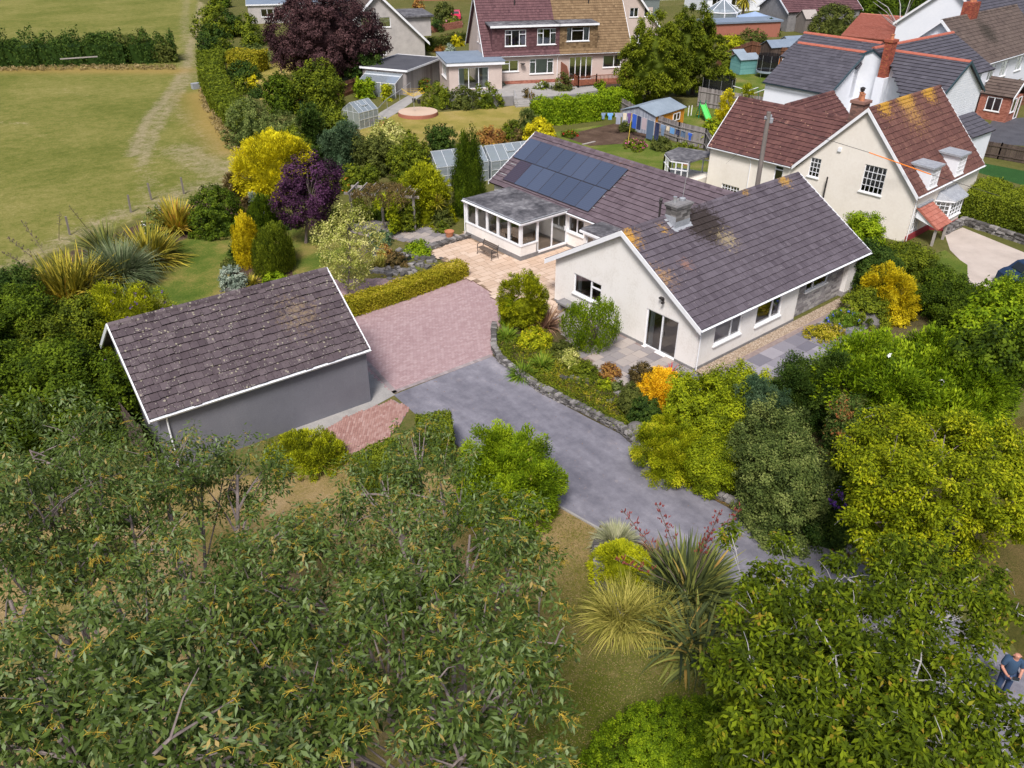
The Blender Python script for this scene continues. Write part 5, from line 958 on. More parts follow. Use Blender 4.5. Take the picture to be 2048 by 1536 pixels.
kp = KF.pl(0, 0, 0); kw = [(5.4, 6.7, 3.9, 5.1), (7.6, 8.9, 3.9, 5.1), (6.6, 7.6, .4, 1.6)]; mb = MB(); wall(mb, kp, [(0, -.3), (10, -.3), (10, 2.7), (5, 8.3), (0, 2.7)], kw); mb.build('wall', MC['render_pink'], kh)
for r_ in kw: window(kh, kp, r_, (1, 1))
l4 = math.hypot(5.3, 5.9); tiles('roof_slope', kh, 'roof_slate', KF(-.3, 12, 2.4), KF.d(0, -1), KF.d(5.3, 0, 5.95), 12.4, l4, .33, .36); tiles('roof_slope', kh, 'roof_slate', KF(10.3, 12, 2.4), KF.d(0, -1), KF.d(-5.3, 0, 5.95), 12.4, l4, .33, .36); barge(kh, [KF(-.3, -.42, 2.4), KF(5, -.42, 8.45), KF(10.3, -.42, 2.4)], .35, .08, KF.d(0, -1))
kd = KF.pl(10.2, .8, math.pi/2); mb = MB(); mb.obox(KF(8.2, 5.2, 5.0), KF.d(2.0, 0), KF.d(0, 4.4), (0, 0, 1.5)); dd = mb.build('dormer', MC['slate_hung'], kh); mb = MB(); mb.obox(KF(8.4, 5.2, 6.6), KF.d(2.3, 0), KF.d(0, 4.8), (0, 0, .1)); mb.build('dormer_roof', MC['felt'], dd)
for a_ in (.8, 3.6, 6.3): window(kh, kd, (a_, a_+1.7, 4.3, 6.0), (1, 1), inset=-.03, name='dormer_window')
def simple_house(x, y, yaw, W_, L_, he, hr, wallm, roofm, lab, wins=((1, 2.6, 1, 2.2), (4, 5.6, 1, 2.2)), flatroof=False, name='house', cat='house'):
    f = Fr(x, y, yaw); t_ = thing(name, f(L_/2, W_/2), lab, cat); mb = MB(); ws = [w for w in wins if w[1] < L_-.3]
    wall(mb, f.pl(0, 0, 0), [(0, 0), (L_, 0), (L_, he), (0, he)], ws); g_ = (W_/2, hr-.1)
    gb = [(0, 0), (W_, 0), (W_, he)]+([g_] if not flatroof else [])+[(0, he)]
    wall(mb, f.pl(0, W_, -math.pi/2), gb); wall(mb, f.pl(L_, 0, math.pi/2), gb); wall(mb, f.pl(L_, W_, math.pi), [(0, 0), (L_, 0), (L_, he), (0, he)]); mb.build('wall', MC[wallm], t_)
    for w in ws: window(t_, f.pl(0, 0, 0), w)
    if flatroof:
        mb = MB(); mb.prism([f(-.2, -.2, he), f(L_+.2, -.2, he), f(L_+.2, W_+.2, he), f(-.2, W_+.2, he)], (0, 0, .12)); mb.build('roof', MC[roofm], t_); mb = MB()
        for (a, b_), (c, d) in (((-.2, -.22), (L_+.2, -.22)), ((-.22, -.2), (-.22, W_+.2)), ((-.2, W_+.22), (L_+.2, W_+.22)), ((L_+.22, -.2), (L_+.22, W_+.2))): mb.bar(f(a, b_, he+.06), f(c, d, he+.06), .04, .2)
        mb.build('fascia', MC['white_upvc'], t_)
    else:
        roof_pair(t_, f, roofm, -.3, L_+.3, -.3, W_+.3, he-.1, hr, W_/2, .4, .42)
        for u, n in ((-.35, -1), (L_+.35, 1)): barge(t_, [f(u, -.3, he-.1), f(u, W_/2, hr+.05), f(u, W_+.3, he-.1)], .25, .05, f.d(n, 0))
    return t_
p = G(1635, 60); simple_house(p[0]-6, p[1]+2, -.35, 8, 14, 3.0, 5.6, 'plinth', 'roof_plum', 'low grey walled bungalow with dark plum roof at the top edge, right of the palm', ())
p = G(500, 48); simple_house(p[0], p[1], -.42, 9, 15, 2.8, 2.8, 'pebbledash', 'felt_blue', 'flat roofed pale building at the top edge left of the copper beech', ((2, 4, 1, 2.2),), True)
p = G(620, 50); simple_house(p[0]+4, p[1]+6, -.42, 9, 12, 2.6, 5.4, 'render_white', 'roof_slate', 'low white house with slate roof at the top edge above the copper beech')
p = G(1470, 36); simple_house(p[0]+2, p[1]+8, -.4, 9, 12, 2.6, 5.2, 'render_white', 'roof_slate', 'white house with slate roof at the top edge behind the palm', ((1, 3, 1, 2.2), (5, 7, 1, 2.2)))
p = G(1345, 20); simple_house(p[0]+6, p[1]+14, -.4, 9, 11, 2.6, 5.6, 'render_white', 'roof_slate', 'white walled house with slate roof at the top edge above the slate hung dormer')
p = G(870, 8); simple_house(p[0], p[1]+6, -.4, 9, 16, 2.6, 5.4, 'brick_red', 'roof_brown', 'brown roofed brick bungalow at the top edge between the two gabled chalets')
# grey flat-roofed garage with lean-to glass
a_, b_ = np.array([22.6, 58.5, 0]), np.array([29.9, 62.4, 0]); gq = Fr(a_[0], a_[1], math.atan2(b_[1]-a_[1], b_[0]-a_[0]))
bg = thing('garage', gq(4, 3), 'flat roofed concrete panel garage with gravelled roof beside the chalet extension', 'garage')
mb = MB()
for k in range(16): mb.obox(gq(.26+k*.515, .05, 1.25), gq.d(.25, 0), gq.d(0, .05), (0, 0, 1.25), random.random())
for k in range(10): mb.obox(gq(.0, .3+k*.515, 1.25), gq.d(.05, 0), gq.d(0, .25), (0, 0, 1.25), random.random())
mb.obox(gq(4.15, 2.8, 1.2), gq.d(4.1, 0), gq.d(0, 2.7), (0, 0, 1.2)); mb.build('wall', MC['fence_wood'], bg)
mb = MB(); mb.obox(gq(4.15, 2.75, 2.55), gq.d(4.3, 0), gq.d(0, 2.95), (0, 0, .06)); mb.build('roof', MC['tar'], bg)
mb = MB(); 
for p0, p1 in (((-.18, -.22), (8.5, -.22)), ((-.2, -.2), (-.2, 5.7)), ((-.2, 5.72), (8.5, 5.72)), ((8.5, -.2), (8.5, 5.7))): mb.bar(gq(*p0, 2.56), gq(*p1, 2.56), .06, .2)
mb.build('fascia', MC['white_upvc'], bg)
mb = MB(); 
for k in range(6): mb.bar(gq(-1.9, .4+k*.9, 1.5), gq(-.1, .4+k*.9, 2.2), .05); mb.bar(gq(-1.9, .4+k*.9, 0), gq(-1.9, .4+k*.9, 1.5), .05)
mb.bar(gq(-1.9, .4, 1.5), gq(-1.9, 4.9, 1.5), .06); mb.build('lean_to_frame', MC['white_paint'], bg); mb = MB(); mb.add([gq(-1.9, .4, 1.53), gq(-1.9, 4.9, 1.53), gq(-.1, 4.9, 2.23), gq(-.1, .4, 2.23)], [(0, 1, 2, 3)]); mb.add([gq(-1.9, .4, 0), gq(-1.9, 4.9, 0), gq(-1.9, 4.9, 1.5), gq(-1.9, .4, 1.5)], [(0, 1, 2, 3)]); mb.build('lean_to_glass', MC['glass_gh'], bg)
# ================================================================ OBJECTS
def copy_tree(o, parent=None):
    c = o.copy(); C.objects.link(c); c.parent = parent
    for ch in o.children: copy_tree(ch, c)
    return c
def V3(*a): return np.array(a, float)
# ---- bench on the patio
bz = .12; bp = G(986, 500, .5); bd = np.array([math.cos(1.48), math.sin(1.48), 0]); bn = np.array([-bd[1], bd[0], 0])  # bench length runs along the sunroom
bo_ = np.array([1.15, 17.0, bz]); bd = V3(0, 1, 0); bn = V3(-1, 0, 0)
bench = thing('garden_bench', bo_, 'dark slatted garden bench with ornate iron ends on the sandstone patio', 'bench')
mb = MB()
for k in range(5): mb.bar(bo_+bn*(.02+k*.09)+bd*-.68+(0, 0, .42), bo_+bn*(.02+k*.09)+bd*.68+(0, 0, .42), .07, .025, tone=random.random())
mb.build('seat', MC['bark_brown'], bench); mb = MB()
for k in range(3): mb.bar(bo_-bn*(.06+k*.03)+bd*-.68+(0, 0, .55+k*.11), bo_-bn*(.06+k*.03)+bd*.68+(0, 0, .55+k*.11), .03, .07)
mb.build('backrest', MC['bark_brown'], bench)
for s in (-1, 1):
    e = bo_+bd*.7*s; mb = MB(); mb.tube([e-bn*.10, e-bn*.03+(0, 0, .4), e-bn*.06+(0, 0, .6), e-bn*.14+(0, 0, .86)], .022, 6); mb.tube([e+bn*.46, e+bn*.40+(0, 0, .2), e+bn*.42+(0, 0, .42), e+bn*.40+(0, 0, .64)], .022, 6); mb.tube([e-bn*.08+(0, 0, .64), e+bn*.2+(0, 0, .68), e+bn*.42+(0, 0, .64)], .022, 6); mb.tube([e-bn*.03+(0, 0, .42), e+bn*.42+(0, 0, .42)], .02, 6); mb.tube([e+bn*.02+(0, 0, .12), e+bn*.2+(0, 0, .25), e+bn*.38+(0, 0, .12)], .014, 5); mb.build('bench_end', MC['black_metal'], bench)
# ---- cane chairs and table in the sunroom
def chair(x, y, rot, lab):
    t_ = thing('cane_chair', (x, y, .35), lab, 'chair', 'cane chairs in the sunroom'); f = Fr(x, y, rot); mb = MB(); mb.obox(f(0, 0, .78), f.d(.24, 0), f.d(0, .23), (0, 0, .045)); mb.build('seat', MC['fabric_pale'], t_)
    mb = MB(); mb.tube([f(-.24, -.24, .35), f(-.25, -.24, 1.1), f(-.32, -.22, 1.45), f(-.36, 0, 1.55), f(-.32, .22, 1.45), f(-.25, .24, 1.1), f(-.24, .24, .35)], .025, 6)
    for k in range(-3, 4): mb.tube([f(-.22, k*.06, .78), f(-.34, k*.06, 1.5)], .01, 4)
    mb.build('backrest', MC['cane'], t_)
    for s in (-1, 1): MB().tube([f(-.27, .25*s, 1.05), f(0, .29*s, 1.06), f(.22, .27*s, 1.0), f(.24, .24*s, .35)], .022, 6).build('arm', MC['cane'], t_)
    return t_
chair(3.35, 15.75, 2.6, 'cane armchair just behind the sunroom sliding door'); chair(2.95, 17.3, 1.2, 'cane armchair near the middle of the long sunroom windows'); chair(3.3, 18.9, -1.4, 'cane armchair towards the far end of the sunroom')
tb = thing('round_table', (3.0, 16.4, .35), 'low round cane table at the corner of the sunroom', 'table'); MB().lathe((3.0, 16.4, .35), [(0, .5), (.5, .5), (.5, .46), (.05, .44)], 20).build('tabletop', MC['cane'], tb); MB().tube([(3.0, 16.4, .35), (3.0, 16.4, .82)], [.2, .05], 8).build('pedestal', MC['cane'], tb)
# ---- terracotta pot helper
def pot(x, y, z, r, h, lab, group=None, mat='terracotta', plant=None):
    t_ = thing('plant_pot', (x, y, z), lab, 'plant pot', group); mb = MB(); mb.lathe((x, y, z), [(r*.68, 0), (r*.95, h*.85), (r*1.08, h*.86), (r*1.08, h), (r*.95, h), (r*.9, h*.9), (0, h*.9)], 16); mb.build('pot', MC[mat], t_)
    return t_
# ---- pergola
pg = thing('pergola', (-.7, 25.3, 0), 'weathered timber pergola with climbers behind the purple leaved tree', 'pergola')
pp_ = [G2(716, 455), G2(762, 447), G2(818, 460), G2(770, 437)]; PA_, PB_ = np.array([-2.75, 26.9, 0]), np.array([.1, 23.7, 0]); ax_ = (PB_-PA_); Lp = np.linalg.norm(ax_); ax_ /= Lp; px_ = np.array([-ax_[1], ax_[0], 0])
for k in range(3):
    for s in (0, 1): b0 = PA_+ax_*(Lp*k/2)+px_*1.5*s; MB().bar(b0, b0+(0, 0, 2.3), .12).build('post', MC['pergola_wood'], pg)
for s in (0, 1): mb = MB(); mb.bar(PA_-ax_*.4+px_*1.5*s+(0, 0, 2.3), PB_+ax_*.4+px_*1.5*s+(0, 0, 2.3), .07, .16); [mb.bar(PA_+ax_*(Lp*k/2)+px_*1.5*s+(0, 0, 1.8), PA_+ax_*(Lp*k/2+.5)*1+px_*1.5*s+(0, 0, 2.25), .07) for k in range(2)]; mb.build('beam', MC['pergola_wood'], pg)
for k in range(8): mb = MB(); c_ = PA_+ax_*(Lp*k/7); mb.bar(c_-px_*.4+(0, 0, 2.44), c_+px_*1.9+(0, 0, 2.44), .06, .13); mb.build('rafter', MC['pergola_wood'], pg)
# ---- greenhouses
def greenhouse(o, ax, L_, W_, he, hr, lab, name='greenhouse', n=6, vents=2):
    o = np.array(o, float); ax = np.array(ax, float)/np.linalg.norm(ax); py = np.array([-ax[1], ax[0], 0]); t_ = thing(name, o+ax*L_/2+py*W_/2, lab, 'greenhouse'); P_ = lambda a, b_, z: o+ax*a+py*b_+np.array([0, 0, z])
    fr_ = MB(); gl = MB()
    for i in range(n+1):
        a = L_*i/n; fr_.bar(P_(a, 0, 0), P_(a, 0, he), .04); fr_.bar(P_(a, W_, 0), P_(a, W_, he), .04); fr_.bar(P_(a, 0, he), P_(a, W_/2, hr), .04); fr_.bar(P_(a, W_, he), P_(a, W_/2, hr), .04)
    for b_, z in ((0, .04), (W_, .04), (0, he), (W_, he), (W_/2, hr), (0, he*.55), (W_, he*.55)): fr_.bar(P_(0, b_, z), P_(L_, b_, z), .05)
    for a in (0, L_):
        fr_.bar(P_(a, 0, he), P_(a, W_, he), .04); fr_.bar(P_(a, 0, .04), P_(a, W_, .04), .05)
        for k in (1, 2): fr_.bar(P_(a, W_*k/3, 0), P_(a, W_*k/3, he+(hr-he)*.66), .04)
    fr_.build('frame', MC['alu'], t_)
    for b0, z0, b1, z1 in ((0, 0, 0, he), (W_, 0, W_, he), (0, he, W_/2, hr), (W_, he, W_/2, hr)): gl.add([P_(0, b0, z0), P_(L_, b0, z0), P_(L_, b1, z1), P_(0, b1, z1)], [(0, 1, 2, 3)])
    for a in (0, L_): gl.add([P_(a, 0, 0), P_(a, W_, 0), P_(a, W_, he), P_(a, W_/2, hr), P_(a, 0, he)], [(0, 1, 2, 3, 4)])
    gl.build('glazing', MC['glass_gh'], t_)
    for k in range(vents):
        a = L_*(k+.5)/vents-.3; mb = MB(); s0 = .42; mb.add([P_(a, W_/2*s0, he+(hr-he)*s0+.12), P_(a+.65, W_/2*s0, he+(hr-he)*s0+.12), P_(a+.65, W_/2*.95, hr-.0), P_(a, W_/2*.95, hr-.0)], [(0, 1, 2, 3)]); v_ = mb.build('roof_vent', MC['glass_gh'], t_)
        mb = MB(); mb.bar(P_(a, W_/2*s0, he+(hr-he)*s0+.12), P_(a+.65, W_/2*s0, he+(hr-he)*s0+.12), .05); mb.bar(P_(a, W_/2*s0, he+(hr-he)*s0+.12), P_(a, W_/2*.95, hr), .04); mb.bar(P_(a+.65, W_/2*s0, he+(hr-he)*s0+.12), P_(a+.65, W_/2*.95, hr), .04); mb.build('vent_frame', MC['alu'], v_)
    mb = MB(); mb.obox(P_(L_/2, W_*.25, .7), ax*L_*.45, py*.25, (0, 0, .03)); mb.obox(P_(L_/2, W_*.75, .7), ax*L_*.45, py*.25, (0, 0, .03)); mb.build('staging', MC['pergola_wood'], t_); return t_
greenhouse((6.6, 30.2, 0), (.966, -.258, 0), 4.2, 2.6, 1.5, 2.4, 'aluminium greenhouse with an open roof vent, left of the twin cypress', n=5, vents=1); greenhouse((10.8, 28.9, 0), (.966, -.258, 0), 3.8, 2.6, 1.5, 2.4, 'aluminium greenhouse with an open roof vent, right of the twin cypress', n=5, vents=1)
greenhouse((10.9, 48.9, 0), (.97, .24, 0), 2.5, 2.3, 1.5, 2.3, 'small aluminium greenhouse at the end of the path beside the brown fence', n=4, vents=1)
def shed(o, yaw, L_, W_, he, hr, wallm, roofm, lab, door=None, win=None, name='shed', cat='shed', boards='v', endm=None):
    f = Fr(o[0], o[1], yaw); t_ = thing(name, f(L_/2, W_/2), lab, cat)
    mb = MB(); st = .14
    def faceb(pl, w_, prof):
        n = max(1, int(w_/st))
        if boards == 'v':
            for k in range(n): u0, u1 = w_*k/n, w_*(k+1)/n; pl.box(mb, u0+.004, u1-.004, .03, prof((u0+u1)/2), -.03, .0, random.random())
        else:
            z = .03
            while z < prof(w_/2):
                lo = [x for x in np.linspace(0, w_, 41) if prof(x) >= z+.06]
                if lo: pl.box(mb, lo[0], lo[-1], z, z+st-.01, -.03, .0, random.random())
                z += st
    gp_ = lambda w_: (lambda u: he+(hr-he)*(1-abs(u-w_/2)/(w_/2))-.04)
    fl = lambda u: he-.03
    if endm: faceb(f.pl(0, W_, -math.pi/2), W_, gp_(W_)); mb.build('end_wall', MC[endm], t_); mb.__init__()
    else: faceb(f.pl(0, W_, -math.pi/2), W_, gp_(W_))
    faceb(f.pl(0, 0, 0), L_, fl); faceb(f.pl(L_, 0, math.pi/2), W_, gp_(W_)); faceb(f.pl(L_, W_, math.pi), L_, fl); mb.build('wall', MC[wallm], t_)
    mb = MB()
    for s, v0, vc in ((0, -.15, W_/2), (1, W_+.15, W_/2)): mb.prism([f(-.15, v0, he-.04), f(L_+.15, v0, he-.04), f(L_+.15, vc, hr+.02), f(-.15, vc, hr+.02)], (0, 0, .05))
    mb.build('roof', MC[roofm], t_)
    if door: mb = MB(); pl = f.pl(0, W_, -math.pi/2) if door == 'end' else f.pl(0, 0, 0); c_ = W_/2 if door == 'end' else L_*.7; pl.box(mb, c_-.4, c_+.4, .06, 1.8, .005, .03); mb.build('door', MC[wallm], t_)
    if win: pl = f.pl(0, 0, 0); window(t_, pl, win, (1, 1), inset=-.04, mat='white_paint' if name != 'summer_house' else 'bark_brown', sill=False)
    return t_
_q = G(1310, 240); shed((31.0, 30.0), .14, 5.0, 3.7, 1.8, 2.35, 'shed_orange', 'felt_grey', 'orange timber shed with grey felt roof behind the washing line fence', win=(3.0, 4.2, .8, 1.5), endm='shed_slate')
p = G(1469, 140); shed((p[0], p[1]), -.35, 1.4, 1.8, 1.8, 2.25, 'shed_brown', 'felt_grey', 'narrow pinkish brown shed beside the teal shed', door='end')
p = G(1478, 150); shed((p[0], p[1]), -.35, 2.6, 2.2, 1.75, 2.25, 'shed_teal', 'felt_grey', 'teal painted shed behind the tall trampoline', boards='h')
p = G(1596, 60); shed((p[0]-3, p[1]-3), -.4, 2.2, 2.6, 2.2, 3.3, 'pole_wood', 'pergola_wood', 'wooden playhouse tower with slatted roof', name='playhouse', cat='playhouse')
p = G(1560, 110); shed((p[0]-1, p[1]-2), -.35, 3.4, 2.8, 1.7, 2.5, 'white_paint', 'felt_blue', 'white fronted summer house with blue grey roof beyond the sheds', name='summer_house', cat='summer house', win=(.8, 2.5, .6, 1.5), door='end')
p = G(1510, 118); shed((p[0]-1, p[1]-3), -.35, 7.5, 2.4, 1.9, 2.6, 'fence_dark', 'felt_blue', 'long low outbuilding with blue grey felt roof behind the teal shed', name='outbuilding', cat='outbuilding')
p = G(618, 232); shed((p[0], p[1]), .3, 1.6, 1.2, 1.3, 1.6, 'shed_teal', 'terracotta', 'small teal garden store with rusty red lid by the brown fence', name='garden_store', cat='storage box')
# ---- fences
def fence(pts, h, mat, lab, name='fence', cat='fence', board=.12, gap=.01, post=1.9, topcap=True, w=.02, z0=0.):
    t_ = thing(name, (*pts[0], 0), lab, cat); b_ = MB()
    for a, c in zip(pts[:-1], pts[1:]):
        a = np.array([*a, z0]); c = np.array([*c, z0]); L_ = np.linalg.norm(c-a); d = (c-a)/L_; n_ = np.array([-d[1], d[0], 0]); k = int(L_/board)
        for i in range(k): m_ = a+d*L_*(i+.5)/k; hh = h*(1+random.uniform(-.012, .012)); b_.obox(m_+(0, 0, hh/2+.03), d*(L_/k/2-gap/2), n_*w/2, (0, 0, hh/2), random.random())
        for z in (h*.25, h*.8): b_.bar(a+(0, 0, z)-n_*.04, c+(0, 0, z)-n_*.04, .05, .08)
    b_.build('boards', MC[mat], t_)
    for a, c in zip(pts[:-1], pts[1:]):
        a = np.array([*a, z0]); c = np.array([*c, z0]); L_ = np.linalg.norm(c-a); n = max(1, int(L_/post))
        for i in range(n+1): q_ = a+(c-a)*i/n; MB().box(q_[0]-.05, q_[1]-.05, z0, q_[0]+.05, q_[1]+.05, z0+h+.08).build('post', MC[mat], t_)
    return t_
fence(PX([(1240, 232), (1290, 262), (1355, 285), (1408, 298), (1425, 330)]), 1.75, 'fence_wood', 'weathered grey close boarded fence behind the washing line')
fence(PX([(1395, 212), (1450, 222), (1560, 240)]), 1.9, 'fence_wood', 'tall weathered panel fence behind the garden swing and round trampoline')
fence(PX([(1432, 140), (1500, 112), (1590, 132)]), 1.9, 'fence_brown', 'brown boarded fence round the sheds and tall trampoline')
fence(PX([(612, 218), (660, 205), (708, 186), (745, 168)]), 1.5, 'fence_brown', 'red brown panel fence behind the small greenhouse')
fence(PX([(1395, 62), (1450, 65), (1520, 72)]), 1.8, 'fence_dark', 'dark fence below the palm at the top of the photo')
fence(PX([(1945, 310), (1995, 318), (2060, 330)]), 1.3, 'fence_dark', 'dark brown slatted fence beside the artificial lawn', board=.16)
fence(PX([(2010, 215), (2090, 205)]), 1.9, 'fence_brown', 'brown panel fence beside the brick porch at far right')
fence([tuple(GF(-GL-1.0, 2*GD-.3)[:2]), tuple(GF(-GL-.6, .9)[:2])], 1.9, 'fence_dark', 'dark slatted timber fence at the end of the garage')
for i, (a, b_) in enumerate((((1250, 72), (1350, 84)),)): pass
mb = MB(); q0, q1 = G(1890, 470), G(2060, 520)
def rubble(name, pts, h, w_, lab, mat='stone_grey', s=.22, z0=0., cat='stone wall', slope=None):
    mb = MB()
    for a, c in zip(pts[:-1], pts[1:]):
        a = np.array([*a, 0.]); c = np.array([*c, 0.]); L_ = np.linalg.norm(c-a); d = (c-a)/L_; n_ = np.array([-d[1], d[0], 0]); z = z0
        while z < z0+h-.02:
            ch = s*random.uniform(.45, .7); x = -random.random()*s
            while x < L_:
                l = s*random.uniform(.6, 1.5); k = random.uniform(-.025, .025); o_ = a+d*(x+l/2)+n_*k+np.array([0, 0, z+ch/2]); rt = random.uniform(-.12, .12); d2 = d*math.cos(rt)+n_*math.sin(rt); n2 = -d*math.sin(rt)+n_*math.cos(rt)
                b0 = len(mb.v); mb.obox(o_, d2*l*.48, n2*w_/2*random.uniform(.9, 1.08), (random.uniform(-.02, .02), random.uniform(-.02, .02), ch*.47), random.random())
                for i in range(b0, len(mb.v)): p = mb.v[i]; mb.v[i] = (p[0]+random.uniform(-.025, .025), p[1]+random.uniform(-.025, .025), p[2]+random.uniform(-.02, .02))
                x += l
            z += ch
    return mb.build(name, MC[mat], label=lab, cat=cat)
rubble('stone_wall', PX([(988, 655), (988, 700), (1000, 722), (1035, 750), (1085, 785), (1180, 832), (1240, 862), (1292, 908)]), .36, .26, 'low curved dry stone wall edging the drive below the bungalow', s=.15)
rubble('stone_wall', PX([(1292, 908), (1400, 975), (1500, 1028), (1600, 1066), (1690, 1100), (1850, 1185)]), .26, .24, 'low stone edging under the shrubs along the far side of the drive', s=.16)
rubble('stone_wall', PX([(1890, 468), (1925, 448), (2060, 492)]), .5, .35, 'low stone wall below the clipped hedge beside the gravel drive')
rubble('stone_wall', PX([(1196, 1100), (1198, 1170), (1240, 1240)]), .45, .35, 'low stone edge of the raised bed with the tall flax', z0=0)
rubble('stone_wall', [(-3.0, 9.85), (-1.9, 8.3)], .22, .25, 'short dark stone riser along the edge of the patio')
rubble('stone_wall', PX([(640, 440), (700, 458), (745, 470)]), .35, .35, 'low stone edging by the trunk of the purple leaved tree')
rubble('stone_wall', PX([(862, 500), (900, 488), (935, 478)]), .35, .4, 'stone planter wall between the patio and the pergola paving')
def rocks(pts, smin, smax, n, name, lab, mat='stone_grey', spread=1.0, cat='rocks'):
    mb = MB()
    for _ in range(n):
        c_ = pts[random.randrange(len(pts))]; x, y = c_[0]+random.gauss(0, spread), c_[1]+random.gauss(0, spread); s = random.uniform(smin, smax); a = random.random()*3
        b0 = len(mb.v); mb.obox((x, y, s*.3), (s*math.cos(a), s*math.sin(a), random.uniform(-.1, .1)*s), (-s*.7*math.sin(a), s*.7*math.cos(a), 0), (0, 0, s*.45), random.random())
        for i in range(b0, len(mb.v)): p = mb.v[i]; mb.v[i] = tuple(p[j]+random.uniform(-.22, .22)*s for j in range(3))
    return mb.build(name, MC[mat], label=lab, cat=cat, kind='stuff')
rocks(PX([(760, 540), (780, 548), (820, 545), (840, 530), (850, 520), (815, 505), (760, 505)]), .07, .2, 170, 'rockery_stones', 'flat grey stones scattered round the small garden pond', spread=.35)
rocks(PX([(470, 580), (520, 585), (560, 580)]), .08, .2, 40, 'bed_stones', 'small stones round the conifer island bed', spread=.4)
rocks(PX([(1215, 755), (1225, 790), (1160, 760), (1240, 800)]), .1, .22, 22, 'bank_stones', 'grey stones set in the planted bank above the drive', spread=.35)
rocks(PX([(1380, 1170)]), .2, .35, 4, 'rocks', 'pale rocks in the raised flax bed', spread=.5)
mb = MB(); bx_, by_ = G2(1735, 645); mb.lathe((bx_, by_, 0), [(.75, 0), (.8, .25), (.65, .5), (.3, .58), (0, .6)], 9); mb.build('boulder', MC['stone_grey'], label='large flat topped boulder beside the blue agapanthus', cat='boulder')
mb = MB(); bx_, by_ = G2(1272, 868); mb.lathe((bx_, by_, 0), [(.42, 0), (.46, .2), (.36, .42), (.12, .5), (0, .5)], 9); mb.build('boulder', MC['stone_grey'], label='rounded grey boulder where the drive wall meets the shrubs', cat='boulder')
# pond
pc_ = G(792, 516); sheet('pond_liner', [(pc_[0]+1.25*math.cos(a)*(1+.1*math.sin(3*a)), pc_[1]+.9*math.sin(a)) for a in np.linspace(0, 6.28, 30)[:-1]], .016, 'dark')
m, t, b = nodes('pond_water'); b.inputs['Base Color'].default_value = (.012, .016, .012, 1); b.inputs['Roughness'].default_value = .06; bump(t, b, noise(t, 6, 2, pos(t)), .15, .02); MC['pond_water'] = m
sheet('pond_water', [(pc_[0]+1.12*math.cos(a)*(1+.1*math.sin(3*a)), pc_[1]+.78*math.sin(a)) for a in np.linspace(0, 6.28, 30)[:-1]], .035, 'pond_water')
mb = MB()
for k, (x, y) in enumerate(((7.2, -3.4), (7.2, -4.2))): mb.box(x, y, .05, x+2.6, y+.28, .16)
mb = MB(); brickstack(mb, Fr(7.0, -3.55, .05), 0, 3.0, 0, .23, .04, .19); mb.build('brick_kerb', MC['brick_old'], label='short row of old bricks edging the slate terrace', cat='kerb')
st = thing('stone_trough', (-.9, 8.55, 0), 'grey stone trough bench against the gable wall under the window', 'trough'); mb = MB(); mb.box(-.75, 7.6, .5, -.12, 8.9, .6); mb.build('top', MC['plinth'], st); mb = MB(); mb.box(-.7, 7.7, .08, -.2, 7.9, .5).box(-.7, 8.6, .08, -.2, 8.8, .5); mb.build('support', MC['plinth'], st)
# ---- telegraph pole with service wires
pt_ = G(1538, 224, 8.2); pb_ = G(1514, 372, 4.6); dd_ = (pt_-pb_); 
pole_top = pt_; base = np.array([pt_[0]-.25, pt_[1]-.0, 0])
# put the pole foot so that it leans as in the photo
best = None
for sx in np.linspace(-2, 2, 41):
    for sy in np.linspace(-2, 2, 41):
        bq = np.array([pt_[0]+sx, pt_[1]+sy, 0.]); k = (8.2-4.0)/8.2; mpt = pt_+(bq-pt_)*k; dv = mpt-CAM; uu, vv = 1024+F*(dv@RT)/(dv@FW), 768-F*(dv@UP)/(dv@FW)
        e = abs(uu-(1538+(vv-224)*(-24/150.)))+.3*math.hypot(sx, sy)
        if best is None or e < best[0]: best = (e, bq)
base = best[1]
tp = thing('telegraph_pole', base, 'leaning weathered telegraph pole between the bungalow and the cream house', 'telegraph pole'); MB().tube([base, pole_top*.5+base*.5, pole_top], [.17, .15, .125], 12).build('pole', MC['pole_wood'], tp)
mb = MB(); c_ = pole_top-(0, 0, .35); mb.bar(c_-(.35, 0, 0), c_+(.35, 0, 0), .06); mb.lathe(c_+(.3, 0, 0), [(.04, 0), (.06, .05), (.06, .12), (.03, .16), (0, .16)], 8); mb.lathe(c_+(-.3, 0, 0), [(.04, 0), (.06, .05), (.06, .12), (.03, .16), (0, .16)], 8); mb.lathe(c_+(.15, -.15, -.3), [(.1, 0), (.12, .05), (.12, .3), (0, .34)], 10); mb.build('insulator_bracket', MC['lead'], tp)
w1_ = [pole_top-(0, 0, .3)]; endw = NF(4.5, -2.5, 3.9)
def wire(a, b_, sag, r, name, mat, lab, n=14): MB().tube([a+(b_-a)*i/n-np.array([0, 0, sag*4*(i/n)*(1-i/n)]) for i in range(n+1)], r, 5).build(name, MC[mat], label=lab, cat='cable')
def onwirepx(u, v, z): return G(u, v, z)
wa_, wb_, wc_ = pole_top-(0, 0, .3), G(1738, 305, 5.6), G(1862, 349, 4.7); we_ = G(2000, 392, 3.8)
MB().tube([wa_, wa_*.5+wb_*.5-(0, 0, .12), wb_], .016, 5).build('service_cable', MC['black_metal'], label='black overhead service cable running from the telegraph pole', cat='cable')
MB().tube([wb_, wc_], .035, 6).build('cable_sleeve', MC['fl_orange'], label='orange insulating sleeve on the overhead cable across the cream gable', cat='cable sleeve')
MB().tube([wc_, we_], .016, 5).build('service_cable', MC['black_metal'], label='black overhead cable past the small dormers of the cream house', cat='cable')
MB().tube([pole_top-(0, 0, 1.0), NF(-.3, 13.9, 2.2)], .010, 4).build('service_cable', MC['black_metal'], label='thin cable from the telegraph pole down to the left wall of the cream house', cat='cable')
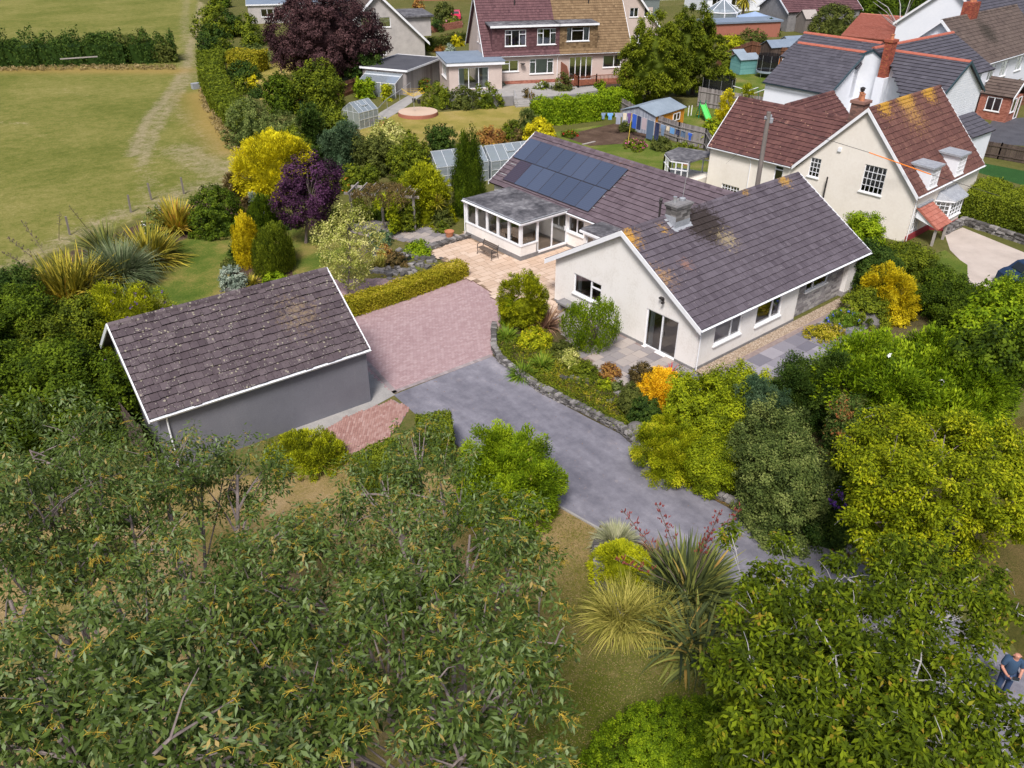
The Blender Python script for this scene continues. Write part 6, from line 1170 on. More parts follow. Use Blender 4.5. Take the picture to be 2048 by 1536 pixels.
# ---- washing lines and clothes
lp0, lp1, lp2 = G(1212, 226, 1.9), G(1262, 232, 1.9), G(1388, 272, 1.7)
pr = thing('line_prop', G(1255, 293), 'wooden clothes prop holding up the washing line', 'clothes prop'); MB().tube([G(1255, 293), G(1264, 226, 2.1)], .03, 6).build('pole', MC['twig_yellow'], pr)
L0, L1, L2 = G(1203, 226, 2.0), G(1264, 226, 2.05), G(1388, 268, 1.75)
mb = MB(); mb.tube([L0, L1], .01, 4); mb.tube([L1, (L1+L2)/2-(0, 0, .1), L2], .01, 4); mb.build('washing_line', MC['curtain'], label='washing line strung across the vegetable bed', cat='washing line')
cols = {'blue_sky': (.16, .36, .68), 'blue': (.04, .12, .55), 'navy': (.03, .04, .10), 'grey_cloth': (.32, .34, .42), 'pinkgrey': (.5, .40, .44), 'purple_cloth': (.14, .08, .22), 'cream_cloth': (.72, .62, .48), 'denim': (.10, .15, .24), 'slate_cloth': (.2, .28, .42)}
for k, c_ in cols.items(): flat('cloth_'+k, c_, .9)
def garment(f0, f1, A0, A1, drop, col, kind, lab, sagz=0.):
    a = A0+(A1-A0)*f0; b_ = A0+(A1-A0)*f1; d = b_-a; wd = np.linalg.norm(d); d = d/wd; n_ = np.cross(d, (0, 0, 1)); z0 = np.array([0, 0, -sagz])
    if kind == 'shirt': sh = [(0, 0), (1, 0), (1, .35), (.82, .35), (.82, 1), (.18, 1), (.18, .35), (0, .35)]
    elif kind == 'trousers': sh = [(0, 0), (1, 0), (1, 1), (.58, 1), (.5, .35), (.42, 1), (0, 1)]
    else: sh = [(0, 0), (1, 0), (.98, 1), (.02, 1)]
    mb = MB(); pts = [a+z0+d*wd*x-np.array([0, 0, drop*y])+n_*(.05*math.sin(7*x+3*y)+.04*y) for x, y in sh]; mb.prism(pts, n_*.012); mb.build({'shirt': 'hanging_shirt', 'trousers': 'hanging_trousers'}.get(kind, 'hanging_towel'), MC['cloth_'+col], label=lab, cat={'shirt': 'shirt', 'trousers': 'trousers'}.get(kind, 'towel'), group='washing hung on the line')
for a in ((.0, .13, L0, L1, .55, 'slate_cloth', 'shirt', 'slate blue top, leftmost item on the washing line'), (.2, .38, L0, L1, .6, 'blue_sky', 'shirt', 'sky blue top on the left part of the washing line'), (.45, .68, L0, L1, 1.0, 'grey_cloth', 'shirt', 'long grey top hanging in the left part of the washing line'), (.72, .83, L0, L1, .6, 'cream_cloth', 'towel', 'cream cloth beside the purple top on the washing line'), (.85, 1.02, L0, L1, .9, 'purple_cloth', 'shirt', 'dark purple top just left of the clothes prop')): garment(*a)
for i, a in enumerate(((.02, .09, 1.25, 'blue', 'towel', 'bright blue towel just right of the clothes prop'), (.10, .165, 1.2, 'navy', 'towel', 'navy towel second to the right of the clothes prop'), (.18, .26, 1.0, 'pinkgrey', 'towel', 'pinkish grey towel on the washing line'), (.27, .38, 1.65, 'denim', 'towel', 'long dark blue sheet, the longest item on the washing line'), (.40, .47, 1.5, 'navy', 'trousers', 'black trousers hanging upright in the middle of the line'), (.49, .57, .95, 'slate_cloth', 'shirt', 'pale blue top to the right of the black trousers'), (.58, .63, .35, 'cream_cloth', 'towel', 'small white cloth in the right part of the line'), (.64, .71, .5, 'blue_sky', 'towel', 'mid blue small cloth after the white one'), (.73, .79, .45, 'navy', 'trousers', 'navy shorts, left of a pair of dark shorts'), (.81, .88, .5, 'denim', 'trousers', 'dark shorts near the right end of the line'), (.92, .98, .6, 'blue', 'shirt', 'royal blue top at the right end of the washing line'))):
    sg = .4*(a[0]+a[1])/2*(1-(a[0]+a[1])/2); garment(a[0], a[1], L1, L2, a[2], a[3], a[4], a[5], sg)
# ---- trampolines
def trampoline(c_, r, h, net, lab, ladder=False):
    t_ = thing('trampoline', c_, lab, 'trampoline'); mb = MB(); n = 24; ring = [c_+np.array([r*math.cos(2*math.pi*k/n), r*math.sin(2*math.pi*k/n), h]) for k in range(n+1)]; mb.tube(ring, .03, 5, cap=False); 
    for k in range(6): a = 2*math.pi*k/6; mb.tube([c_+(r*math.cos(a), r*math.sin(a), h), c_+(r*.95*math.cos(a), r*.95*math.sin(a), 0)], .025, 5)
    mb.build('frame', MC['steel'], t_)
    MB().lathe(c_, [(0, h-.02), (r*.86, h-.02)], 24).build('mat', MC['black_metal'], t_); MB().lathe(c_, [(r*.86, h+.0), (r*1.04, h+.03), (r*1.04, h-.2)], 24).build('pad', MC['black_metal' if not ladder else 'felt_grey'], t_)
    mb = MB(); 
    for k in range(8): a = 2*math.pi*k/8; mb.tube([c_+(r*math.cos(a), r*math.sin(a), h), c_+(r*math.cos(a), r*math.sin(a), h+net)], .02, 5)
    mb.build('net_pole', MC['steel'], t_)
    MB().lathe(c_, [(r*.98, h+.02), (r*.98, h+net)], 24).build('net', MC['net'], t_)
    return t_
m, t, b = nodes('net'); t.nodes.remove(b); df = t.nodes.new('ShaderNodeBsdfDiffuse'); df.inputs[0].default_value = (.012, .013, .016, 1); tr = t.nodes.new('ShaderNodeBsdfTransparent'); mx = t.nodes.new('ShaderNodeMixShader'); mx.inputs[0].default_value = .72; t.links.new(tr.outputs[0], mx.inputs[1]); t.links.new(df.outputs[0], mx.inputs[2]); t.links.new(mx.outputs[0], t.nodes['Material Output'].inputs[0]); MC['net'] = m
trampoline(G(1433, 204), 1.7, .8, 1.7, 'round black trampoline with safety net in front of the weathered panel fence')
t2 = trampoline(G(1533, 153), 1.35, .75, 1.8, 'tall netted trampoline beside the teal shed', True)
p = G(1533, 153); mb = MB(); mb.prism([p+(-.1, -1.36, .9), p+(.25, -1.34, .9), p+(.07, -1.35, 2.3)], (0, -.04, 0)); mb.build('net_flap', MC['fl_orange'], t2)
# ---- slide, swing, table
sp_ = G(1415, 245); sl = thing('garden_slide', sp_, 'bright green plastic slide with yellow steps on the play lawn', 'slide'); flat('plastic_green', (.12, .62, .14), .4); flat('plastic_dark_green', (.01, .18, .10), .4); flat('plastic_yellow', (.75, .5, .02), .4)
tq = sp_+V3(1.0, 1.6, 1.25); bq = sp_+V3(-.2, -.4, .1); dv_ = tq-bq; sd2 = np.cross(dv_, (0, 0, 1)); sd2 /= np.linalg.norm(sd2); mb = MB(); mids = [bq, bq+dv_*.15+(0, 0, -.03), bq+dv_*.5+(0, 0, -.02), tq]
for a, c in zip(mids[:-1], mids[1:]): mb.prism([a-sd2*.28, a+sd2*.28, c+sd2*.28, c-sd2*.28], (0, 0, .04)); mb.prism([a-sd2*.3, a-sd2*.25, c-sd2*.25, c-sd2*.3], (0, 0, .18)); mb.prism([a+sd2*.3, a+sd2*.25, c+sd2*.25, c+sd2*.3], (0, 0, .18))
mb.build('chute', MC['plastic_green'], sl); mb = MB(); tf = tq*(1, 1, 0)
hf = dv_*(1, 1, 0); hf /= np.linalg.norm(hf)
for s in (-1, 1): mb.tube([tf+sd2*.3*s+hf*.7, tq+sd2*.3*s+hf*.05, tq+sd2*.3*s+(0, 0, .45)], .05, 6); mb.tube([tf+sd2*.3*s-hf*.1, tq+sd2*.3*s], .05, 6)
mb.build('side_frame', MC['plastic_dark_green'], sl); mb = MB()
for k in range(4): q_ = tf+hf*(.62-k*.14)+(0, 0, .22+k*.27); mb.obox(q_, sd2*.28, hf*.1, (0, 0, .03))
mb.build('steps', MC['plastic_yellow'], sl)
sw = thing('garden_swing', G(1500, 235), 'white and green tubular swing frame by the panel fence', 'swing'); q_ = [G(1487, 183, 1.9), G(1530, 172, 1.9)]
mb = MB(); a0, a1 = G(1483, 186, 1.85), G(1516, 175, 1.85); b0, b1 = G(1505, 188, 1.85), G(1532, 178, 1.85); mb.tube([a0, a1], .045, 6); mb.tube([b0, b1], .045, 6); mb.tube([G(1466, 172, 1.85), G(1500, 182, 1.85)], .045, 6); mb.build('top_bar', MC['white_paint'], sw); mb = MB()
for p_ in (a0, a1, b0, b1, G(1466, 172, 1.85)): mb.tube([p_, p_*(1, 1, 0)+(.3, -.3, 0)], .035, 6)
mb.build('frame_leg', MC['plastic_dark_green'], sw)
for k, (u, v) in enumerate(((1376, 232), (1382, 231))): MB().tube([G(u, v), G(u, v)+(0, 0, 1.0)], .05, 6).build('white_post', MC['white_paint'], label=('left' if k == 0 else 'right')+' of two short white posts beside the orange shed', cat='post', group='short white posts on the play lawn')
# ---- rotary airer, handrails, pots by the small greenhouse
ra = thing('rotary_airer', G(795, 218), 'yellow rotary clothes airer standing on the round patio', 'rotary airer'); c_ = np.array([pc[0]-.3, pc[1]+.2, .5]); MB().tube([c_, c_+(0, 0, 1.9)], .025, 6).build('pole', MC['steel'], ra); mb = MB()
for k in range(4): a = .3+k*math.pi/2; mb.tube([c_+(0, 0, 1.3), c_+(1.5*math.cos(a), 1.5*math.sin(a), 1.85)], .02, 5)
for r_ in (.5, .8, 1.1, 1.4):
    for k in range(4): a, a2 = .3+k*math.pi/2, .3+(k+1)*math.pi/2; mb.tube([c_+(r_*math.cos(a), r_*math.sin(a), 1.3+.37*r_), c_+(r_*math.cos(a2), r_*math.sin(a2), 1.3+.37*r_)], .01, 4)
mb.build('arms_and_lines', MC['plastic_yellow'], ra)
mb = MB(); hp = [G(u, v) for u, v in ((755, 240), (775, 220), (800, 205), (822, 190))]; mb.tube([hp[0], hp[0]+(0, 0, 1.0)]+[p_+(0, 0, 1.0+.1*i) for i, p_ in enumerate(hp)]+[hp[-1]], .03, 6)
for p_ in hp: mb.tube([p_, p_+(0, 0, 1.1)], .025, 6)
mb.build('handrail', MC['steel'], label='galvanised handrail beside the sloping path to the small greenhouse', cat='handrail')
for (u, v, r_, h_, mt, lab) in ((720, 256, .28, .55, 'black_metal', 'black water butt tub by the small greenhouse'), (732, 252, .2, .3, 'terracotta', 'terracotta pot beside the black tub'), (738, 248, .16, .28, 'terracotta', 'small terracotta pot furthest from the black tub'), (765, 252, .26, .35, 'terracotta', 'round pink pot alone on the dry rear lawn'), (899, 474, .3, .42, 'terracotta', 'terracotta pot on the stone planter by the sunroom'), (1371, 330, .3, .45, 'terracotta', 'terracotta pot at the corner of the neighbouring lawn'), (838, 207, .2, .4, 'black_metal', 'black planter by the round patio steps'), (828, 205, .2, .4, 'black_metal', 'black planter second by the round patio, nearest the dryer')):
    q_ = G(u, v); pot(q_[0], q_[1], 0, r_, h_, lab, mat=mt)
ub = G(1380, 300); 
# pink and white blooms bed edging done with plants; timber plank on the soil
MB().bar(G(1165, 290)+(0, 0, .05), G(1190, 284)+(0, 0, .05), .2, .05).build('timber_plank', MC['pergola_wood'], label='pale timber plank lying on the vegetable bed', cat='plank')
# ---- field furniture
rf = thing('field_rail', G(155, 122), 'pale horizontal rail set into the field hedge', 'fence rail'); MB().bar(G(120, 118, 1.2), G(195, 113, 1.2), .12).build('rail', MC['pergola_wood'], rf); MB().bar(G(122, 126), G(122, 126)+(0, 0, 1.4), .12).build('post', MC['pergola_wood'], rf); MB().bar(G(192, 124), G(192, 124)+(0, 0, 1.4), .12).build('post', MC['pergola_wood'], rf)
fg = thing('field_gate', G(412, 110), 'galvanised field gate standing open against the hedge', 'gate'); g0, g1 = G(411, 111), G(417, 98); mb = MB()
for k in range(5): mb.bar(g0+(0, 0, .25+k*.28), g1+(0, 0, .25+k*.28), .05)
mb.bar(g0+(0, 0, .2), g0+(0, 0, 1.4), .06); mb.bar(g1+(0, 0, .2), g1+(0, 0, 1.4), .06); mb.bar(g0+(0, 0, .25), g1+(0, 0, 1.35), .04); mb.build('gate_frame', MC['steel'], fg); MB().bar(g0, g0+(0, 0, 1.6), .15).build('post', MC['pole_wood'], fg)
mb = MB(); t0 = G(400, 176); mb.obox(t0+(0, 0, .3), (.9, .1, 0), (0, .35, 0), (0, 0, .3)); mb.build('water_trough', MC['lead'], label='grey metal water trough at the foot of the trimmed hedge', cat='trough')
for k, (u, v, lab) in enumerate(((303, 400, 'field fence post furthest from the flax plants'), (262, 425, 'field fence post second along above the flax plants'), (368, 388, 'field fence post nearest the brown shrub'), (140, 470, 'field fence post at the left behind the pampas grass'), (352, 112, 'leaning gatepost at the end of the field hedge'))):
    q_ = G(u, v); MB().bar(q_, q_+(random.uniform(-.08, .08), 0, 1.25), .11).build('fence_post', MC['pole_wood'], label=lab, cat='fence post', group='posts of the field fence')
# ---- gazebo, conservatory dome, parasol top right
q_ = G(597, 32); gz = thing('gazebo', q_, 'white peaked garden gazebo beside the copper beech', 'gazebo'); mb = MB(); tp_ = q_+(0, 0, 3.2); cs = [q_+(a, b_, 2.2) for a, b_ in ((-1.8, -1.8), (1.8, -1.8), (1.8, 1.8), (-1.8, 1.8))]; mb.add(cs+[tp_], [(0, 1, 4), (1, 2, 4), (2, 3, 4), (3, 0, 4)]); mb.build('canopy', MC['white_paint'], gz)
for c_ in cs: MB().bar(c_*(1, 1, 0), c_, .08).build('leg', MC['white_paint'], gz)
q_ = G(1441, 52); cvt = thing('conservatory', q_, 'white conservatory with glazed peaked roof at the top, left of the palm', 'conservatory'); mb = MB(); mb2 = MB(); n = 8; ap_ = q_+(0, 0, 4.2)
for k in range(n):
    a, a2 = 2*math.pi*k/n, 2*math.pi*(k+1)/n; p0_, p1_ = q_+(3*math.cos(a), 3*math.sin(a), 2.3), q_+(3*math.cos(a2), 3*math.sin(a2), 2.3); mb.bar(p0_, ap_, .09); mb.bar(p0_, p1_, .16); mb.bar(p0_*(1, 1, 0), p0_, .14); mb.bar(p0_-(0, 0, 1.2), p1_-(0, 0, 1.2), .12); mb2.add([p0_, p1_, ap_], [(0, 1, 2)]); mb2.add([p0_*(1, 1, 0), p1_*(1, 1, 0), p1_, p0_], [(0, 1, 2, 3)])
mb.build('frame', MC['white_upvc'], cvt); mb2.build('glazing', MC['glass_gh'], cvt)
q_ = G(1505, 60); blu = thing('parasol', q_, 'large pale blue parasol top beyond the sheds', 'parasol'); MB().lathe(q_, [(3.0, 2.0), (1.5, 2.35), (0, 2.8)], 8).build('canopy', flat('cloth_parasol', (.30, .40, .58), .8), blu); MB().tube([q_, q_+(0, 0, 2.7)], .04, 6).build('pole', MC['steel'], blu)
q_ = G(1470, 72); mb = MB(); mb.prism([q_+(-7, 0, 2.2), q_+(5, -5, 2.2), q_+(7, -1, 2.2), q_+(-5, 4, 2.2)], (0, 0, .25)); fo = thing('garage', q_, 'low flat roofed garage with pale roof behind the clipped shrubs at the top', 'garage'); mb.build('roof', MC['felt_blue'], fo); mb = MB(); mb.prism([q_+(-6.6, .1, 0), q_+(4.8, -4.7, 0), q_+(6.6, -1.1, 0), q_+(-4.9, 3.6, 0)], (0, 0, 2.18)); mb.build('wall', MC['brick_red'], fo)
# brick garden walls top middle
for u0, v0, u1, v1, h_, lab in ((840, 70, 925, 55, 1.0, 'upper red brick garden wall left of the chalet pair'), (855, 88, 925, 74, .7, 'lower red brick garden wall left of the chalet pair')):
    a, b_ = G(u0, v0), G(u1, v1); f_ = Fr(a[0], a[1], math.atan2(b_[1]-a[1], b_[0]-a[0])); mb = MB(); brickstack(mb, f_, 0, float(np.linalg.norm(b_-a)), 0, .25, 0, h_, .1, .3); mb.build('brick_garden_wall', MC['brick_red'], label=lab, cat='wall')
# ---- cars
def car(c_, yaw, col, lab, L_=4.2, W_=1.75):
    f = Fr(c_[0], c_[1], yaw); t_ = thing('parked_car', c_, lab, 'car'); flat('paint_'+col[0], col[1], .25); prof = [(-.5, .28), (-.49, .72), (-.42, .92), (-.36, .98), (-.28, 1.42), (-.10, 1.5), (.12, 1.46), (.27, 1.02), (.42, .92), (.49, .72), (.5, .3)]
    mb = MB(); n = len(prof); rows = []
    for s, k in ((-1, 1.), (-.86, 1.03), (.86, 1.03), (1, 1.)):
        rows.append([f(x*L_, s*W_/2*(1-.22*max(0, (z-.9)/.6)), .3+(z-.3)*(1 if abs(s) < 1 else .985)) for x, z in prof])
    vs_ = [p_ for r_ in rows for p_ in r_]; mb.add(vs_, [(r*n+i, r*n+i+1, (r+1)*n+i+1, (r+1)*n+i) for r in range(3) for i in range(n-1)]+[tuple(range(n)), tuple(range(4*n-1, 3*n-1, -1))]); body = mb.build('body', MC['paint_'+col[0]], t_)
    def glassq(pts, nm): g = MB(); g.add(pts, [(0, 1, 2, 3)]); g.build(nm, MC['dark_glass'], t_)
    def Q(x, s, z, o=.012): k = (1-.22*max(0, (z-.9)/.6)); return f(x*L_, s*W_/2*k*(1.0), z)
    for s in (-1, 1):
        for xa, xb, ta, tb in ((-.34, -.06, -.27, -.06), (-.04, .24, -.04, .13)): p_ = [Q(xa, s, 1.0), Q(xb, s, 1.0), Q(tb, s, 1.4), Q(ta, s, 1.4)]; glassq([np.array(p__)+f.d(0, s*.02) for p__ in p_], 'side_window')
    glassq([f(.265*L_, -.62, 1.06)+f.d(.02, 0), f(.265*L_, .62, 1.06)+f.d(.02, 0), f(.14*L_, .55, 1.44)+f.d(.02, 0, .02), f(.14*L_, -.55, 1.44)+f.d(.02, 0, .02)], 'windscreen'); glassq([f(-.355*L_, -.6, 1.04)-f.d(.02, 0), f(-.355*L_, .6, 1.04)-f.d(.02, 0), f(-.29*L_, .55, 1.38)-f.d(.02, 0), f(-.29*L_, -.55, 1.38)-f.d(.02, 0)], 'rear_window')
    for x in (-.31, .31):
        for s in (-1, 1):
            cc = f(x*L_, s*(W_/2-.08), .31); mb = MB(); mb.tube([cc-f.d(0, .11), cc+f.d(0, .11)], .31, 18); wh_ = mb.build('wheel', MC['black_metal'], t_); MB().tube([cc-f.d(0, .12), cc+f.d(0, .12)], .19, 12).build('rim', MC['steel'], wh_)
    for s in (-1, 1): mb = MB(); mb.obox(f(.495*L_, s*.62, .72), f.d(.03, 0), f.d(0, .17), (0, 0, .08)); mb.build('headlight', MC['steel'], t_)
m, t, b = nodes('dark_glass'); b.inputs['Base Color'].default_value = (.02, .025, .03, 1); b.inputs['Roughness'].default_value = .05; MC['dark_glass'] = m
car(G(2072, 572), -.55, ('navy', (.02, .04, .09)), 'dark blue car on the gravel drive, cut off by the right edge'); car(G(912, 38), .9, ('pinkred', (.55, .03, .08)), 'pinkish red car parked at the top beside the left gable of the chalet pair')
q_ = G(1130, 0)
# ---- person flying the drone
def skin_mesh(name, nodes_, edges, radii, mat, parent, sub=2, root=0):
    org = ORG[parent.name] if parent is not None else np.array([nodes_[root][0], nodes_[root][1], 0.])
    me = bpy.data.meshes.new(name); me.from_pydata([tuple(np.array(n)-org) for n in nodes_], edges, []); o = bpy.data.objects.new(name, me); C.objects.link(o); m_ = o.modifiers.new('skin', 'SKIN'); 
    if not me.skin_vertices: 
        bpy.context.view_layer.objects.active = o
    for i, r in enumerate(radii):
        sv_k = me.skin_vertices[0].data[i]; sv_k.radius = (r, r) if not isinstance(r, tuple) else r; sv_k.use_root = (i == root)
    s_ = o.modifiers.new('sub', 'SUBSURF'); s_.levels = sub; s_.render_levels = sub; dg = bpy.context.evaluated_depsgraph_get(); me2 = bpy.data.meshes.new_from_object(o.evaluated_get(dg)); o.modifiers.clear(); o.data = me2; me2.materials.clear(); me2.materials.append(mat)
    for p_ in me2.polygons: p_.use_smooth = True
    if parent is not None: o.parent = parent
    else: o.location = tuple(org)
    ORG[o.name] = org; return o
flat('skin', (.50, .24, .17), .5, var=.06); flat('tshirt', (.035, .07, .13), .9); flat('jeans', (.03, .055, .12), .9)
pq = G(1996, 1388); PFx = Fr(pq[0], pq[1], math.atan2(CAM[1]-pq[1], CAM[0]-pq[0])+.5)   # facing roughly towards the trees, looking down at the controller
N_ = [(0, 0, .98), (0, 0, 1.15), (0, 0, 1.35), (.0, 0, 1.47), (.02, 0, 1.55), (.03, 0, 1.64), (.03, 0, 1.72),
      (0, .2, 1.42), (.05, .26, 1.17), (.27, .16, 1.10), (.34, .12, 1.12), (0, -.2, 1.42), (.05, -.26, 1.17), (.27, -.16, 1.10), (.34, -.12, 1.12),
      (0, .1, .92), (.03, .11, .50), (0, .12, .09), (.16, .14, .05), (0, -.1, .92), (.03, -.11, .50), (0, -.12, .09), (.16, -.14, .05)]
E_ = [(0, 1), (1, 2), (2, 3), (3, 4), (4, 5), (5, 6), (3, 7), (7, 8), (8, 9), (9, 10), (3, 11), (11, 12), (12, 13), (13, 14), (0, 15), (15, 16), (16, 17), (17, 18), (0, 19), (19, 20), (20, 21), (21, 22)]
Rr = [.10, .10, .10, .06, .055, .095, .085, .045, .05, .038, .035, .045, .05, .038, .035, .1, .065, .05, .045, .1, .065, .05, .045]
per = skin_mesh('person', [PFx(*p_) for p_ in N_], E_, Rr, MC['skin'], None); tag(per, 'bald man in dark blue t-shirt and jeans holding a controller at the right edge', 'person')
shirt = skin_mesh('t_shirt', [PFx(*p_) for p_ in ((0, 0, .90), (0, 0, 1.15), (0, 0, 1.35), (0, 0, 1.475), (0, .2, 1.425), (.035, .25, 1.22), (0, -.2, 1.425), (.035, -.25, 1.22))], [(0, 1), (1, 2), (2, 3), (3, 4), (4, 5), (3, 6), (6, 7)], [.175, .185, .185, .10, .095, .08, .095, .08], MC['tshirt'], per)
skin_mesh('jeans', [PFx(*p_) for p_ in ((0, 0, .97), (0, .1, .9), (.03, .11, .5), (0, .12, .12), (0, -.1, .9), (.03, -.11, .5), (0, -.12, .12))], [(0, 1), (1, 2), (2, 3), (0, 4), (4, 5), (5, 6)], [.165, .12, .085, .075, .12, .085, .075], MC['jeans'], per)
for s in (-1, 1):
    MB().obox(PFx(.08, .13*s, .055), PFx.d(.17, 0), PFx.d(0, .065), (0, 0, .055)).build('shoe', MC['black_metal'], per)
    for k in range(5): fp = [PFx(.35, s*(.12-.0), 1.12), PFx(.385+.004*k, s*(.125-k*.012), 1.14-.012*k), PFx(.40, s*(.10-k*.008), 1.15-.012*k)]; MB().tube(fp, [.011, .010, .008], 6).build('finger', MC['skin'], per)
hf_ = MB(); hf_.lathe(PFx(.115, 0, 1.66), [(.0, -.012), (.014, -.006), (.012, .01), (0, .03)], 6); hf_.build('nose', MC['skin'], per)
for s in (-1, 1): MB().lathe(PFx(.03, .095*s, 1.65), [(0, -.03), (.018, -.01), (.018, .02), (0, .035)], 6).build('ear', MC['skin'], per); MB().lathe(PFx(.11, .033*s, 1.685), [(0, -.008), (.009, 0), (0, .008)], 6).build('eye', MC['dark'], per)
mb = MB(); mb.obox(PFx(.40, 0, 1.13), PFx.d(.05, 0), PFx.d(0, .09), (0, 0, .02)); dc = mb.build('drone_controller', MC['felt_grey'], label='grey drone controller with screen held by the man at the right edge', cat='controller'); ORG[dc.name] = ORG[dc.name]
mb = MB(); mb.obox(PFx(.44, 0, 1.19), PFx.d(.02, 0, .0), PFx.d(0, .08), (.0, 0, .05)); mb.build('screen', MC['dark_glass'], dc)
# ================================================================ VEGETATION
def depth_of(p): return float((np.asarray(p)-CAM)@FW)
def unit(a): return a/(np.linalg.norm(a, axis=-1, keepdims=True)+1e-9)
PROF = {'ell': lambda t: np.sqrt(np.clip(1-(2*t-1)**2, 0, 1)), 'dome': lambda t: np.sqrt(np.clip(1-t**2.4, 0, 1)), 'mound': lambda t: np.clip(1-t**1.6, 0, 1)**.6,
        'column': lambda t: np.minimum(1, (np.clip(t, 0, 1)/.1)**.5*.9+.1)*np.clip(1-t**4, 0, 1)**.6, 'cone': lambda t: np.clip(1-t, 0, 1)**.75*np.minimum(1, t/.08+.3), 'spire': lambda t: (np.clip(t/.2, 0, 1)**.5)*np.clip(1-t**2.2, 0, 1)**.8,
        'vase': lambda t: (.35+.65*np.clip(t/.6, 0, 1)**.8)*np.sqrt(np.clip(1-np.clip((t-.55)/.45, 0, 1)**2, 0, 1)), 'crown': lambda t: np.clip(t/.3, 0, 1)**.55*np.clip(1-np.clip((t-.3)/.7, 0, 1)**2.2, 0, 1)**.55}
def lumpf(d, seed, amp):
    r = np.random.default_rng(seed); s = np.zeros(len(d))
    for k in range(7): w_ = r.normal(0, 1, 3)*(1.6+k*.9); s += np.sin(d@w_+r.random()*6.28)/(1+.35*k)
    return 1+amp*s/2.2
def leafq(P_, T, B, L, W):
    return np.stack([P_-T*(L*.5)[:, None], P_+B*(W*.5)[:, None]-T*(L*.06)[:, None], P_+T*(L*.5)[:, None], P_-B*(W*.5)[:, None]-T*(L*.06)[:, None]], 1)
def foliage(c, R, zb, zt, prof='ell', L=.12, W=.07, k=1.5, style='broad', rc=None, lump=.16, az=None, seed=None, inner=.22, clumpy=.8, tonec=.17, tonel=.15, tbase=.5, minpx=2.1, cap=110000):
    """leaf-by-leaf crown around the axis at c (x,y) between heights zb and zt, half widths R=(across, deep)"""
    seed = seed if seed is not None else random.randrange(10**6); r = np.random.default_rng(seed); H = zt-zb; D = max(2., depth_of((c[0], c[1], (zb+zt)/2))); Lm = minpx*D/805
    if L < Lm: W *= Lm/L; L = Lm
    W = max(W, .8*D/805); f = PROF[prof]; az = az if az is not None else math.atan2(RT[1], RT[0]); Rm = (R[0]+R[1])/2
    tt = np.linspace(0.001, .999, 400); rr = f(tt); dr = np.gradient(rr, tt); pdf = np.maximum(rr, .02)*np.sqrt(1+(dr*Rm/H)**2); A = 2*math.pi*Rm*H*np.trapz(pdf, tt); cdf = np.cumsum(pdf); cdf /= cdf[-1]
    n = int(min(cap, 1.35*k*A/(L*W*.5))); rc = rc or max(.14*Rm, L*1.3); nc = max(12, int((1.0 if style == 'droop' else 1.5)*A/(math.pi*rc*rc)))
    def surf_(m):
        t = np.interp(r.random(m), cdf, tt); ph = r.random(m)*2*math.pi; rad = f(t); drd = np.interp(t, tt, dr)
        nrm = unit(np.stack([np.cos(ph)/R[0]*Rm, np.sin(ph)/R[1]*Rm, np.clip(-drd*Rm/H, -3, 3)], 1)); p = np.stack([np.cos(ph)*rad*R[0], np.sin(ph)*rad*R[1], t*H], 1); return p, nrm, t
    pc, ncn, tc = surf_(nc); lf = lumpf(unit(pc-np.array([0, 0, H/2])), seed, lump)*r.uniform(.93, 1.05, nc); pc[:, :2] *= lf[:, None]; pc[:, 2] = H/2+(pc[:, 2]-H/2)*lf
    ci = r.integers(0, nc, n); off = r.normal(0, 1, (n, 3)); off = unit(off)*(r.random(n)**.45)[:, None]; P_ = pc[ci]+off*rc*np.array([1, 1, 1 if style != 'upright' else 2.2]); nrm = unit(ncn[ci]*.8+off*clumpy)
    ni = int(n*inner)
    if ni: P_[:ni] = (P_[:ni]-np.array([0, 0, H/2]))*r.uniform(.55, .92, ni)[:, None]+np.array([0, 0, H/2])
    rnd = r.normal(0, 1, (n, 3))
    if style == 'broad': N_ = unit(nrm+rnd*.45+np.array([0, 0, .35])); T = unit(np.cross(N_, r.normal(0, 1, (n, 3)))); T[:, 2] -= .15; T = unit(T)
    elif style == 'feather': T = unit(nrm*1.0+rnd*.55+np.array([0, 0, .5])); N_ = unit(nrm+rnd*.6)
    elif style == 'upright': T = unit(nrm*.25+rnd*.22+np.array([0, 0, 1.])); N_ = unit(nrm+rnd*.4)
    elif style == 'droop': T = unit(off*np.array([1, 1, .5])+rnd*.28+np.array([0, 0, -.38])); N_ = unit(rnd*.4+off*.3+np.array([0, 0, 1.]))
    elif style == 'spray': T = unit(nrm*1.0+rnd*.3+np.array([0, 0, .1])); N_ = unit(rnd*.35+np.array([0, 0, 1.])+nrm*.4)
    B = unit(np.cross(T, N_)); Ls = L*r.uniform(.65, 1.3, n); Ws = W*r.uniform(.7, 1.25, n)
    tone = np.clip(tbase+r.normal(0, tonec, nc)[ci]+r.normal(0, tonel, n), 0, 1); V = leafq(P_, T, B, Ls, Ws).reshape(-1, 3); ca, sa = math.cos(az), math.sin(az)
    V = np.stack([c[0]+V[:, 0]*ca-V[:, 1]*sa, c[1]+V[:, 0]*sa+V[:, 1]*ca, zb+V[:, 2]], 1); V[:, 2] = np.maximum(V[:, 2], .01); return V, tone, pc, (ca, sa)
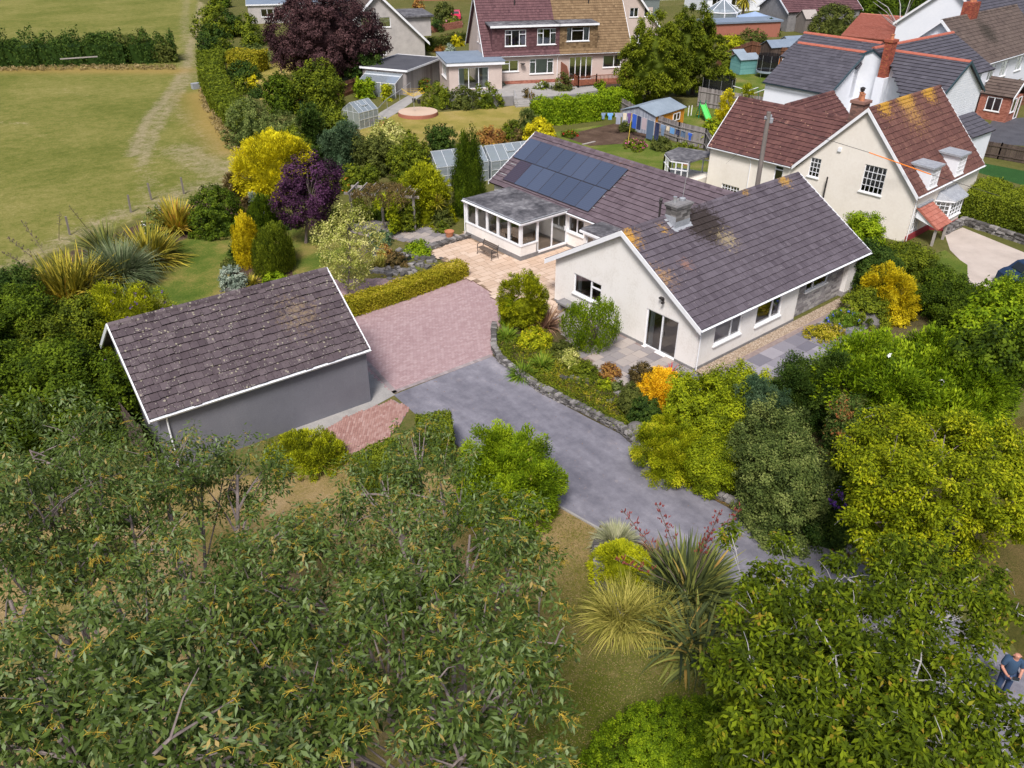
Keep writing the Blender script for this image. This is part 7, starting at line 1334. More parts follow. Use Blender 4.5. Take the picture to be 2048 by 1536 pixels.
def core(c, R, zb, zt, prof, s=.6, az=None, seed=0):
    az = az if az is not None else math.atan2(RT[1], RT[0]); ca, sa = math.cos(az), math.sin(az); nt_, nph = 12, 18; V = []
    for i in range(nt_+1):
        t = i/nt_; rad = float(PROF[prof](np.array([min(.999, max(.001, t))]))[0])*s
        for j in range(nph):
            a = 2*math.pi*j/nph; k = 1+.07*math.sin(3*a+i+seed)+.05*math.sin(7*a+2*i); x, y = math.cos(a)*rad*R[0]*k, math.sin(a)*rad*R[1]*k; V.append((c[0]+x*ca-y*sa, c[1]+x*sa+y*ca, zb+(zt-zb)*(.5+(t-.5)*s) if zb > .05 else zb+(zt-zb)*t*s))
    F_ = [(i*nph+j, i*nph+(j+1) % nph, (i+1)*nph+(j+1) % nph, (i+1)*nph+j) for i in range(nt_) for j in range(nph)]; return np.array(V), np.array(F_)
def join(parts):
    Vs, Fs, Ts, b0 = [], [], [], 0
    for V, Fq, t in parts: Vs.append(V); Fs.append(Fq+b0); Ts.append(t); b0 += len(V)
    return np.concatenate(Vs), np.concatenate(Fs), np.concatenate(Ts)
def quads(V): return np.arange(len(V)).reshape(-1, 4)
def bx(u0, v0, u1, v1, h=None, zb=0.):
    uc, vc = (u0+u1)/2, (v0+v1)/2; z = (h or 1.5)/2+zb
    for _ in range(12):
        p = G(uc, vc, z); D = depth_of(p); d = p-CAM; th = math.atan2(-d[2], math.hypot(d[0], d[1])); a = (u1-u0)/2*D/F; b_ = (v1-v0)/2*D/F
        if h is None: H = 2*math.sqrt(max(b_*b_-(a*.85*math.sin(th))**2, (.45*a)**2))/math.cos(th); ry = a*.85
        else: H = h; ry = math.sqrt(max(b_*b_-(h/2*math.cos(th))**2, (.35*a)**2))/math.sin(th); ry = min(ry, 1.7*a)
        z = H/2+zb
    return (float(p[0]), float(p[1])), (a, ry), H
SEED = [100]
def shrub(name, lab, box, mat, h=None, prof='dome', cat='shrub', group=None, withcore=True, blossoms=None, zb=0., parent=None, multi=0, **kw):
    SEED[0] += 1; c, R, H = bx(*box, h=h, zb=zb); q8 = .86 if multi else 1.; V, tone, pc, rot = foliage(c, (R[0]*q8, R[1]*q8), zb, zb+H*(.9 if multi else 1), prof, seed=SEED[0], **kw); parts = [(V, quads(V), tone)]
    rm = random.Random(SEED[0]); tb0 = kw.get('tbase', .5)
    for i in range(multi):   # billows standing out of the main mass
        a = 2*math.pi*(i+rm.uniform(-.3, .3))/multi; q9 = rm.uniform(.5, .68); s9 = rm.uniform(.3, .46); x, y = math.cos(a)*R[0]*q9, math.sin(a)*R[1]*q9; cc = (c[0]+x*rot[0]-y*rot[1], c[1]+x*rot[1]+y*rot[0]); kk = dict(kw); kk['tbase'] = tb0+rm.uniform(-.1, .12); kk['k'] = kw.get('k', 1.9)*.8; ht = H*rm.uniform(.72, 1.06); V2, t2, _, _ = foliage(cc, (R[0]*s9, R[1]*s9), zb+ht*.35, zb+ht, 'ell', seed=SEED[0]*31+i, **kk); parts.append((V2, quads(V2), t2))
    if withcore: Vc, Fc = core(c, R, zb, zb+H, prof, seed=SEED[0]); parts.append((Vc, Fc, np.full(len(Fc), .3)))
    V, F_, T = join(parts); o = mesh_obj(name, V, F_, MC[mat], parent, attr=T, label=lab, cat=cat, group=group)
    if blossoms:
        for mname, cnt, size, *rest in blossoms:
            r = np.random.default_rng(SEED[0]+5); idx = r.integers(0, len(pc), cnt); q_ = pc[idx]*np.array([1.04, 1.04, 1.0]); ca, sa = rot; ctr = np.stack([c[0]+q_[:, 0]*ca-q_[:, 1]*sa, c[1]+q_[:, 0]*sa+q_[:, 1]*ca, zb+q_[:, 2]], 1); m_ = int(rest[0]) if rest else 6; el = rest[1] if len(rest) > 1 else 1.
            P_ = np.repeat(ctr, m_, 0)+unit(r.normal(0, 1, (cnt*m_, 3)))*size*.45*np.array([1, 1, el]); n = len(P_); N_ = unit(r.normal(0, .6, (n, 3))+np.array([0, 0, 1.])); T_ = unit(np.cross(N_, r.normal(0, 1, (n, 3)))); B_ = np.cross(N_, T_); L_ = np.full(n, size*.75); V2 = leafq(P_, T_, B_, L_, L_*.8).reshape(-1, 3); mesh_obj('blossom', V2, quads(V2), MC[mname], o, attr=r.random(n), kind='stuff')
    return o
def tree(name, lab, base, box, mat, prof='crown', bark='bark_grey', tr=.1, cat='tree', limbs=9, group=None, blossoms=None, basez=0., ryk=.9, withcore=False, **kw):
    """trunk foot at pixel `base`, crown filling pixel box"""
    SEED[0] += 1; b0 = G(*base, basez); uc, vc = (box[0]+box[2])/2, (box[1]+box[3])/2; zs_ = np.linspace(.3, 20, 400); pts = b0[None]+np.outer(zs_, [0, 0, 1.]); d = pts-CAM; vv = 768-F*(d@UP)/(d@FW); z = zs_[np.argmin(abs(vv-vc))]
    D = depth_of((b0[0], b0[1], z)); a = (box[2]-box[0])/2*D/F; hb = (box[3]-box[1])/2*D/F; dd = np.array([b0[0], b0[1], z])-CAM; th = math.atan2(-dd[2], math.hypot(dd[0], dd[1])); hh = math.sqrt(max(hb*hb-(a*ryk*math.sin(th))**2, (.4*a)**2))/math.cos(th)
    dx = (uc-(1024+F*(dd@RT)/(dd@FW)))*D/F; c = (b0[0]+RT[0]*dx, b0[1]+RT[1]*dx); zb, zt = max(.3, z-hh), z+hh; root = thing(name, b0, lab, cat, group)
    V, tone, pc, rot = foliage(c, (a, a*ryk), zb, zt, prof, seed=SEED[0], **kw); parts = [(V, quads(V), tone)]
    if withcore: Vc, Fc = core(c, (a, a*ryk), zb, zt, prof, .68, seed=SEED[0]); parts.append((Vc, Fc, np.full(len(Fc), .3)))
    V, F_, T = join(parts); mesh_obj('crown', V, F_, MC[mat], root, attr=T)
    mb = MB(); ctr = np.array([c[0], c[1], zb+(zt-zb)*.35]); rg = random.Random(SEED[0]); mid = b0*.4+ctr*.6; mid[:2] += [rg.uniform(-.1, .1)*a, rg.uniform(-.1, .1)*a]; mb.tube([b0, b0*.7+mid*.3, mid, ctr, np.array([c[0], c[1], zb+(zt-zb)*.8])], [tr*1.35, tr, tr*.85, tr*.6, tr*.15], 8); ca, sa = rot
    for i in range(limbs):
        q_ = pc[rg.randrange(len(pc))]; e = np.array([c[0]+q_[0]*ca-q_[1]*sa, c[1]+q_[0]*sa+q_[1]*ca, zb+q_[2]]); s = mid+(ctr-mid)*rg.random(); m_ = (s+e)/2+np.array([rg.uniform(-.1, .1)*a, rg.uniform(-.1, .1)*a, rg.uniform(0, .15)*a]); mb.tube([s, m_, s+(e-s)*.97], [tr*.45, tr*.3, tr*.08], 5)
    mb.build('trunk', MC[bark], root); return root
def hedge(name, lab, pts, w_, h, mat, L=.09, W=.055, k=1.3, wob=.06, cat='hedge', hv=None, topround=.0, prow=None, minpx=2.0, tonec=.14, tops=None, blossoms=None, zb=0.):
    """clipped hedge along ground polyline pts"""
    SEED[0] += 1; r = np.random.default_rng(SEED[0]); Vs, Ts, cores = [], [], MB()
    pts = [np.array([*p[:2], 0.]) for p in pts]
    for si, (a, b_) in enumerate(zip(pts[:-1], pts[1:])):
        Ls = np.linalg.norm(b_-a); d = (b_-a)/Ls; s = np.array([-d[1], d[0], 0]); D = depth_of((a+b_)/2+np.array([0, 0, h])); l = max(L, minpx*D/805); ww = max(W*l/L, .9*D/805); area = Ls*(w_+2*h)+2*w_*h; n = int(min(90000, k*area/(l*ww*.5)))
        u = r.random(n)*(Ls+.0); q_ = r.random(n)*(w_+2*h); onl = q_ < h; onr = q_ > h+w_; z = np.where(onl, q_, np.where(onr, w_+2*h-q_, h)); x = np.where(onl, -w_/2, np.where(onr, w_/2, q_-h-w_/2)); ew = (r.random(n) < 2*w_*h/area); end = r.random(n) < .5
        u = np.where(ew, np.where(end, 0, Ls), u); x = np.where(ew, (r.random(n)-.5)*w_, x); z = np.where(ew, r.random(n)*h, z); nr = np.stack([np.where(ew, np.where(end, -1., 1.), 0), np.where(ew, 0, np.where(onl, -1., np.where(onr, 1., 0))), np.where(ew | onl | onr, .15, 1.)], 1)
        bulge = 1+wob*(np.sin(u*1.7+si)+np.sin(u*3.9+z*2)+.6*np.sin(x*5+u*6))*.5; hloc = np.interp(u/Ls, np.linspace(0, 1, len(hv)), hv) if hv is not None else 1.
        z = z*bulge*hloc; x = x*bulge; P_ = a+np.outer(u, d)+np.outer(x, s)+np.outer(z, [0, 0, 1.])+r.normal(0, l*.35+.012, (n, 3)); N_ = unit(np.outer(nr[:, 0], d)+np.outer(nr[:, 1], s)+np.outer(nr[:, 2], [0, 0, 1.])+r.normal(0, .5, (n, 3))); T = unit(np.cross(N_, r.normal(0, 1, (n, 3)))); B = np.cross(N_, T)
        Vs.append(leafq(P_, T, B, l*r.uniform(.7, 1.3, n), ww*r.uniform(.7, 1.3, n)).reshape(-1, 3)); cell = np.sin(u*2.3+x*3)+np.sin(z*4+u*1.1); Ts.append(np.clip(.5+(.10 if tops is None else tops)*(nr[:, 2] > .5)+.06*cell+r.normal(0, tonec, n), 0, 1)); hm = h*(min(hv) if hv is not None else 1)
        cores.obox((a+b_)/2+np.array([0, 0, hm*.46]), d*(Ls/2-w_*.04), s*w_*.45, (0, 0, hm*.46), .35)
    V = np.concatenate(Vs); V[:, 2] = np.maximum(V[:, 2], .01)+zb; T = np.concatenate(Ts); cv_ = np.array(cores.v)+np.array([0, 0, zb]); cf_2 = np.array(cores.f); V, F_, T = join([(V, quads(V), T), (cv_, cf_2, np.array(cores.t))]); return mesh_obj(name, V, F_, MC[mat], attr=T, label=lab, cat=cat)
def blades(c, n, Lb, wb, e0=(35, 88), droop=1.6, base=.25, az0=None, seg=6, zb=0., seed=0, twist=.4, tmean=.5, tsd=.2):
    r = np.random.default_rng(seed); ph = r.random(n)*2*math.pi; el = np.radians(r.uniform(*e0, n)); ln = Lb*r.uniform(.6, 1.1, n); b0 = np.stack([c[0]+np.cos(ph)*base*r.random(n), c[1]+np.sin(ph)*base*r.random(n), np.full(n, zb)], 1); dr = droop*r.uniform(.5, 1.3, n)*(1.15-el/1.6); pts = [b0]; e = el.copy(); p = b0.copy()
    for i in range(seg): e = el-dr*((i+1)/seg)**1.6; p = p+np.stack([np.cos(ph)*np.cos(e), np.sin(ph)*np.cos(e), np.sin(e)], 1)*(ln/seg)[:, None]; pts.append(p.copy())
    side = np.stack([-np.sin(ph+r.normal(0, twist, n)), np.cos(ph+r.normal(0, twist, n)), r.normal(0, .15, n)], 1); side = unit(side); pr = np.array([.7, 1, 1, .95, .8, .5, .05])[:seg+1] if seg == 6 else np.linspace(1, .05, seg+1); V = []; 
    for i in range(seg+1): q_ = pts[i].copy(); q_[:, 2] = np.maximum(q_[:, 2], .02); V += [q_-side*(wb*pr[i]/2)[..., None] if hasattr(wb, '__len__') else q_-side*wb*pr[i]/2, q_+side*wb*pr[i]/2]
    V = np.stack(V, 1); m_ = 2*(seg+1); f0 = np.array([[2*i, 2*i+1, 2*i+3, 2*i+2] for i in range(seg)]); F_ = (np.arange(n)[:, None, None]*m_+f0[None]).reshape(-1, 4); return V.reshape(-1, 3), F_, np.repeat(np.clip(r.normal(tmean, tsd, n), 0, 1), seg)
def tussock(name, lab, box, mat, Lb=None, wb=.05, n=220, e0=(30, 88), droop=1.6, base=.3, cat='plant', h=None, group=None, stalks=None, heads=1, minw=.9, **kw):
    SEED[0] += 1; c, R, H = bx(*box, h=h); D = depth_of((c[0], c[1], H)); wb = max(wb, minw*D/805); parts = []; rg = np.random.default_rng(SEED[0])
    for i in range(heads): cc = (c[0]+rg.uniform(-.4, .4)*R[0]*(heads > 1), c[1]+rg.uniform(-.4, .4)*R[1]*(heads > 1)); parts.append(blades(cc, n//heads, Lb or max(R[0]*1.05, H*1.05), wb, e0, droop, base, seed=SEED[0]*7+i, **kw))
    V, F_, T = join(parts); o = mesh_obj(name, V, F_, MC[mat], attr=T, label=lab, cat=cat, group=group)
    if stalks:
        for (u, v, z, mt) in stalks:
            tip = G(u, v, z); b0 = np.array([c[0]+rg.uniform(-.2, .2), c[1]+rg.uniform(-.2, .2), .3]); mid = (b0+tip)/2+(rg.uniform(-.1, .1), rg.uniform(-.1, .1), .1); mb = MB(); mb.tube([b0, mid, tip], [.02, .016, .01], 5); k_ = MB(); nf = 16
            for j in range(nf):
                s = .58+.42*j/nf; p = (mid+(tip-mid)*(s-.5)*2); a = j*2.4; q_ = p+np.array([math.cos(a), math.sin(a), .5])*.13*(1.2-.6*j/nf); mb.tube([p, q_], .006, 4)
                for _ in range(3): w_ = rg.normal(0, .03, 3); k_.tube([q_+w_, q_+w_+(0, 0, .05), q_+w_*1.6+(0, 0, .10)], [.006, .022, .004], 5)
            st_ = mb.build('flower_stalk', MC['bark_brown'], o); k_.build('flower_head', MC[mt], st_, kind='stuff')
    return o
def scatter(name, lab, poly, n, mats, size=.09, hmax=.35, z0=.03, cat='ground cover', tuft=14):
    """ground cover: leafy tufts spread over a bed, one object"""
    SEED[0] += 1; r = np.random.default_rng(SEED[0]); P_ = np.array(poly); x0, y0 = P_.min(0); x1, y1 = P_.max(0); x = r.uniform(x0, x1, n*6); y = r.uniform(y0, y1, n*6); k = inpoly(x, y, poly); x, y = x[k][:n], y[k][:n]; n = len(x); hh = hmax*(.4+.6*r.random(n)); c = np.repeat(np.stack([x, y, z0+hh*.5], 1), tuft, 0); o_ = unit(r.normal(0, 1, (n*tuft, 3))); rad = np.repeat(hh, tuft)*.75*r.random(n*tuft)**.4; Pp = c+o_*rad[:, None]*np.array([1.2, 1.2, .7]); D = depth_of((x.mean(), y.mean(), 0)); l = max(size, (1.8 if hmax > .04 else 1.)*D/805); N_ = unit(o_+r.normal(0, .5, o_.shape)+np.array([0, 0, .7])); T = unit(np.cross(N_, r.normal(0, 1, o_.shape))); B = np.cross(N_, T); m_ = n*tuft; V = leafq(Pp, T, B, l*r.uniform(.6, 1.3, m_), l*.55*r.uniform(.6, 1.3, m_)).reshape(-1, 3); V[:, 2] = np.maximum(V[:, 2], z0); tone = np.clip(np.repeat(r.normal(.5, .22, n), tuft)+r.normal(0, .12, m_), 0, 1); return mesh_obj(name, V, quads(V), MC[mats], attr=tone, label=lab, cat=cat, kind='stuff')
# ---------------------------------------------------------------- field and boundary hedges
def PXg(l): return [G2(u, v) for u, v in l]
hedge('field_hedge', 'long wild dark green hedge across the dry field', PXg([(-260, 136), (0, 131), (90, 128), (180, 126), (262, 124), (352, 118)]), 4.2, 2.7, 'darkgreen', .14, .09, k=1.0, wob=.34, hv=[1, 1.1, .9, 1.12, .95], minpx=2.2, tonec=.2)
for k, b in enumerate(((170, 62, 235, 118), (235, 68, 300, 120), (-10, 80, 60, 125), (300, 75, 350, 122), (95, 78, 165, 122))):
    shrub('hawthorn_bush', ['rounded hawthorn bush, tallest in the field hedge', 'hawthorn bush second from the open end of the field hedge', 'hawthorn bush at the left edge of the field hedge', 'hawthorn bush at the open end of the field hedge', 'hawthorn bush behind the pale rail in the field hedge'][k], b, 'olive' if k % 2 else 'darkgreen', prof='dome', lump=.3, k=1.1, group='bushes in the field hedge', L=.18, W=.1, multi=4)
scatter('rough_grass', 'long dry tawny grass along the foot of the field hedge', PXg([(0, 132), (352, 132), (352, 140), (0, 143)]), 420, 'straw', .2, .4, tuft=8, cat='grass'); scatter('rough_grass', 'long dry tawny grass along the trimmed boundary hedge', PXg([(398, 180), (415, 175), (440, 235), (500, 300), (485, 330), (440, 270), (405, 215)]), 500, 'straw', .2, .5, tuft=8, cat='grass')
hedge('boundary_hedge', 'trimmed green boundary hedge running beside the field track', PXg([(422, 130), (428, 175), (450, 218), (490, 262)]), 2.6, 1.7, 'midgreen', .12, .08, k=1.1, wob=.12, tops=.04); 
for b, m_, lab in (((388, 15, 455, 75), 'midgreen', 'wild bush at the far end of the boundary hedge'), ((392, 50, 460, 110), 'darkgreen', 'wild dark bush by the open field gate'), ((430, 25, 490, 70), 'darkgreen', 'dark bush left of the flat roofed building at the top'), ((425, 80, 470, 122), 'midgreen', 'round bush just above the trimmed boundary hedge'), ((470, 28, 520, 72), 'midgreen', 'mid green bush under the flat roofed building at the top'), ((410, 0, 450, 30), 'midgreen', 'green bush touching the top edge beside the field'), ((450, 200, 545, 290), 'greygreen', 'bramble covered grey green thicket below the trimmed hedge'), ((520, 225, 610, 300), 'greygreen', 'grey green bramble thicket left of the teal garden store'), ((555, 255, 620, 320), 'midgreen', 'green thicket behind the large yellow conifer'), ((475, 95, 540, 120), 'greygreen', 'grey leaved bush above the lime topped hedge')):
    shrub('bush', lab, b, m_, prof='dome', lump=.24, L=.16, W=.09, k=1.2, style='broad', h=None)
hedge('clipped_hedge', 'tall clipped hedge with lime green top left of the copper beech', PXg([(468, 138), (530, 142)]), 2.4, 2.2, 'hedgegold', k=1.2, tops=.12)
for b, m_, lab in (((450, 124, 520, 156), 'darkgreen', 'clipped dark dome under the lime topped hedge'), ((468, 150, 500, 186), 'midgreen', 'clipped ball touching the boundary hedge'), ((492, 152, 515, 178), 'conifer_yellow', 'small bright yellow clipped ball in the upper garden'), ((497, 172, 530, 194), 'darkgreen', 'small dark clipped ball right of the yellow one'), ((492, 145, 512, 160), 'midgreen', 'tiny clipped mound above the yellow ball')):
    shrub('clipped_shrub', lab, b, m_, prof='dome', lump=.05, L=.1, W=.07, k=1.3)
tree('copper_beech', 'large dark purple copper beech at the top of the photo', (655, 168), (538, -10, 762, 165), 'copper', bark='bark_brown', tr=.35, L=.22, W=.14, k=1.9, lump=.16, style='broad', rc=.55, prof='crown', ryk=.9, limbs=18, withcore=True, tonec=.16)
for b, m_, lab, st_ in (((525, 150, 600, 225), 'laurel', 'dark laurel bush below the copper beech, left one', 'broad'), ((575, 125, 690, 225), 'midgreen', 'large leafy green shrub under the copper beech', 'broad'), ((690, 108, 765, 175), 'darkgreen', 'dark shrub between the copper beech and the flat roofed garage', 'broad'), ((706, 155, 750, 195), 'brightgreen', 'leafy green shrub at the end of the brown fence', 'broad'), ((762, 165, 785, 200), 'yellowgreen', 'yellow green clipped ball by the lean-to greenhouse', 'broad'), ((595, 215, 650, 300), 'darkgreen', 'dark conifer in front of the small greenhouse', 'feather'), ((635, 212, 695, 275), 'midgreen', 'bright leafy shrub left of the small greenhouse', 'broad'), ((640, 240, 722, 345), 'bluegreen', 'feathery blue green tamarisk in the middle of the garden', 'feather'), ((610, 290, 660, 345), 'darkgreen', 'dark feathery shrub left of the blue green tamarisk', 'feather'), ((705, 268, 790, 350), 'olive', 'olive brown shrub with pale yellow top by the rear lawn', 'broad'), ((775, 270, 862, 365), 'midgreen', 'green shrub right of the olive brown shrub', 'broad'), ((690, 330, 760, 380), 'midgreen', 'low green shrub in front of the olive brown shrub', 'broad'), ((850, 255, 912, 300), 'darkgreen', 'dark leafy shrub behind the left greenhouse', 'broad'), ((800, 325, 912, 440), 'yellowgreen', 'olive yellow bush left of the twin cypress', 'feather'), ((815, 295, 865, 350), 'grassyellow', 'straw yellow feathery shrub above the olive yellow bush', 'feather'), ((650, 345, 720, 380), 'midgreen', 'green shrub with orange flowers behind the purple leaved tree', 'broad')):
    bl = [('fl_orange', 40, .14)] if 'orange flowers' in lab else None; shrub('shrub', lab, b, m_, prof='dome', lump=.2, L=.13, W=.08 if st_ == 'broad' else .03, style=st_, k=1.4, blossoms=bl, multi=5)
shrub('golden_topped_shrub', 'pale yellow variegated shrub cap on the olive brown shrub', (730, 262, 820, 300), 'variegated', prof='dome', lump=.15, L=.12, W=.07, h=3.2, k=1.1)
for b, m_, lab in (((845, 168, 905, 215), 'midgreen', 'leafy shrub trained on the retaining wall, left'), ((895, 172, 955, 215), 'olive', 'leafy shrub trained on the retaining wall, middle'), ((945, 170, 1000, 212), 'midgreen', 'leafy shrub trained on the retaining wall, right'), ((1040, 180, 1070, 205), 'brownish', 'brownish shrub on the chalet terrace'), ((1105, 152, 1145, 190), 'olive', 'rounded olive shrub beside the timber deck'), ((1190, 162, 1215, 185), 'brightgreen', 'bright green clipped ball beneath the timber deck'), ((1215, 175, 1250, 190), 'darkgreen', 'low dark shrub beside the clipped green ball')):
    shrub('shrub', lab, b, m_, prof='dome', lump=.18, L=.14, W=.08, k=1.4)
shrub('rose_bush', 'white flowered rose bush on the chalet terrace', (1068, 165, 1105, 188), 'midgreen', lump=.1, blossoms=[('fl_white', 60, .22)]); shrub('rose_bush', 'pale flowered bush by the chalet extension doors', (985, 165, 1010, 182), 'silver', lump=.1, blossoms=[('fl_white', 20, .15)])
shrub('geranium_bush', 'red flowering bush beside the grey flat roofed garage', (832, 160, 862, 180), 'midgreen', blossoms=[('fl_red', 50, .2)])
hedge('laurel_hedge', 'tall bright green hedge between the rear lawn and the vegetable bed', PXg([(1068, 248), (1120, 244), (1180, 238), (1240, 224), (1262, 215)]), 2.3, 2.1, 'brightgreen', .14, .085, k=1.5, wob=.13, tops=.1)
shrub('shrub', 'grey green sprawling shrub at the corner of the bright hedge', (1030, 220, 1080, 262), 'greygreen', L=.13, W=.05, style='feather', lump=.2); shrub('golden_shrub', 'bright yellow rounded shrub behind the solar panel roof', (1046, 245, 1112, 292), 'conifer_yellow', h=2.6, lump=.06, k=1.8)
for b, m_, lab in (((955, 255, 1010, 285), 'reddish', 'low dark red heather like plants by the greenhouse'), ((1000, 245, 1050, 280), 'midgreen', 'low green border plants right of the greenhouse'), ((1020, 262, 1050, 300), 'brownish', 'brown hedge plants behind the solar panel roof'), ((1395, 240, 1450, 292), 'limegreen', 'lime green shrub at the end of the washing line fence'), ((1300, 275, 1345, 300), 'olive', 'low shrub under the washing line'), ((1340, 285, 1395, 318), 'midgreen', 'low border plants beside the terracotta pot on the neighbouring lawn'), ((1240, 245, 1275, 262), 'olive', 'low plants at the back of the vegetable bed')):
    shrub('shrub', lab, b, m_, lump=.2, L=.12, W=.07)
shrub('peony_plants', 'pink flowering plants in a row on the neighbouring lawn', (1248, 278, 1292, 300), 'midgreen', h=.4, blossoms=[('fl_pink', 26, .26)]); shrub('red_flower_bed', 'red flowering plants at the foot of the bright hedge', (1125, 262, 1155, 276), 'midgreen', h=.4, blossoms=[('fl_red', 30, .2)])
for k, (c0, lab) in enumerate(((( 925, 255, 948, 440), 'left spire of the twin dark green cypress'), ((942, 252, 967, 440), 'right spire of the twin dark green cypress'))): pass
cy = thing('cypress', G(936, 432), 'twin spired dark green cypress beside the sunroom', 'cypress')
for (u0, u1, v0) in ((907, 950, 248), (926, 968, 252)):
    g_ = G((u0+u1)/2, 434); D = depth_of(g_); a = (u1-u0)/2*D/F; zs_ = np.linspace(1, 9, 200); d = g_[None]+np.outer(zs_, [0, 0, 1.])-CAM; zt = zs_[np.argmin(abs(768-F*(d@UP)/(d@FW)-v0))]; SEED[0] += 1; V, T, _, _ = foliage(g_[:2], (a, a), 0, zt, 'spire', L=.14, W=.05, k=2.4, style='upright', lump=.1, rc=.28, seed=SEED[0]); Vc, Fc = core(g_[:2], (a, a), 0, zt, 'spire', .85); V, F_, T = join([(V, quads(V), T), (Vc, Fc, np.full(len(Fc), .35))]); mesh_obj('foliage', V, F_, MC['laurel'], cy, attr=T)
MB().tube([G(936, 432), G(936, 432)+(0, 0, 2)], [.15, .1], 8).build('trunk', MC['bark_brown'], cy)
# ---------------------------------------------------------------- our garden
shrub('yellow_conifer', 'large billowing bright yellow conifer beside the field', (475, 252, 622, 408), 'conifer_yellow', h=3.9, prof='ell', lump=.15, L=.20, W=.075, style='spray', k=2.2, rc=.42, cat='conifer', tonec=.2)
tree('purple_leaved_tree', 'small purple leaved tree with pale trunk on the lawn', (612, 486), (548, 320, 690, 448), 'purple', prof='ell', tr=.085, L=.13, W=.09, k=1.35, lump=.34, rc=.34, limbs=16, ryk=.9)
tree('variegated_tree', 'thin variegated cream and green tree beyond the garage ridge', (694, 588), (638, 408, 758, 565), 'variegated', tr=.05, L=.10, W=.06, k=.7, lump=.34, rc=.22, limbs=22, ryk=.85, inner=.3)
shrub('golden_yew', 'upright golden yew column, yellow on its left side', (468, 424, 514, 536), 'golden', prof='column', lump=.06, L=.11, W=.035, style='upright', k=2.2, cat='conifer', h=2.9); shrub('green_conifer', 'dark green upright conifer behind the golden yew', (498, 392, 552, 480), 'laurel', prof='column', lump=.08, L=.12, W=.035, style='upright', k=2., cat='conifer', h=2.6); shrub('green_conifer', 'broad ribbed green upright conifer in front of the golden yew', (511, 446, 583, 553), 'midgreen', prof='column', lump=.09, L=.12, W=.035, style='upright', k=2.2, cat='conifer', h=2.5)
for b, m_, lab, L_, st_ in (((438, 532, 492, 576), 'silver', 'rounded silver leaved shrub in the island bed', .07, 'broad'), ((526, 545, 574, 574), 'brightgreen', 'low bright green mound against the garage ridge', .07, 'broad'), ((456, 490, 480, 525), 'darkgreen', 'small dark clipped shrub left of the golden yew', .08, 'broad'), ((443, 518, 472, 540), 'olive', 'low brown green mound above the silver shrub', .08, 'broad'), ((492, 385, 530, 425), 'silver', 'silver blue shrub behind the dark upright conifer', .1, 'feather'), ((500, 372, 545, 400), 'brightgreen', 'bright green shrub left of the purple leaved tree', .1, 'broad'), ((378, 372, 485, 468), 'laurel', 'broad dark green shrub by the field fence', .13, 'broad'), ((445, 345, 495, 402), 'brownish', 'bare brown twiggy shrub below the yellow conifer', .13, 'feather'), ((480, 395, 510, 430), 'brownish', 'dark brown shrub beside the silver blue shrub', .1, 'feather')):
    shrub('shrub', lab, b, m_, L=L_, W=L_*.55 if st_ == 'broad' else .03, style=st_, lump=.12, k=1.7)
tussock('spiky_plant', 'small yellow green spiky plant beside the silver shrub', (484, 535, 520, 572), 'phormium', wb=.04, n=110, Lb=.8, base=.12)
tussock('flax_plant', 'yellow striped flax nearest the field fence', (284, 378, 408, 468), 'phormium', wb=.09, n=480, Lb=2.3, e0=(35, 88), droop=1.0, base=.35, tmean=.68, cat='flax'); tussock('flax_plant', 'green and yellow flax with drooping tips in the middle of the border', (232, 418, 368, 528), 'phormium', wb=.09, n=700, Lb=2.5, e0=(20, 85), droop=1.4, base=.5, heads=2, cat='flax'); tussock('flax_plant', 'dark green flax behind the pampas grass', (158, 420, 255, 520), 'phormium_bronze', wb=.08, n=420, Lb=2.4, e0=(25, 85), droop=1.2, base=.45, cat='flax'); tussock('flax_plant', 'large olive and yellow flax with old flower stalks at the left', (48, 488, 212, 600), 'phormium', wb=.09, n=950, Lb=2.6, e0=(25, 88), droop=1.2, base=.9, heads=3, cat='flax', stalks=[(15, 475, 2.6, 'bark_brown'), (42, 440, 2.8, 'bark_brown'), (5, 505, 2.2, 'bark_brown')])
tussock('flax_plant', 'small grey green flax between two larger ones', (290, 445, 365, 500), 'phormium_bronze', wb=.05, n=160, Lb=1.3, e0=(20, 80), droop=1.3, cat='flax'); tussock('pampas_grass', 'grey green pampas grass arching over the lawn edge', (165, 455, 300, 570), 'pampas', wb=.022, n=1900, Lb=2.6, e0=(30, 88), droop=1.9, base=.45, cat='grass'); tussock('flax_plant', 'broad leaved olive flax at the left beside the buddleia', (62, 545, 150, 608), 'phormium', wb=.08, n=170, Lb=1.4, e0=(15, 75), droop=1.5, cat='flax')
shrub('white_flower_spike_plant', 'flax flower spikes with cream blossoms by the field fence', (288, 410, 345, 470), 'greygreen', L=.08, h=1.6, k=.6, blossoms=[('fl_white', 70, .09)])
for (u, v, z, u0, v0, lab) in ((138, 412, 2.8, 185, 470, 'tall brown seed stalk, tallest at the left of the field'), (120, 425, 2.4, 118, 480, 'upright brown seed stalk left of the tallest one')):
    b0, t0 = G(u0, v0), G(u, v, z); mb = MB(); mb.tube([b0, (b0+t0)/2+(0, .1, 0), t0], [.02, .015, .008], 5)
    for j in range(12): s = .55+.45*j/12; p = b0+(t0-b0)*s; a = j*2.4; mb.tube([p, p+(.16*math.cos(a), .16*math.sin(a), .06)], .014, 4)
    mb.build('seed_stalk', MC['bark_brown'], label=lab, cat='seed stalk')
shrub('buddleia', 'yellow green buddleia with purple flower spikes behind the garage', (150, 572, 312, 712), 'yellowgreen', h=2.4, lump=.22, L=.13, W=.05, style='spray', k=1.3, blossoms=[('fl_purple', 60, .13, 9, 2.0)], tbase=.42)
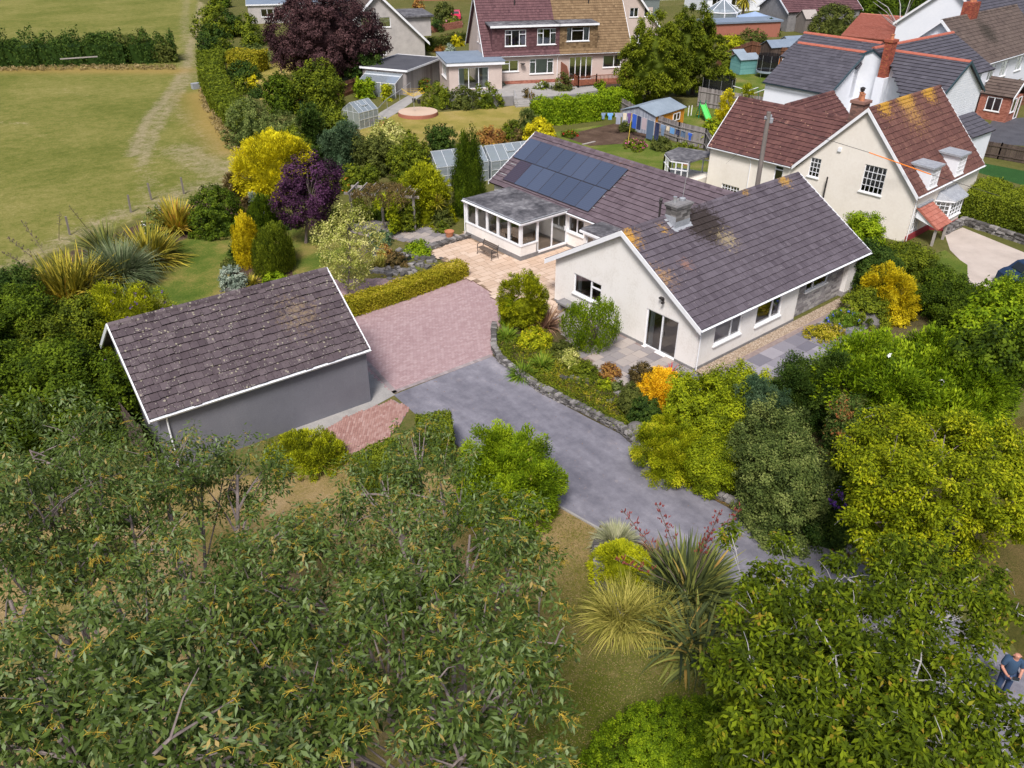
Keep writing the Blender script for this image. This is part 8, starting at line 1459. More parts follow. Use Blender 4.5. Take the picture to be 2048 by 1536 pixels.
shrub('cotoneaster', 'dark wiry shrub with purple flowers at the corner of the garage roof', (100, 610, 215, 720), 'darkgreen', h=2.0, lump=.2, L=.1, W=.05, k=1.5, blossoms=[('fl_purple', 26, .12, 8, 2.0)])
for b, m_, lab, h in (((-60, 545, 70, 640), 'darkgreen', 'blue dark shrub at the left edge below the field', 2.6), ((-80, 590, 110, 760), 'laurel', 'big laurel bush at the left edge', 3.4), ((40, 600, 190, 740), 'midgreen', 'leafy green shrub left of the buddleia', 2.8), ((-40, 690, 175, 880), 'laurel', 'glossy laurel bush, front left of the garage', 3.6), ((110, 700, 288, 875), 'laurel', 'glossy laurel bush against the garage end', 3.2), ((-120, 780, 90, 930), 'laurel', 'dark laurel bush under the eucalyptus at the left edge', 3.0), ((30, 640, 150, 760), 'midgreen', 'small leaved green bush between the laurels', 3.0)):
    shrub('laurel_bush', lab, b, m_, h=h, lump=.22, L=.13, W=.075, k=1.7, rc=.34, tonec=.2, multi=7)
hedge('low_hedge', 'low clipped golden green hedge between the lawn and the paved yard', [G2(700, 628), G2(800, 596), G2(925, 550)], 1.05, .85, 'hedgegold', .055, .035, k=1.9, wob=.06, tops=.14, minpx=1.9)
# pergola surroundings
cl = shrub('climber', 'brown stemmed climber sprawling over the pergola top', (712, 368, 828, 408), 'brownish', h=.5, zb=2.35, L=.12, W=.05, withcore=False, k=.8, style='feather', cat='climber'); shrub('climber', 'golden hop climbing the front pergola post', (748, 385, 805, 412), 'limegreen', h=.7, zb=1.9, L=.1, W=.07, k=1.5, withcore=False, cat='climber', tbase=.6); shrub('climber', 'golden hop column hanging from the front of the pergola', (776, 400, 796, 470), 'limegreen', h=2.3, L=.1, W=.07, k=1.6, prof='column', cat='climber'); shrub('climber', 'green climber on the right hand posts of the pergola', (790, 385, 838, 460), 'midgreen', h=2.2, L=.12, W=.08, k=1.5, cat='climber')
for b, m_, lab in (((690, 395, 740, 440), 'midgreen', 'green shrub seen through the left of the pergola'), ((740, 400, 790, 440), 'laurel', 'dark shrub seen through the middle of the pergola'), ((640, 420, 700, 455), 'midgreen', 'low border plants under the purple leaved tree, right side'), ((560, 425, 600, 455), 'darkgreen', 'low dark plants left of the purple leaved tree trunk'), ((860, 415, 905, 450), 'olive', 'low plants around the stone planter by the cypress'), ((872, 445, 895, 466), 'midgreen', 'small plant in the terracotta pot by the sunroom'), ((735, 460, 790, 492), 'bluegreen', 'blue green carpet plants beside the pergola paving'), ((755, 490, 785, 515), 'reddish', 'low orange brown plant beside the pond'), ((808, 480, 866, 513), 'brightgreen', 'low bright green mat of leaves at the edge of the patio'), ((770, 505, 812, 532), 'brownish', 'rusty brown sedge growing out of the pond')):
    shrub('shrub', lab, b, m_, L=.09, W=.055, lump=.2, h=.35 if ('mat of leaves' in lab or 'carpet' in lab) else None, k=1.4)
cdy = tussock('cordyline', 'small spiky cordyline palm near the greenhouse', (858, 392, 890, 425), 'phormium', wb=.04, n=90, Lb=.8, e0=(-10, 85), droop=.7, base=.05, h=3.0, zb=1.5, cat='palm'); MB().tube([G(873, 440), G(873, 440)+(0, 0, 1.5)], .05, 6).build('stem', MC['bark_brown'], cdy)
tussock('iris_clump', 'yellow leaved iris clump at the near edge of the pond', (730, 505, 785, 535), 'grassyellow', wb=.03, n=200, Lb=.7, e0=(40, 88), droop=.9, base=.5); tussock('daylily_clump', 'green strap leaved clump left of the pergola', (650, 405, 690, 440), 'strap', wb=.04, n=120, Lb=.8)
# bank in front of the bungalow
chy = shrub('choisya', 'bushy yellow green shrub at the corner of the paved yard', (998, 556, 1100, 655), 'yellowgreen', prof='ell', h=None, lump=.16, L=.10, W=.035, style='spray', k=1.9, tbase=.4); shrub('upper_shoots', None, (1022, 540, 1085, 600), 'yellowgreen', h=1.5, zb=1.3, lump=.2, L=.11, W=.03, style='feather', k=.8, withcore=False, tbase=.4, parent=chy, cat=None); shrub('fern_shrub', 'bright green underside shoots of the corner shrub beside the yard', (998, 588, 1035, 645), 'brightgreen', h=1.5, L=.1, W=.05, k=1.5)
tussock('flax_plant', 'red brown flax beside the corner of the cream gable wall', (1058, 598, 1125, 660), 'phormium_red', wb=.05, n=260, Lb=1.35, e0=(10, 80), droop=1.5, base=.2, cat='flax')
sh_ = shrub('weigela', 'open twiggy green shrub in front of the gable window', (1128, 604, 1240, 705), 'brightgreen', h=2.5, prof='vase', lump=.12, L=.085, W=.04, style='upright', k=1.25, withcore=False, blossoms=[('fl_white', 8, .05)], tbase=.42); c_, R_, H_ = bx(1128, 604, 1240, 705, h=2.5)
mb = MB()
for k in range(26): a, e = k*2.4, random.uniform(.3, 1.); mb.tube([(c_[0], c_[1], .05), (c_[0]+math.cos(a)*e*.35, c_[1]+math.sin(a)*e*.35, 1.2), (c_[0]+math.cos(a)*e*.95, c_[1]+math.sin(a)*e*.95, 2.1+random.random()*.5)], [.02, .014, .005], 5)
mb.build('stems', MC['bark_brown'], sh_)
for b, m_, lab, Lb, n in (((986, 636, 1040, 680), 'strap', 'green grassy clump at the corner of the paved yard', .75, 260), ((1050, 685, 1120, 740), 'strap', 'yellow green strap leaved clump in the middle of the bank', .8, 300), ((1012, 715, 1078, 758), 'strap', 'dark green grassy clump spilling over the drive wall', .8, 300)):
    tussock('grass_clump', lab, b, m_, wb=.022, n=n, Lb=Lb, e0=(15, 85), droop=1.9, base=.25, tmean=.35 if 'dark' in lab else .5)
shrub('hypericum', 'yellow flowered shrub beside the red brown flax', (1035, 652, 1105, 695), 'yellowgreen', h=.8, L=.07, W=.04, blossoms=[('fl_yellow', 70, .07)]); 
for b, m_, lab in (((1105, 680, 1150, 720), 'olive', 'olive mound in front of the open twiggy shrub'), ((1120, 690, 1160, 740), 'variegated', 'pale variegated plant beneath the open twiggy shrub'), ((1140, 720, 1200, 760), 'midgreen', 'leafy green plants at the foot of the open twiggy shrub'), ((1200, 725, 1240, 760), 'reddish', 'orange and yellow low plants at the edge of the terrace'), ((1225, 760, 1250, 785), 'greygreen', 'grey lavender tuft on the bank'), ((1195, 755, 1225, 780), 'limegreen', 'lime green low plant below the terrace')):
    shrub('plant', lab, b, m_, L=.07, W=.045, lump=.2, h=.6)
scatter('bed_plants', 'mixed low leafy plants covering the bank above the drive wall', PXg([(1000, 665), (1120, 700), (1200, 760), (1250, 800), (1280, 880), (1200, 835), (1100, 785), (1030, 740), (995, 700)]), 900, 'midgreen', .07, .32); scatter('bed_plants', 'green plants spilling over the drive wall', PXg([(990, 690), (1000, 715), (1040, 752), (1090, 786), (1185, 834), (1250, 866), (1290, 905), (1290, 895), (1240, 850), (1180, 820), (1095, 775), (1030, 735), (1005, 700)]), 240, 'midgreen', .07, .5, z0=.15); scatter('bed_plants', 'straw coloured and yellowing plants scattered over the bank', PXg([(1020, 690), (1130, 720), (1210, 780), (1260, 850), (1200, 825), (1100, 775)]), 320, 'hedgegold', .07, .25)
shrub('clipped_shrub', 'small dark bronze ball beside the sliding doors terrace', (1260, 727, 1306, 772), 'brownish', h=1.2, prof='ell', lump=.05, L=.06, W=.03, k=2.2, tbase=.3); shrub('golden_mound', 'bright orange gold conifer mound below the bungalow corner', (1278, 734, 1374, 812), 'orangegold', h=1.1, lump=.06, L=.08, W=.03, style='feather', k=2.4); shrub('clipped_shrub', 'dark green clipped column left of the gold mound', (1240, 765, 1285, 830), 'olive', h=1.4, prof='column', lump=.06, L=.07, W=.03, k=2.); shrub('shrub', 'glossy dark green shrub under the gold mound', (1258, 790, 1325, 850), 'darkgreen', h=1.3, lump=.1, L=.07, W=.045, k=1.8)
tussock('cordyline', 'bright red cordyline leaves at the corner of the bungalow', (1322, 722, 1362, 748), 'fl_red', wb=.04, n=40, Lb=.7, base=.05, h=.9)
# ---------------------------------------------------------------- shrub mass along the right side of the drive
for a in (((1272, 830, 1440, 965), 'citrus', 'low spreading yellow green juniper at the drive edge', 1.6, .09, .035, 'spray', .6), ((1330, 740, 1500, 900), 'limegreen', 'light green feathery leaved shrub below the bungalow corner', 3.0, .12, .055, 'broad', .4), ((1370, 860, 1480, 985), 'limegreen', 'bright feathery shrub beside the drive, left of the grey green shrub', 2.2, .10, .04, 'broad', .35), ((1430, 742, 1555, 810), 'limegreen', 'yellow green shrub along the edge of the slate terrace', 1.5, .08, .05, 'broad', .6), ((1448, 765, 1570, 880), 'bluegreen', 'soft blue green shrub behind the feathery shrub', 2.6, .1, .025, 'feather', .35), ((1545, 722, 1700, 850), 'darkgreen', 'dark green shrub in the middle of the right hand planting', 3.2, .09, .04, 'feather', .55), ((1655, 755, 1800, 900), 'brownish', 'bronze tinged leafy shrub behind the red tipped one', 2.6, .11, .06, 'broad', .3), ((1650, 800, 1765, 965), 'photinia', 'red tipped photinia above the purple hydrangea', 3.4, .13, .05, 'broad', .55), ((1470, 818, 1640, 1058), 'greygreen', 'large grey green shrub overhanging the drive', 3.6, .09, .055, 'broad', .45), ((1760, 1010, 1900, 1100), 'darkgreen', 'dark ground covering shrub under the yellow green tree', 1.2, .1, .06, 'broad', .4), ((1600, 1010, 1720, 1095), 'darkgreen', 'dark shrub at the foot of the purple hydrangea', 1.0, .1, .06, 'broad', .5)):
    b, m_, lab, h, L_, W_, st_, tb_ = a; shrub('shrub', lab, b, m_, h=h, L=L_, W=W_, style=st_, lump=.24, k=1.9, rc=.26, tbase=tb_, tonec=.18, multi=7 if h > 2 else 4)
shrub('hydrangea', 'purple and blue flowered hydrangea beside the drive', (1600, 965, 1690, 1048), 'laurel', h=1.7, L=.12, W=.08, blossoms=[('fl_purple', 40, .22, 16)]); shrub('hydrangea', 'blue flowered hydrangea half hidden under the yellow green tree', (1665, 905, 1750, 975), 'laurel', h=1.9, L=.12, W=.08, blossoms=[('fl_blue', 16, .14, 10)])
shrub('yellow_conifer', 'golden yellow conifer by the far corner of the bungalow', (1728, 530, 1832, 632), 'golden', h=2.5, lump=.16, L=.12, W=.05, style='spray', k=2.2, cat='conifer'); shrub('clipped_shrub', 'rounded small leaved green shrub beside the pier of the bungalow', (1688, 572, 1782, 642), 'midgreen', h=1.5, lump=.07, L=.07, W=.045, k=2., tbase=.6); shrub('shrub', 'yellow heather like patch below the golden conifer', (1760, 610, 1815, 650), 'golden', h=.8, L=.09, W=.03, k=1.5)
shrub('agapanthus', 'blue flowered agapanthus beside the slate terrace', (1655, 620, 1722, 655), 'strap', h=.7, L=.12, W=.03, blossoms=[('fl_blue', 26, .12, 9)], style='feather'); shrub('low_plants', 'orange and gold low plants at the edge of the slate terrace', (1610, 648, 1690, 680), 'hedgegold', h=.45, L=.07, W=.045, tbase=.6)
shrub('magnolia', 'wide fresh green magnolia with a few white flowers', (1645, 668, 1985, 905), 'brightgreen', h=3.9, lump=.26, L=.17, W=.075, style='spray', k=1.6, rc=.4, multi=11, cat='tree', blossoms=[('fl_white', 26, .2)], tbase=.42, cap=150000)
for b, m_, lab, h in (((1690, 425, 1755, 520), 'brightgreen', 'bright green shrub at the foot of the cream gable wall', 2.8), ((1700, 490, 1800, 590), 'darkgreen', 'dark shrub between the bungalow and the cream house', 2.4), ((1770, 485, 1860, 560), 'midgreen', 'bushy green shrub below the porch posts of the cream house', 1.6), ((1835, 550, 1985, 660), 'laurel', 'wide dark shrub with arching shoots near the gravel drive', 2.0), ((1900, 600, 2060, 740), 'brightgreen', 'bright maple like foliage beside the dark blue car', 4.0), ((1860, 640, 2060, 860), 'laurel', 'tall broad leaved green tree at the right edge', 5.0), ((1990, 540, 2120, 700), 'brightgreen', 'bright green leafy shrub in front of the dark blue car', 3.0)):
    shrub('shrub', lab, b, m_, h=h, lump=.24, L=.16 if h > 3.5 else .11, W=.12 if h > 3.5 else .06, k=1.7, rc=.32, cat='tree' if h > 3.5 else 'shrub', tonec=.18, multi=7)
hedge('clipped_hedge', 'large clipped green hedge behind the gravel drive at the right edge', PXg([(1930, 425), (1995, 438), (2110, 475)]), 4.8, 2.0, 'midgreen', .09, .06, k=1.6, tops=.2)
# ---------------------------------------------------------------- behind and top right
tree('bamboo_like_tree', 'large drooping leaved green tree beside the orange shed, left half', (1300, 215), (1238, 50, 1372, 205), 'midgreen', bark='bark_brown', tr=.2, L=.30, W=.10, k=3.0, style='droop', lump=.14, rc=.42, withcore=True, tbase=.66); tree('bamboo_like_tree', 'large glossy green tree beside the slate hung dormer, right half', (1385, 190), (1325, 22, 1440, 185), 'midgreen', bark='bark_brown', tr=.2, L=.26, W=.11, k=3.0, style='droop', lump=.14, rc=.42, withcore=True)
for b, m_, lab, h, st_ in (((1436, 182, 1472, 246), 'conifer_yellow', 'yellow green pointed conifer by the garden slide', 3.6, 'feather'), ((1476, 178, 1510, 212), 'yellowgreen', 'second golden conifer, partly behind the dark red roof', 3.0, 'feather'), ((1538, 182, 1556, 212), 'laurel', 'slim dark conifer by the white house wall', 2.6, 'feather')):
    shrub('conifer', lab, b, m_, h=h, prof='spire', L=.18, W=.06, style=st_, k=1.6, cat='conifer')
for b, m_, lab in (((1436, 72, 1490, 100), 'yellowgreen', 'yellow green shrub left of the round clipped shrub'), ((1470, 62, 1538, 98), 'olive', 'round topped olive green shrub above the teal shed'), ((1438, 100, 1470, 135), 'midgreen', 'green shrub behind the brown boarded fence'), ((1528, 38, 1560, 70), 'darkgreen', 'dark round shrub left of the playhouse'), ((1420, 138, 1470, 160), 'limegreen', 'low bright green plants by the pinkish brown shed')):
    shrub('shrub', lab, b, m_, L=.18, W=.1, lump=.16)
hedge('tree_belt', 'dark belt of trees along the top right edge of the photo', PXg([(1640, 38), (1750, 42), (1850, 44), (1960, 30), (2100, 10)]), 9, 6.5, 'laurel', .3, .2, k=1.2, wob=.25, cat='trees', tonec=.22)
for k, b in enumerate(((1620, 10, 1720, 75), (1700, -5, 1790, 50), (1770, -10, 1860, 45), (1850, -25, 1960, 35))): shrub('tree', ['leafy tree right of the playhouse at the top', 'dark tree second in the top right belt', 'dark tree third in the top right belt, above the orange roof', 'dark tree above the red chimney at the top right'][k], b, ['olive', 'laurel', 'darkgreen', 'laurel'][k], L=.3, W=.17, lump=.25, cat='tree', group='trees along the top right edge')
mb = MB(); rg = random.Random(5); bb = G(1800, 60, 4)
for k in range(14): e = bb+np.array([rg.uniform(-4, 4), rg.uniform(-4, 4), rg.uniform(1, 5)]); mb.tube([bb, (bb+e)/2+(0, 0, rg.uniform(-.5, .8)), e], [.09, .06, .02], 5)
mb.build('bare_branches', MC['twig_grey'], label='bare grey branches in front of the trees above the orange roof', cat='branches')
pt = thing('palm_tree', G(1483, 48), 'cordyline palm at the top edge behind the glazed conservatory', 'palm'); MB().tube([G(1483, 48), G(1483, 48)+(0, 0, 3.6)], [.25, .18], 8).build('trunk', MC['bark_brown'], pt); pb2 = G(1483, 48); V, F_, T = blades((pb2[0], pb2[1]), 260, 2.3, .14, (-40, 80), 1.1, .1, zb=3.7, seed=9); mesh_obj('crown', V, F_, MC['phormium'], pt, attr=T)
for b, m_, lab, bl in (((868, 5, 910, 42), 'olive', 'olive green round bush left of the red car', None), ((890, 35, 922, 52), 'midgreen', 'bush with bright pink flowers below the red car', [('fl_hotpink', 50, .3)]), ((905, 70, 925, 92), 'conifer_yellow', 'yellow clipped bush beside the left chalet gable', None), ((842, 35, 885, 62), 'darkgreen', 'dark bush left of the olive green bush', None), ((825, 0, 848, 20), 'reddish', 'dark pink shrub at the top edge', None), ((888, 88, 908, 103), 'silver', 'small silver ball shrub by the chalet extension', None), ((845, 82, 870, 100), 'midgreen', 'leafy bush between the grey gable house and the flat roofed garage', None), ((868, 92, 890, 104), 'reddish', 'small rusty bush left of the silver ball shrub', None), ((450, 45, 475, 62), 'laurel', 'bush with violet blue flowers beyond the field gate', [('fl_blue', 40, .35)])):
    shrub('bush', lab, b, m_, L=.18, W=.11, lump=.12, blossoms=bl)
hedge('low_hedge', 'low clipped hedge below the brick walls left of the chalet pair', PXg([(850, 96), (925, 80)]), 1.6, 1.0, 'olive', k=1.1)
for u0, v0, u1, v1, m_, lab in ((505, 60, 548, 88, 'olive', 'bush between the lime topped hedge and the copper beech'), (420, -8, 462, 14, 'laurel', 'dark tree top cut off by the top edge beside the field'), (545, -6, 590, 22, 'midgreen', 'tree right of the flat roofed building, cut off by the top edge'), (480, 68, 520, 92, 'midgreen', 'bush just above the lime topped hedge'), (1210, 10, 1245, 60, 'laurel', 'narrow dark tree between the chalet pair and the pale gabled house')): shrub('bush', lab, (u0, v0, u1, v1), m_, L=.2, W=.12, lump=.2, multi=3)
for k, (u, v, s) in enumerate(((560, 12, 60), (700, -8, 70), (1210, -12, 80), (980, -20, 70), (1120, -15, 60))): shrub('tree', ['distant tree above the flat roofed building', 'distant tree behind the white peaked gazebo', 'distant tree behind the chalet roofs', 'distant tree above the left chalet roof', 'distant tree above the middle of the chalet roofs'][k], (u-s/2, v-s/2, u+s/2, v+s/3), 'laurel', L=.3, W=.2, lump=.2, cat='tree', group='trees beyond the top edge')
# ---------------------------------------------------------------- near side of the drive
shrub('shrub', 'fresh bright green shrub beside the bend of the drive', (905, 866, 1122, 1055), 'brightgreen', h=2.6, multi=8, lump=.2, L=.10, W=.045, style='spray', k=2.0, rc=.28, blossoms=[('grassyellow', 46, .16, 10), ('fl_yellow', 4, .14, 10)], tonec=.18)
hedge('box_hedge', 'clipped box shaped ivy green hedge block beside the red brick path, front', [G2(722, 985), G2(808, 945)], 1.3, 1.35, 'midgreen', .06, .045, k=1.9); hedge('box_hedge', 'clipped box shaped hedge block nearer the drive, back', [G2(838, 905), G2(905, 900)], 1.4, 1.4, 'midgreen', .06, .045, k=1.9)
shrub('shrub', 'yellow green feathery shrub at the foot of the garage wall', (530, 858, 690, 945), 'yellowgreen', h=1.3, lump=.16, L=.1, W=.03, style='feather', k=1.8, tbase=.4); tussock('crocosmia', 'crocosmia with orange brown seed heads in front of the garage', (575, 850, 690, 940), 'strap', wb=.03, n=300, Lb=1.1, e0=(30, 85), droop=1.2, base=.5, tmean=.72, tsd=.3)
tussock('flax_plant', 'bronze flax fan drooping over the lawn in front of the flowering flax', (1310, 1180, 1470, 1340), 'phormium_bronze', wb=.095, n=420, Lb=1.8, e0=(-10, 75), droop=1.7, base=.35, h=1.2, cat='flax', twist=.8, tsd=.34, heads=3)
tussock('flax_plant', 'large bronze green flax with tall dark red flower stalks', (1300, 1110, 1480, 1240), 'phormium_bronze', wb=.095, n=560, Lb=2.0, e0=(25, 88), droop=1.3, base=.55, h=1.6, heads=2, twist=.8, tmean=.45, cat='flax', stalks=[(1243, 1018, 3.1, 'fl_rust'), (1312, 1004, 3.3, 'fl_rust'), (1440, 1020, 3.3, 'fl_rust'), (1480, 1014, 3.0, 'fl_rust'), (1418, 1065, 2.6, 'fl_rust'), (1228, 1118, 2.2, 'fl_rust')])
tussock('grass_clump', 'arching yellow sedge beside the bronze flax', (1190, 1150, 1340, 1300), 'grassyellow', wb=.02, n=1900, Lb=1.45, e0=(30, 88), droop=2.5, base=.3, h=1.0, tmean=.5, heads=4, tsd=.28, cat='grass'); tussock('grass_clump', 'pale silvery ornamental grass at the drive edge', (1165, 1045, 1300, 1110), 'grasspale', wb=.014, n=1100, Lb=.95, e0=(20, 88), droop=1.9, base=.25, h=.8, cat='grass')
shrub('shrub', 'bright yellow green clipped mass between the two ornamental grasses', (1182, 1075, 1305, 1185), 'yellowgreen', h=1.1, lump=.08, L=.11, W=.035, style='spray', k=1.8, tbase=.72); tussock('flax_plant', 'pinkish striped young flax behind the yellow green shrub', (1280, 1075, 1345, 1115), 'phormium_red', wb=.045, n=30, Lb=.6, h=.6, cat='flax', tmean=.8)
shrub('box_ball', 'large clipped bright green box mound at the bottom edge', (1150, 1378, 1660, 1760), 'brightgreen', h=2.3, prof='dome', lump=.02, L=.045, W=.03, k=2.6, rc=.12, minpx=2.2, cap=200000, tbase=.42)
for b, m_, lab in (((640, 1240, 720, 1300), 'brightgreen', 'green plants glimpsed beneath the eucalyptus'), ((560, 1060, 640, 1110), 'midgreen', 'low plants under the back of the eucalyptus'), ((700, 1100, 900, 1240), 'laurel', 'dark shrub in the shade of the eucalyptus'), ((950, 1040, 1080, 1120), 'photinia', 'reddish leaved shrub under the right side of the eucalyptus'), ((60, 1060, 240, 1160), 'olive', 'dry bushy plants under the left side of the eucalyptus')): shrub('shrub', lab, b, m_, h=1.1, L=.09, W=.05, lump=.2)
scatter('fallen_leaves', 'dry fallen leaves scattered on the front lawn', PXg([(520, 950), (1090, 990), (1260, 1150), (1450, 1320), (1500, 1536), (0, 1536), (0, 1000)]), 900, 'reddish', .05, .03, z0=.02, tuft=1, cat='leaves'); scatter('fallen_leaves', 'brown leaf litter along the far edge of the drive', litter, 1500, 'reddish', .05, .04, z0=.025, tuft=2, cat='leaves')
scatter('fallen_leaves', 'dry leaves blown along the tarmac drive', drive, 420, 'reddish', .04, .03, z0=.02, tuft=1, cat='leaves')
fl_ = PXg([(1090, 1000), (1190, 1060), (1190, 1170), (1260, 1300), (1450, 1350), (1500, 1536), (900, 1536), (1080, 1300), (1100, 1150)]); scatter('grass', 'short dry straw coloured grass on the front lawn', fl_, 9000, 'straw', .03, .03, z0=.008, tuft=4, cat='grass'); scatter('grass', 'short green grass on the front lawn', fl_, 7000, 'midgreen', .03, .03, z0=.008, tuft=4, cat='grass')
# ---------------------------------------------------------------- eucalyptus
def big_tree(name, lab, root, lumps, mat, twigmat, barkmat, L, W, k, style, rc, trunk_r, twig_n, lumpamp=.25, subr=.02, cat='tree', twig_len=.4, protrude=0., tb=.45, seed=1, nsub=7, nextra=1):
    """lumps: (u, v, z, r, flat) clusters of foliage, limbs grown from the root to each"""
    rg = random.Random(seed); r = np.random.default_rng(seed); root = np.array([root[0], root[1], 0.]); t_ = thing(name, root, lab, cat); parts = []; wood = MB(); tw = MB(); mains = {}
    cs = [G(u, v, z) for u, v, z, _, _ in lumps]; cm = np.mean(cs, 0); fork = np.array([root[0], root[1], cm[2]*.32]); wood.tube([root, root*.5+fork*.5+np.array([.1, -.1, 0]), fork], [trunk_r*1.3, trunk_r*1.05, trunk_r], 12)
    for i, ((u, v, z, rr, fl), c) in enumerate(zip(lumps, cs)):
        H = 2*rr*fl; V, T, pc, (ca, sa) = foliage(c[:2], (rr, rr*.95), z-H*.55, z+H*.45, 'ell', L, W, k, style, rc, lumpamp, seed=seed*100+i, inner=.4, clumpy=1., tonec=.14, tonel=.17, tbase=tb, minpx=2.5, cap=60000); parts.append((V, quads(V), T))
        m1 = fork+(c-fork)*.35+np.array([rg.uniform(-.4, .4), rg.uniform(-.4, .4), rg.uniform(-.2, .5)]); m2 = fork+(c-fork)*.7+np.array([rg.uniform(-.4, .4), rg.uniform(-.4, .4), rg.uniform(-.1, .5)]); r0 = trunk_r*rg.uniform(.3, .5)*min(1, rr)**1.5; wood.tube([fork, m1, m2, c], [r0, r0*.75, r0*.5, r0*.25], 8)
        zc0 = z-H*.55
        for j in range(nsub if rr > .5 else 1):
            q_ = pc[rg.randrange(len(pc))]*(1+protrude*rg.random()); e = np.array([c[0]+q_[0]*ca-q_[1]*sa, c[1]+q_[0]*sa+q_[1]*ca, zc0+q_[2]]); s = m2+(c-m2)*rg.random(); mm = (s+e)/2+np.array([rg.uniform(-.25, .25), rg.uniform(-.25, .25), rg.uniform(-.05, .35)])*rr*.6; wood.tube([s, s*.6+mm*.4+(0, 0, .03), mm, e], [r0*.3, r0*.22, subr, subr*.35], 5)
            for _ in range(nextra): e2 = mm+np.array([rg.uniform(-.7, .7), rg.uniform(-.7, .7), rg.uniform(-.2, .6)])*rr*.8; wood.tube([mm, (mm+e2)/2+(0, 0, .08), e2], [subr*.8, subr*.5, subr*.25], 4)
        idx = r.integers(0, len(pc), twig_n)
        for q_ in pc[idx]:
            b0 = np.array([c[0]+q_[0]*ca-q_[1]*sa, c[1]+q_[0]*sa+q_[1]*ca, zc0+q_[2]]); d = np.array([b0[0]-c[0], b0[1]-c[1], 0]); d = d/(np.linalg.norm(d)+1e-6)*.5+np.array([rg.uniform(-.6, .6), rg.uniform(-.6, .6), -.3]); p1 = b0+d*twig_len*.5+(0, 0, .06); p2 = b0+d*twig_len; tw.tube([b0-d*.1, p1, p2], [.0035, .003, .002], 3, cap=False)
            for s in (.25, .5, .75): p = b0+d*twig_len*s+(0, 0, .03); w_ = np.array([rg.uniform(-1, 1), rg.uniform(-1, 1), rg.uniform(-.2, .6)])*.07; tw.tube([p, p+w_], [.003, .0035], 3, cap=False)
    V, F_, T = join(parts); mesh_obj('crown', V, F_, MC[mat], t_, attr=T); wood.build('trunk', MC[barkmat], t_); tw.build('twigs', MC[twigmat], t_, kind='stuff'); return t_
EU = [(60, 900, 8.6, 1.5, .7), (200, 930, 8.2, 1.4, .7), (330, 960, 8.0, 1.3, .7), (400, 905, 7.4, .75, .8), (475, 950, 7.6, 1.15, .7), (100, 1010, 9.2, 1.5, .6), (-60, 1050, 9.8, 1.6, .7), (260, 1030, 8.9, 1.2, .6), (20, 1200, 9.6, 1.1, .6),
      (380, 1130, 9.2, 1.2, .6), (560, 1160, 9.0, 1.35, .6), (250, 1260, 10.0, 1.2, .6), (90, 1340, 10.6, 1.2, .6), (300, 1400, 11.0, 1.2, .55), (120, 1480, 11.4, 1.2, .55), (450, 1290, 10.2, 1.2, .6), (-40, 1450, 11.2, 1.2, .6), (420, 1500, 11.6, 1.1, .5), (250, 1560, 12, 1.1, .5), (560, 1060, 8.6, .8, .6), (150, 1130, 9.3, .6, .7)]
EU2 = [(830, 885, 7.2, .8, .8), (760, 960, 7.6, .95, .7), (880, 960, 7.8, 1.05, .7), (690, 1060, 8.4, .9, .7), (640, 1200, 9.2, 1.1, .6), (800, 1080, 8.7, 1.15, .6), (940, 1070, 8.6, 1.0, .7), (1040, 1040, 8.0, .75, .8), (1000, 1180, 9.3, 1.0, .6), (860, 1210, 9.6, 1.1, .6), (740, 1300, 10.1, 1.1, .6), (600, 1340, 10.3, 1.0, .6), (960, 1300, 9.9, .9, .6), (1060, 1280, 9.0, .65, .7), (900, 1400, 10.4, .9, .6), (1040, 1410, 9.8, .8, .6), (560, 1450, 11.2, 1., .55), (700, 1500, 11.4, .7, .5), (930, 1510, 11., .8, .55), (1060, 1520, 10.2, .6, .6), (1080, 1120, 7.6, .45, .8)]
r1 = np.mean([G(u, v, z) for u, v, z, _, _ in EU[8:]], 0); r2_ = np.mean([G(u, v, z) for u, v, z, _, _ in EU2[6:]], 0)
big_tree('eucalyptus', 'tall grey green eucalyptus filling the bottom left corner', (r1[0]-.5, r1[1]), EU, 'euc', 'twig_yellow', 'bark_grey', .13, .044, .44, 'droop', .27, .26, 90, seed=3, twig_len=.22)
big_tree('eucalyptus', 'grey green eucalyptus in the lower middle, right of the other eucalyptus', (r2_[0], r2_[1]-.3), EU2, 'euc', 'twig_yellow', 'bark_grey', .13, .044, .44, 'droop', .25, .24, 80, seed=4, twig_len=.22)
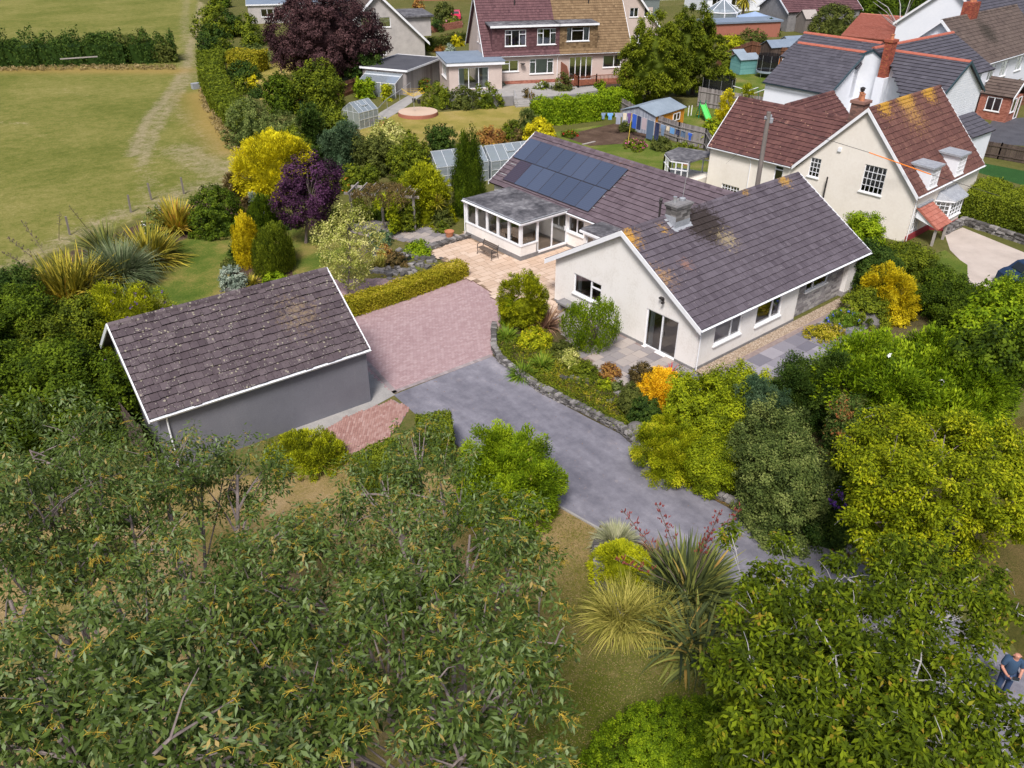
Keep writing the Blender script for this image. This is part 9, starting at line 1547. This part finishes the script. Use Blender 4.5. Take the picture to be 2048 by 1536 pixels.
CH = [(1530, 1165, 5.8, .6, .5), (1560, 1085, 5, .35, .6), (1600, 1190, 6.4, .9, .5), (1720, 1160, 6.6, .9, .6), (1840, 1150, 6.6, 1.0, .6), (1540, 1240, 6.8, .9, .6), (1620, 1260, 7.4, 1.1, .6), (1760, 1240, 7.3, 1.1, .6), (1900, 1230, 7.0, 1.0, .6), (1490, 1330, 6.9, .7, .6), (1540, 1380, 7.6, 1.0, .6), (1690, 1370, 8.0, 1.1, .6), (1830, 1360, 7.8, 1.0, .6), (1930, 1380, 7.4, .7, .6), (1560, 1480, 7.8, 1.0, .6), (1700, 1490, 8.2, 1.0, .6), (1850, 1480, 8.0, 1.0, .6), (1980, 1470, 7.6, .9, .6), (1500, 1430, 6.4, .7, .6), (1620, 1570, 8, 1, .6), (1800, 1580, 8, 1, .6), (2000, 1210, 6.4, .5, .7), (1960, 1150, 6.2, .6, .6), (1455, 1070, 4.8, .4, .6)]
YG = [(1745, 905, 4.3, 1.05, .6), (1790, 865, 4.8, 1.2, .6), (1890, 870, 5.2, 1.2, .6), (1990, 890, 5.2, 1.2, .6), (1760, 1000, 4.0, .9, .6), (1790, 960, 5.2, 1.2, .6), (1890, 970, 5.6, 1.3, .6), (1990, 985, 5.4, 1.2, .6), (2070, 950, 5.0, 1.1, .6), (1750, 1045, 4.4, .8, .6), (1745, 1080, 2.6, .8, .6), (1800, 1105, 2.8, .8, .6), (1930, 1105, 3.4, .7, .6), (2050, 1040, 4.4, .8, .6), (1860, 1050, 4.8, .8, .6), (1950, 1040, 4.6, .7, .6)]
r4 = np.mean([G(u, v, z) for u, v, z, _, _ in YG], 0)
big_tree('yellow_green_tree', 'large yellow green leaved tree at the right edge above the drive', (r4[0]+.3, r4[1]), YG, 'citrus', 'twig_grey', 'bark_grey', .11, .06, 1.15, 'droop', .26, .14, 4, seed=8, nsub=3, subr=.012)
r3 = np.mean([G(u, v, z) for u, v, z, _, _ in CH], 0)
big_tree('cherry_tree', 'cherry tree with drooping leaves and bare grey twigs in the bottom right corner', (r3[0], r3[1]), CH, 'cherry', 'twig_grey', 'twig_grey', .14, .058, .85, 'droop', .2, .2, 5, seed=6, protrude=.1, subr=.014, nsub=5, nextra=2)
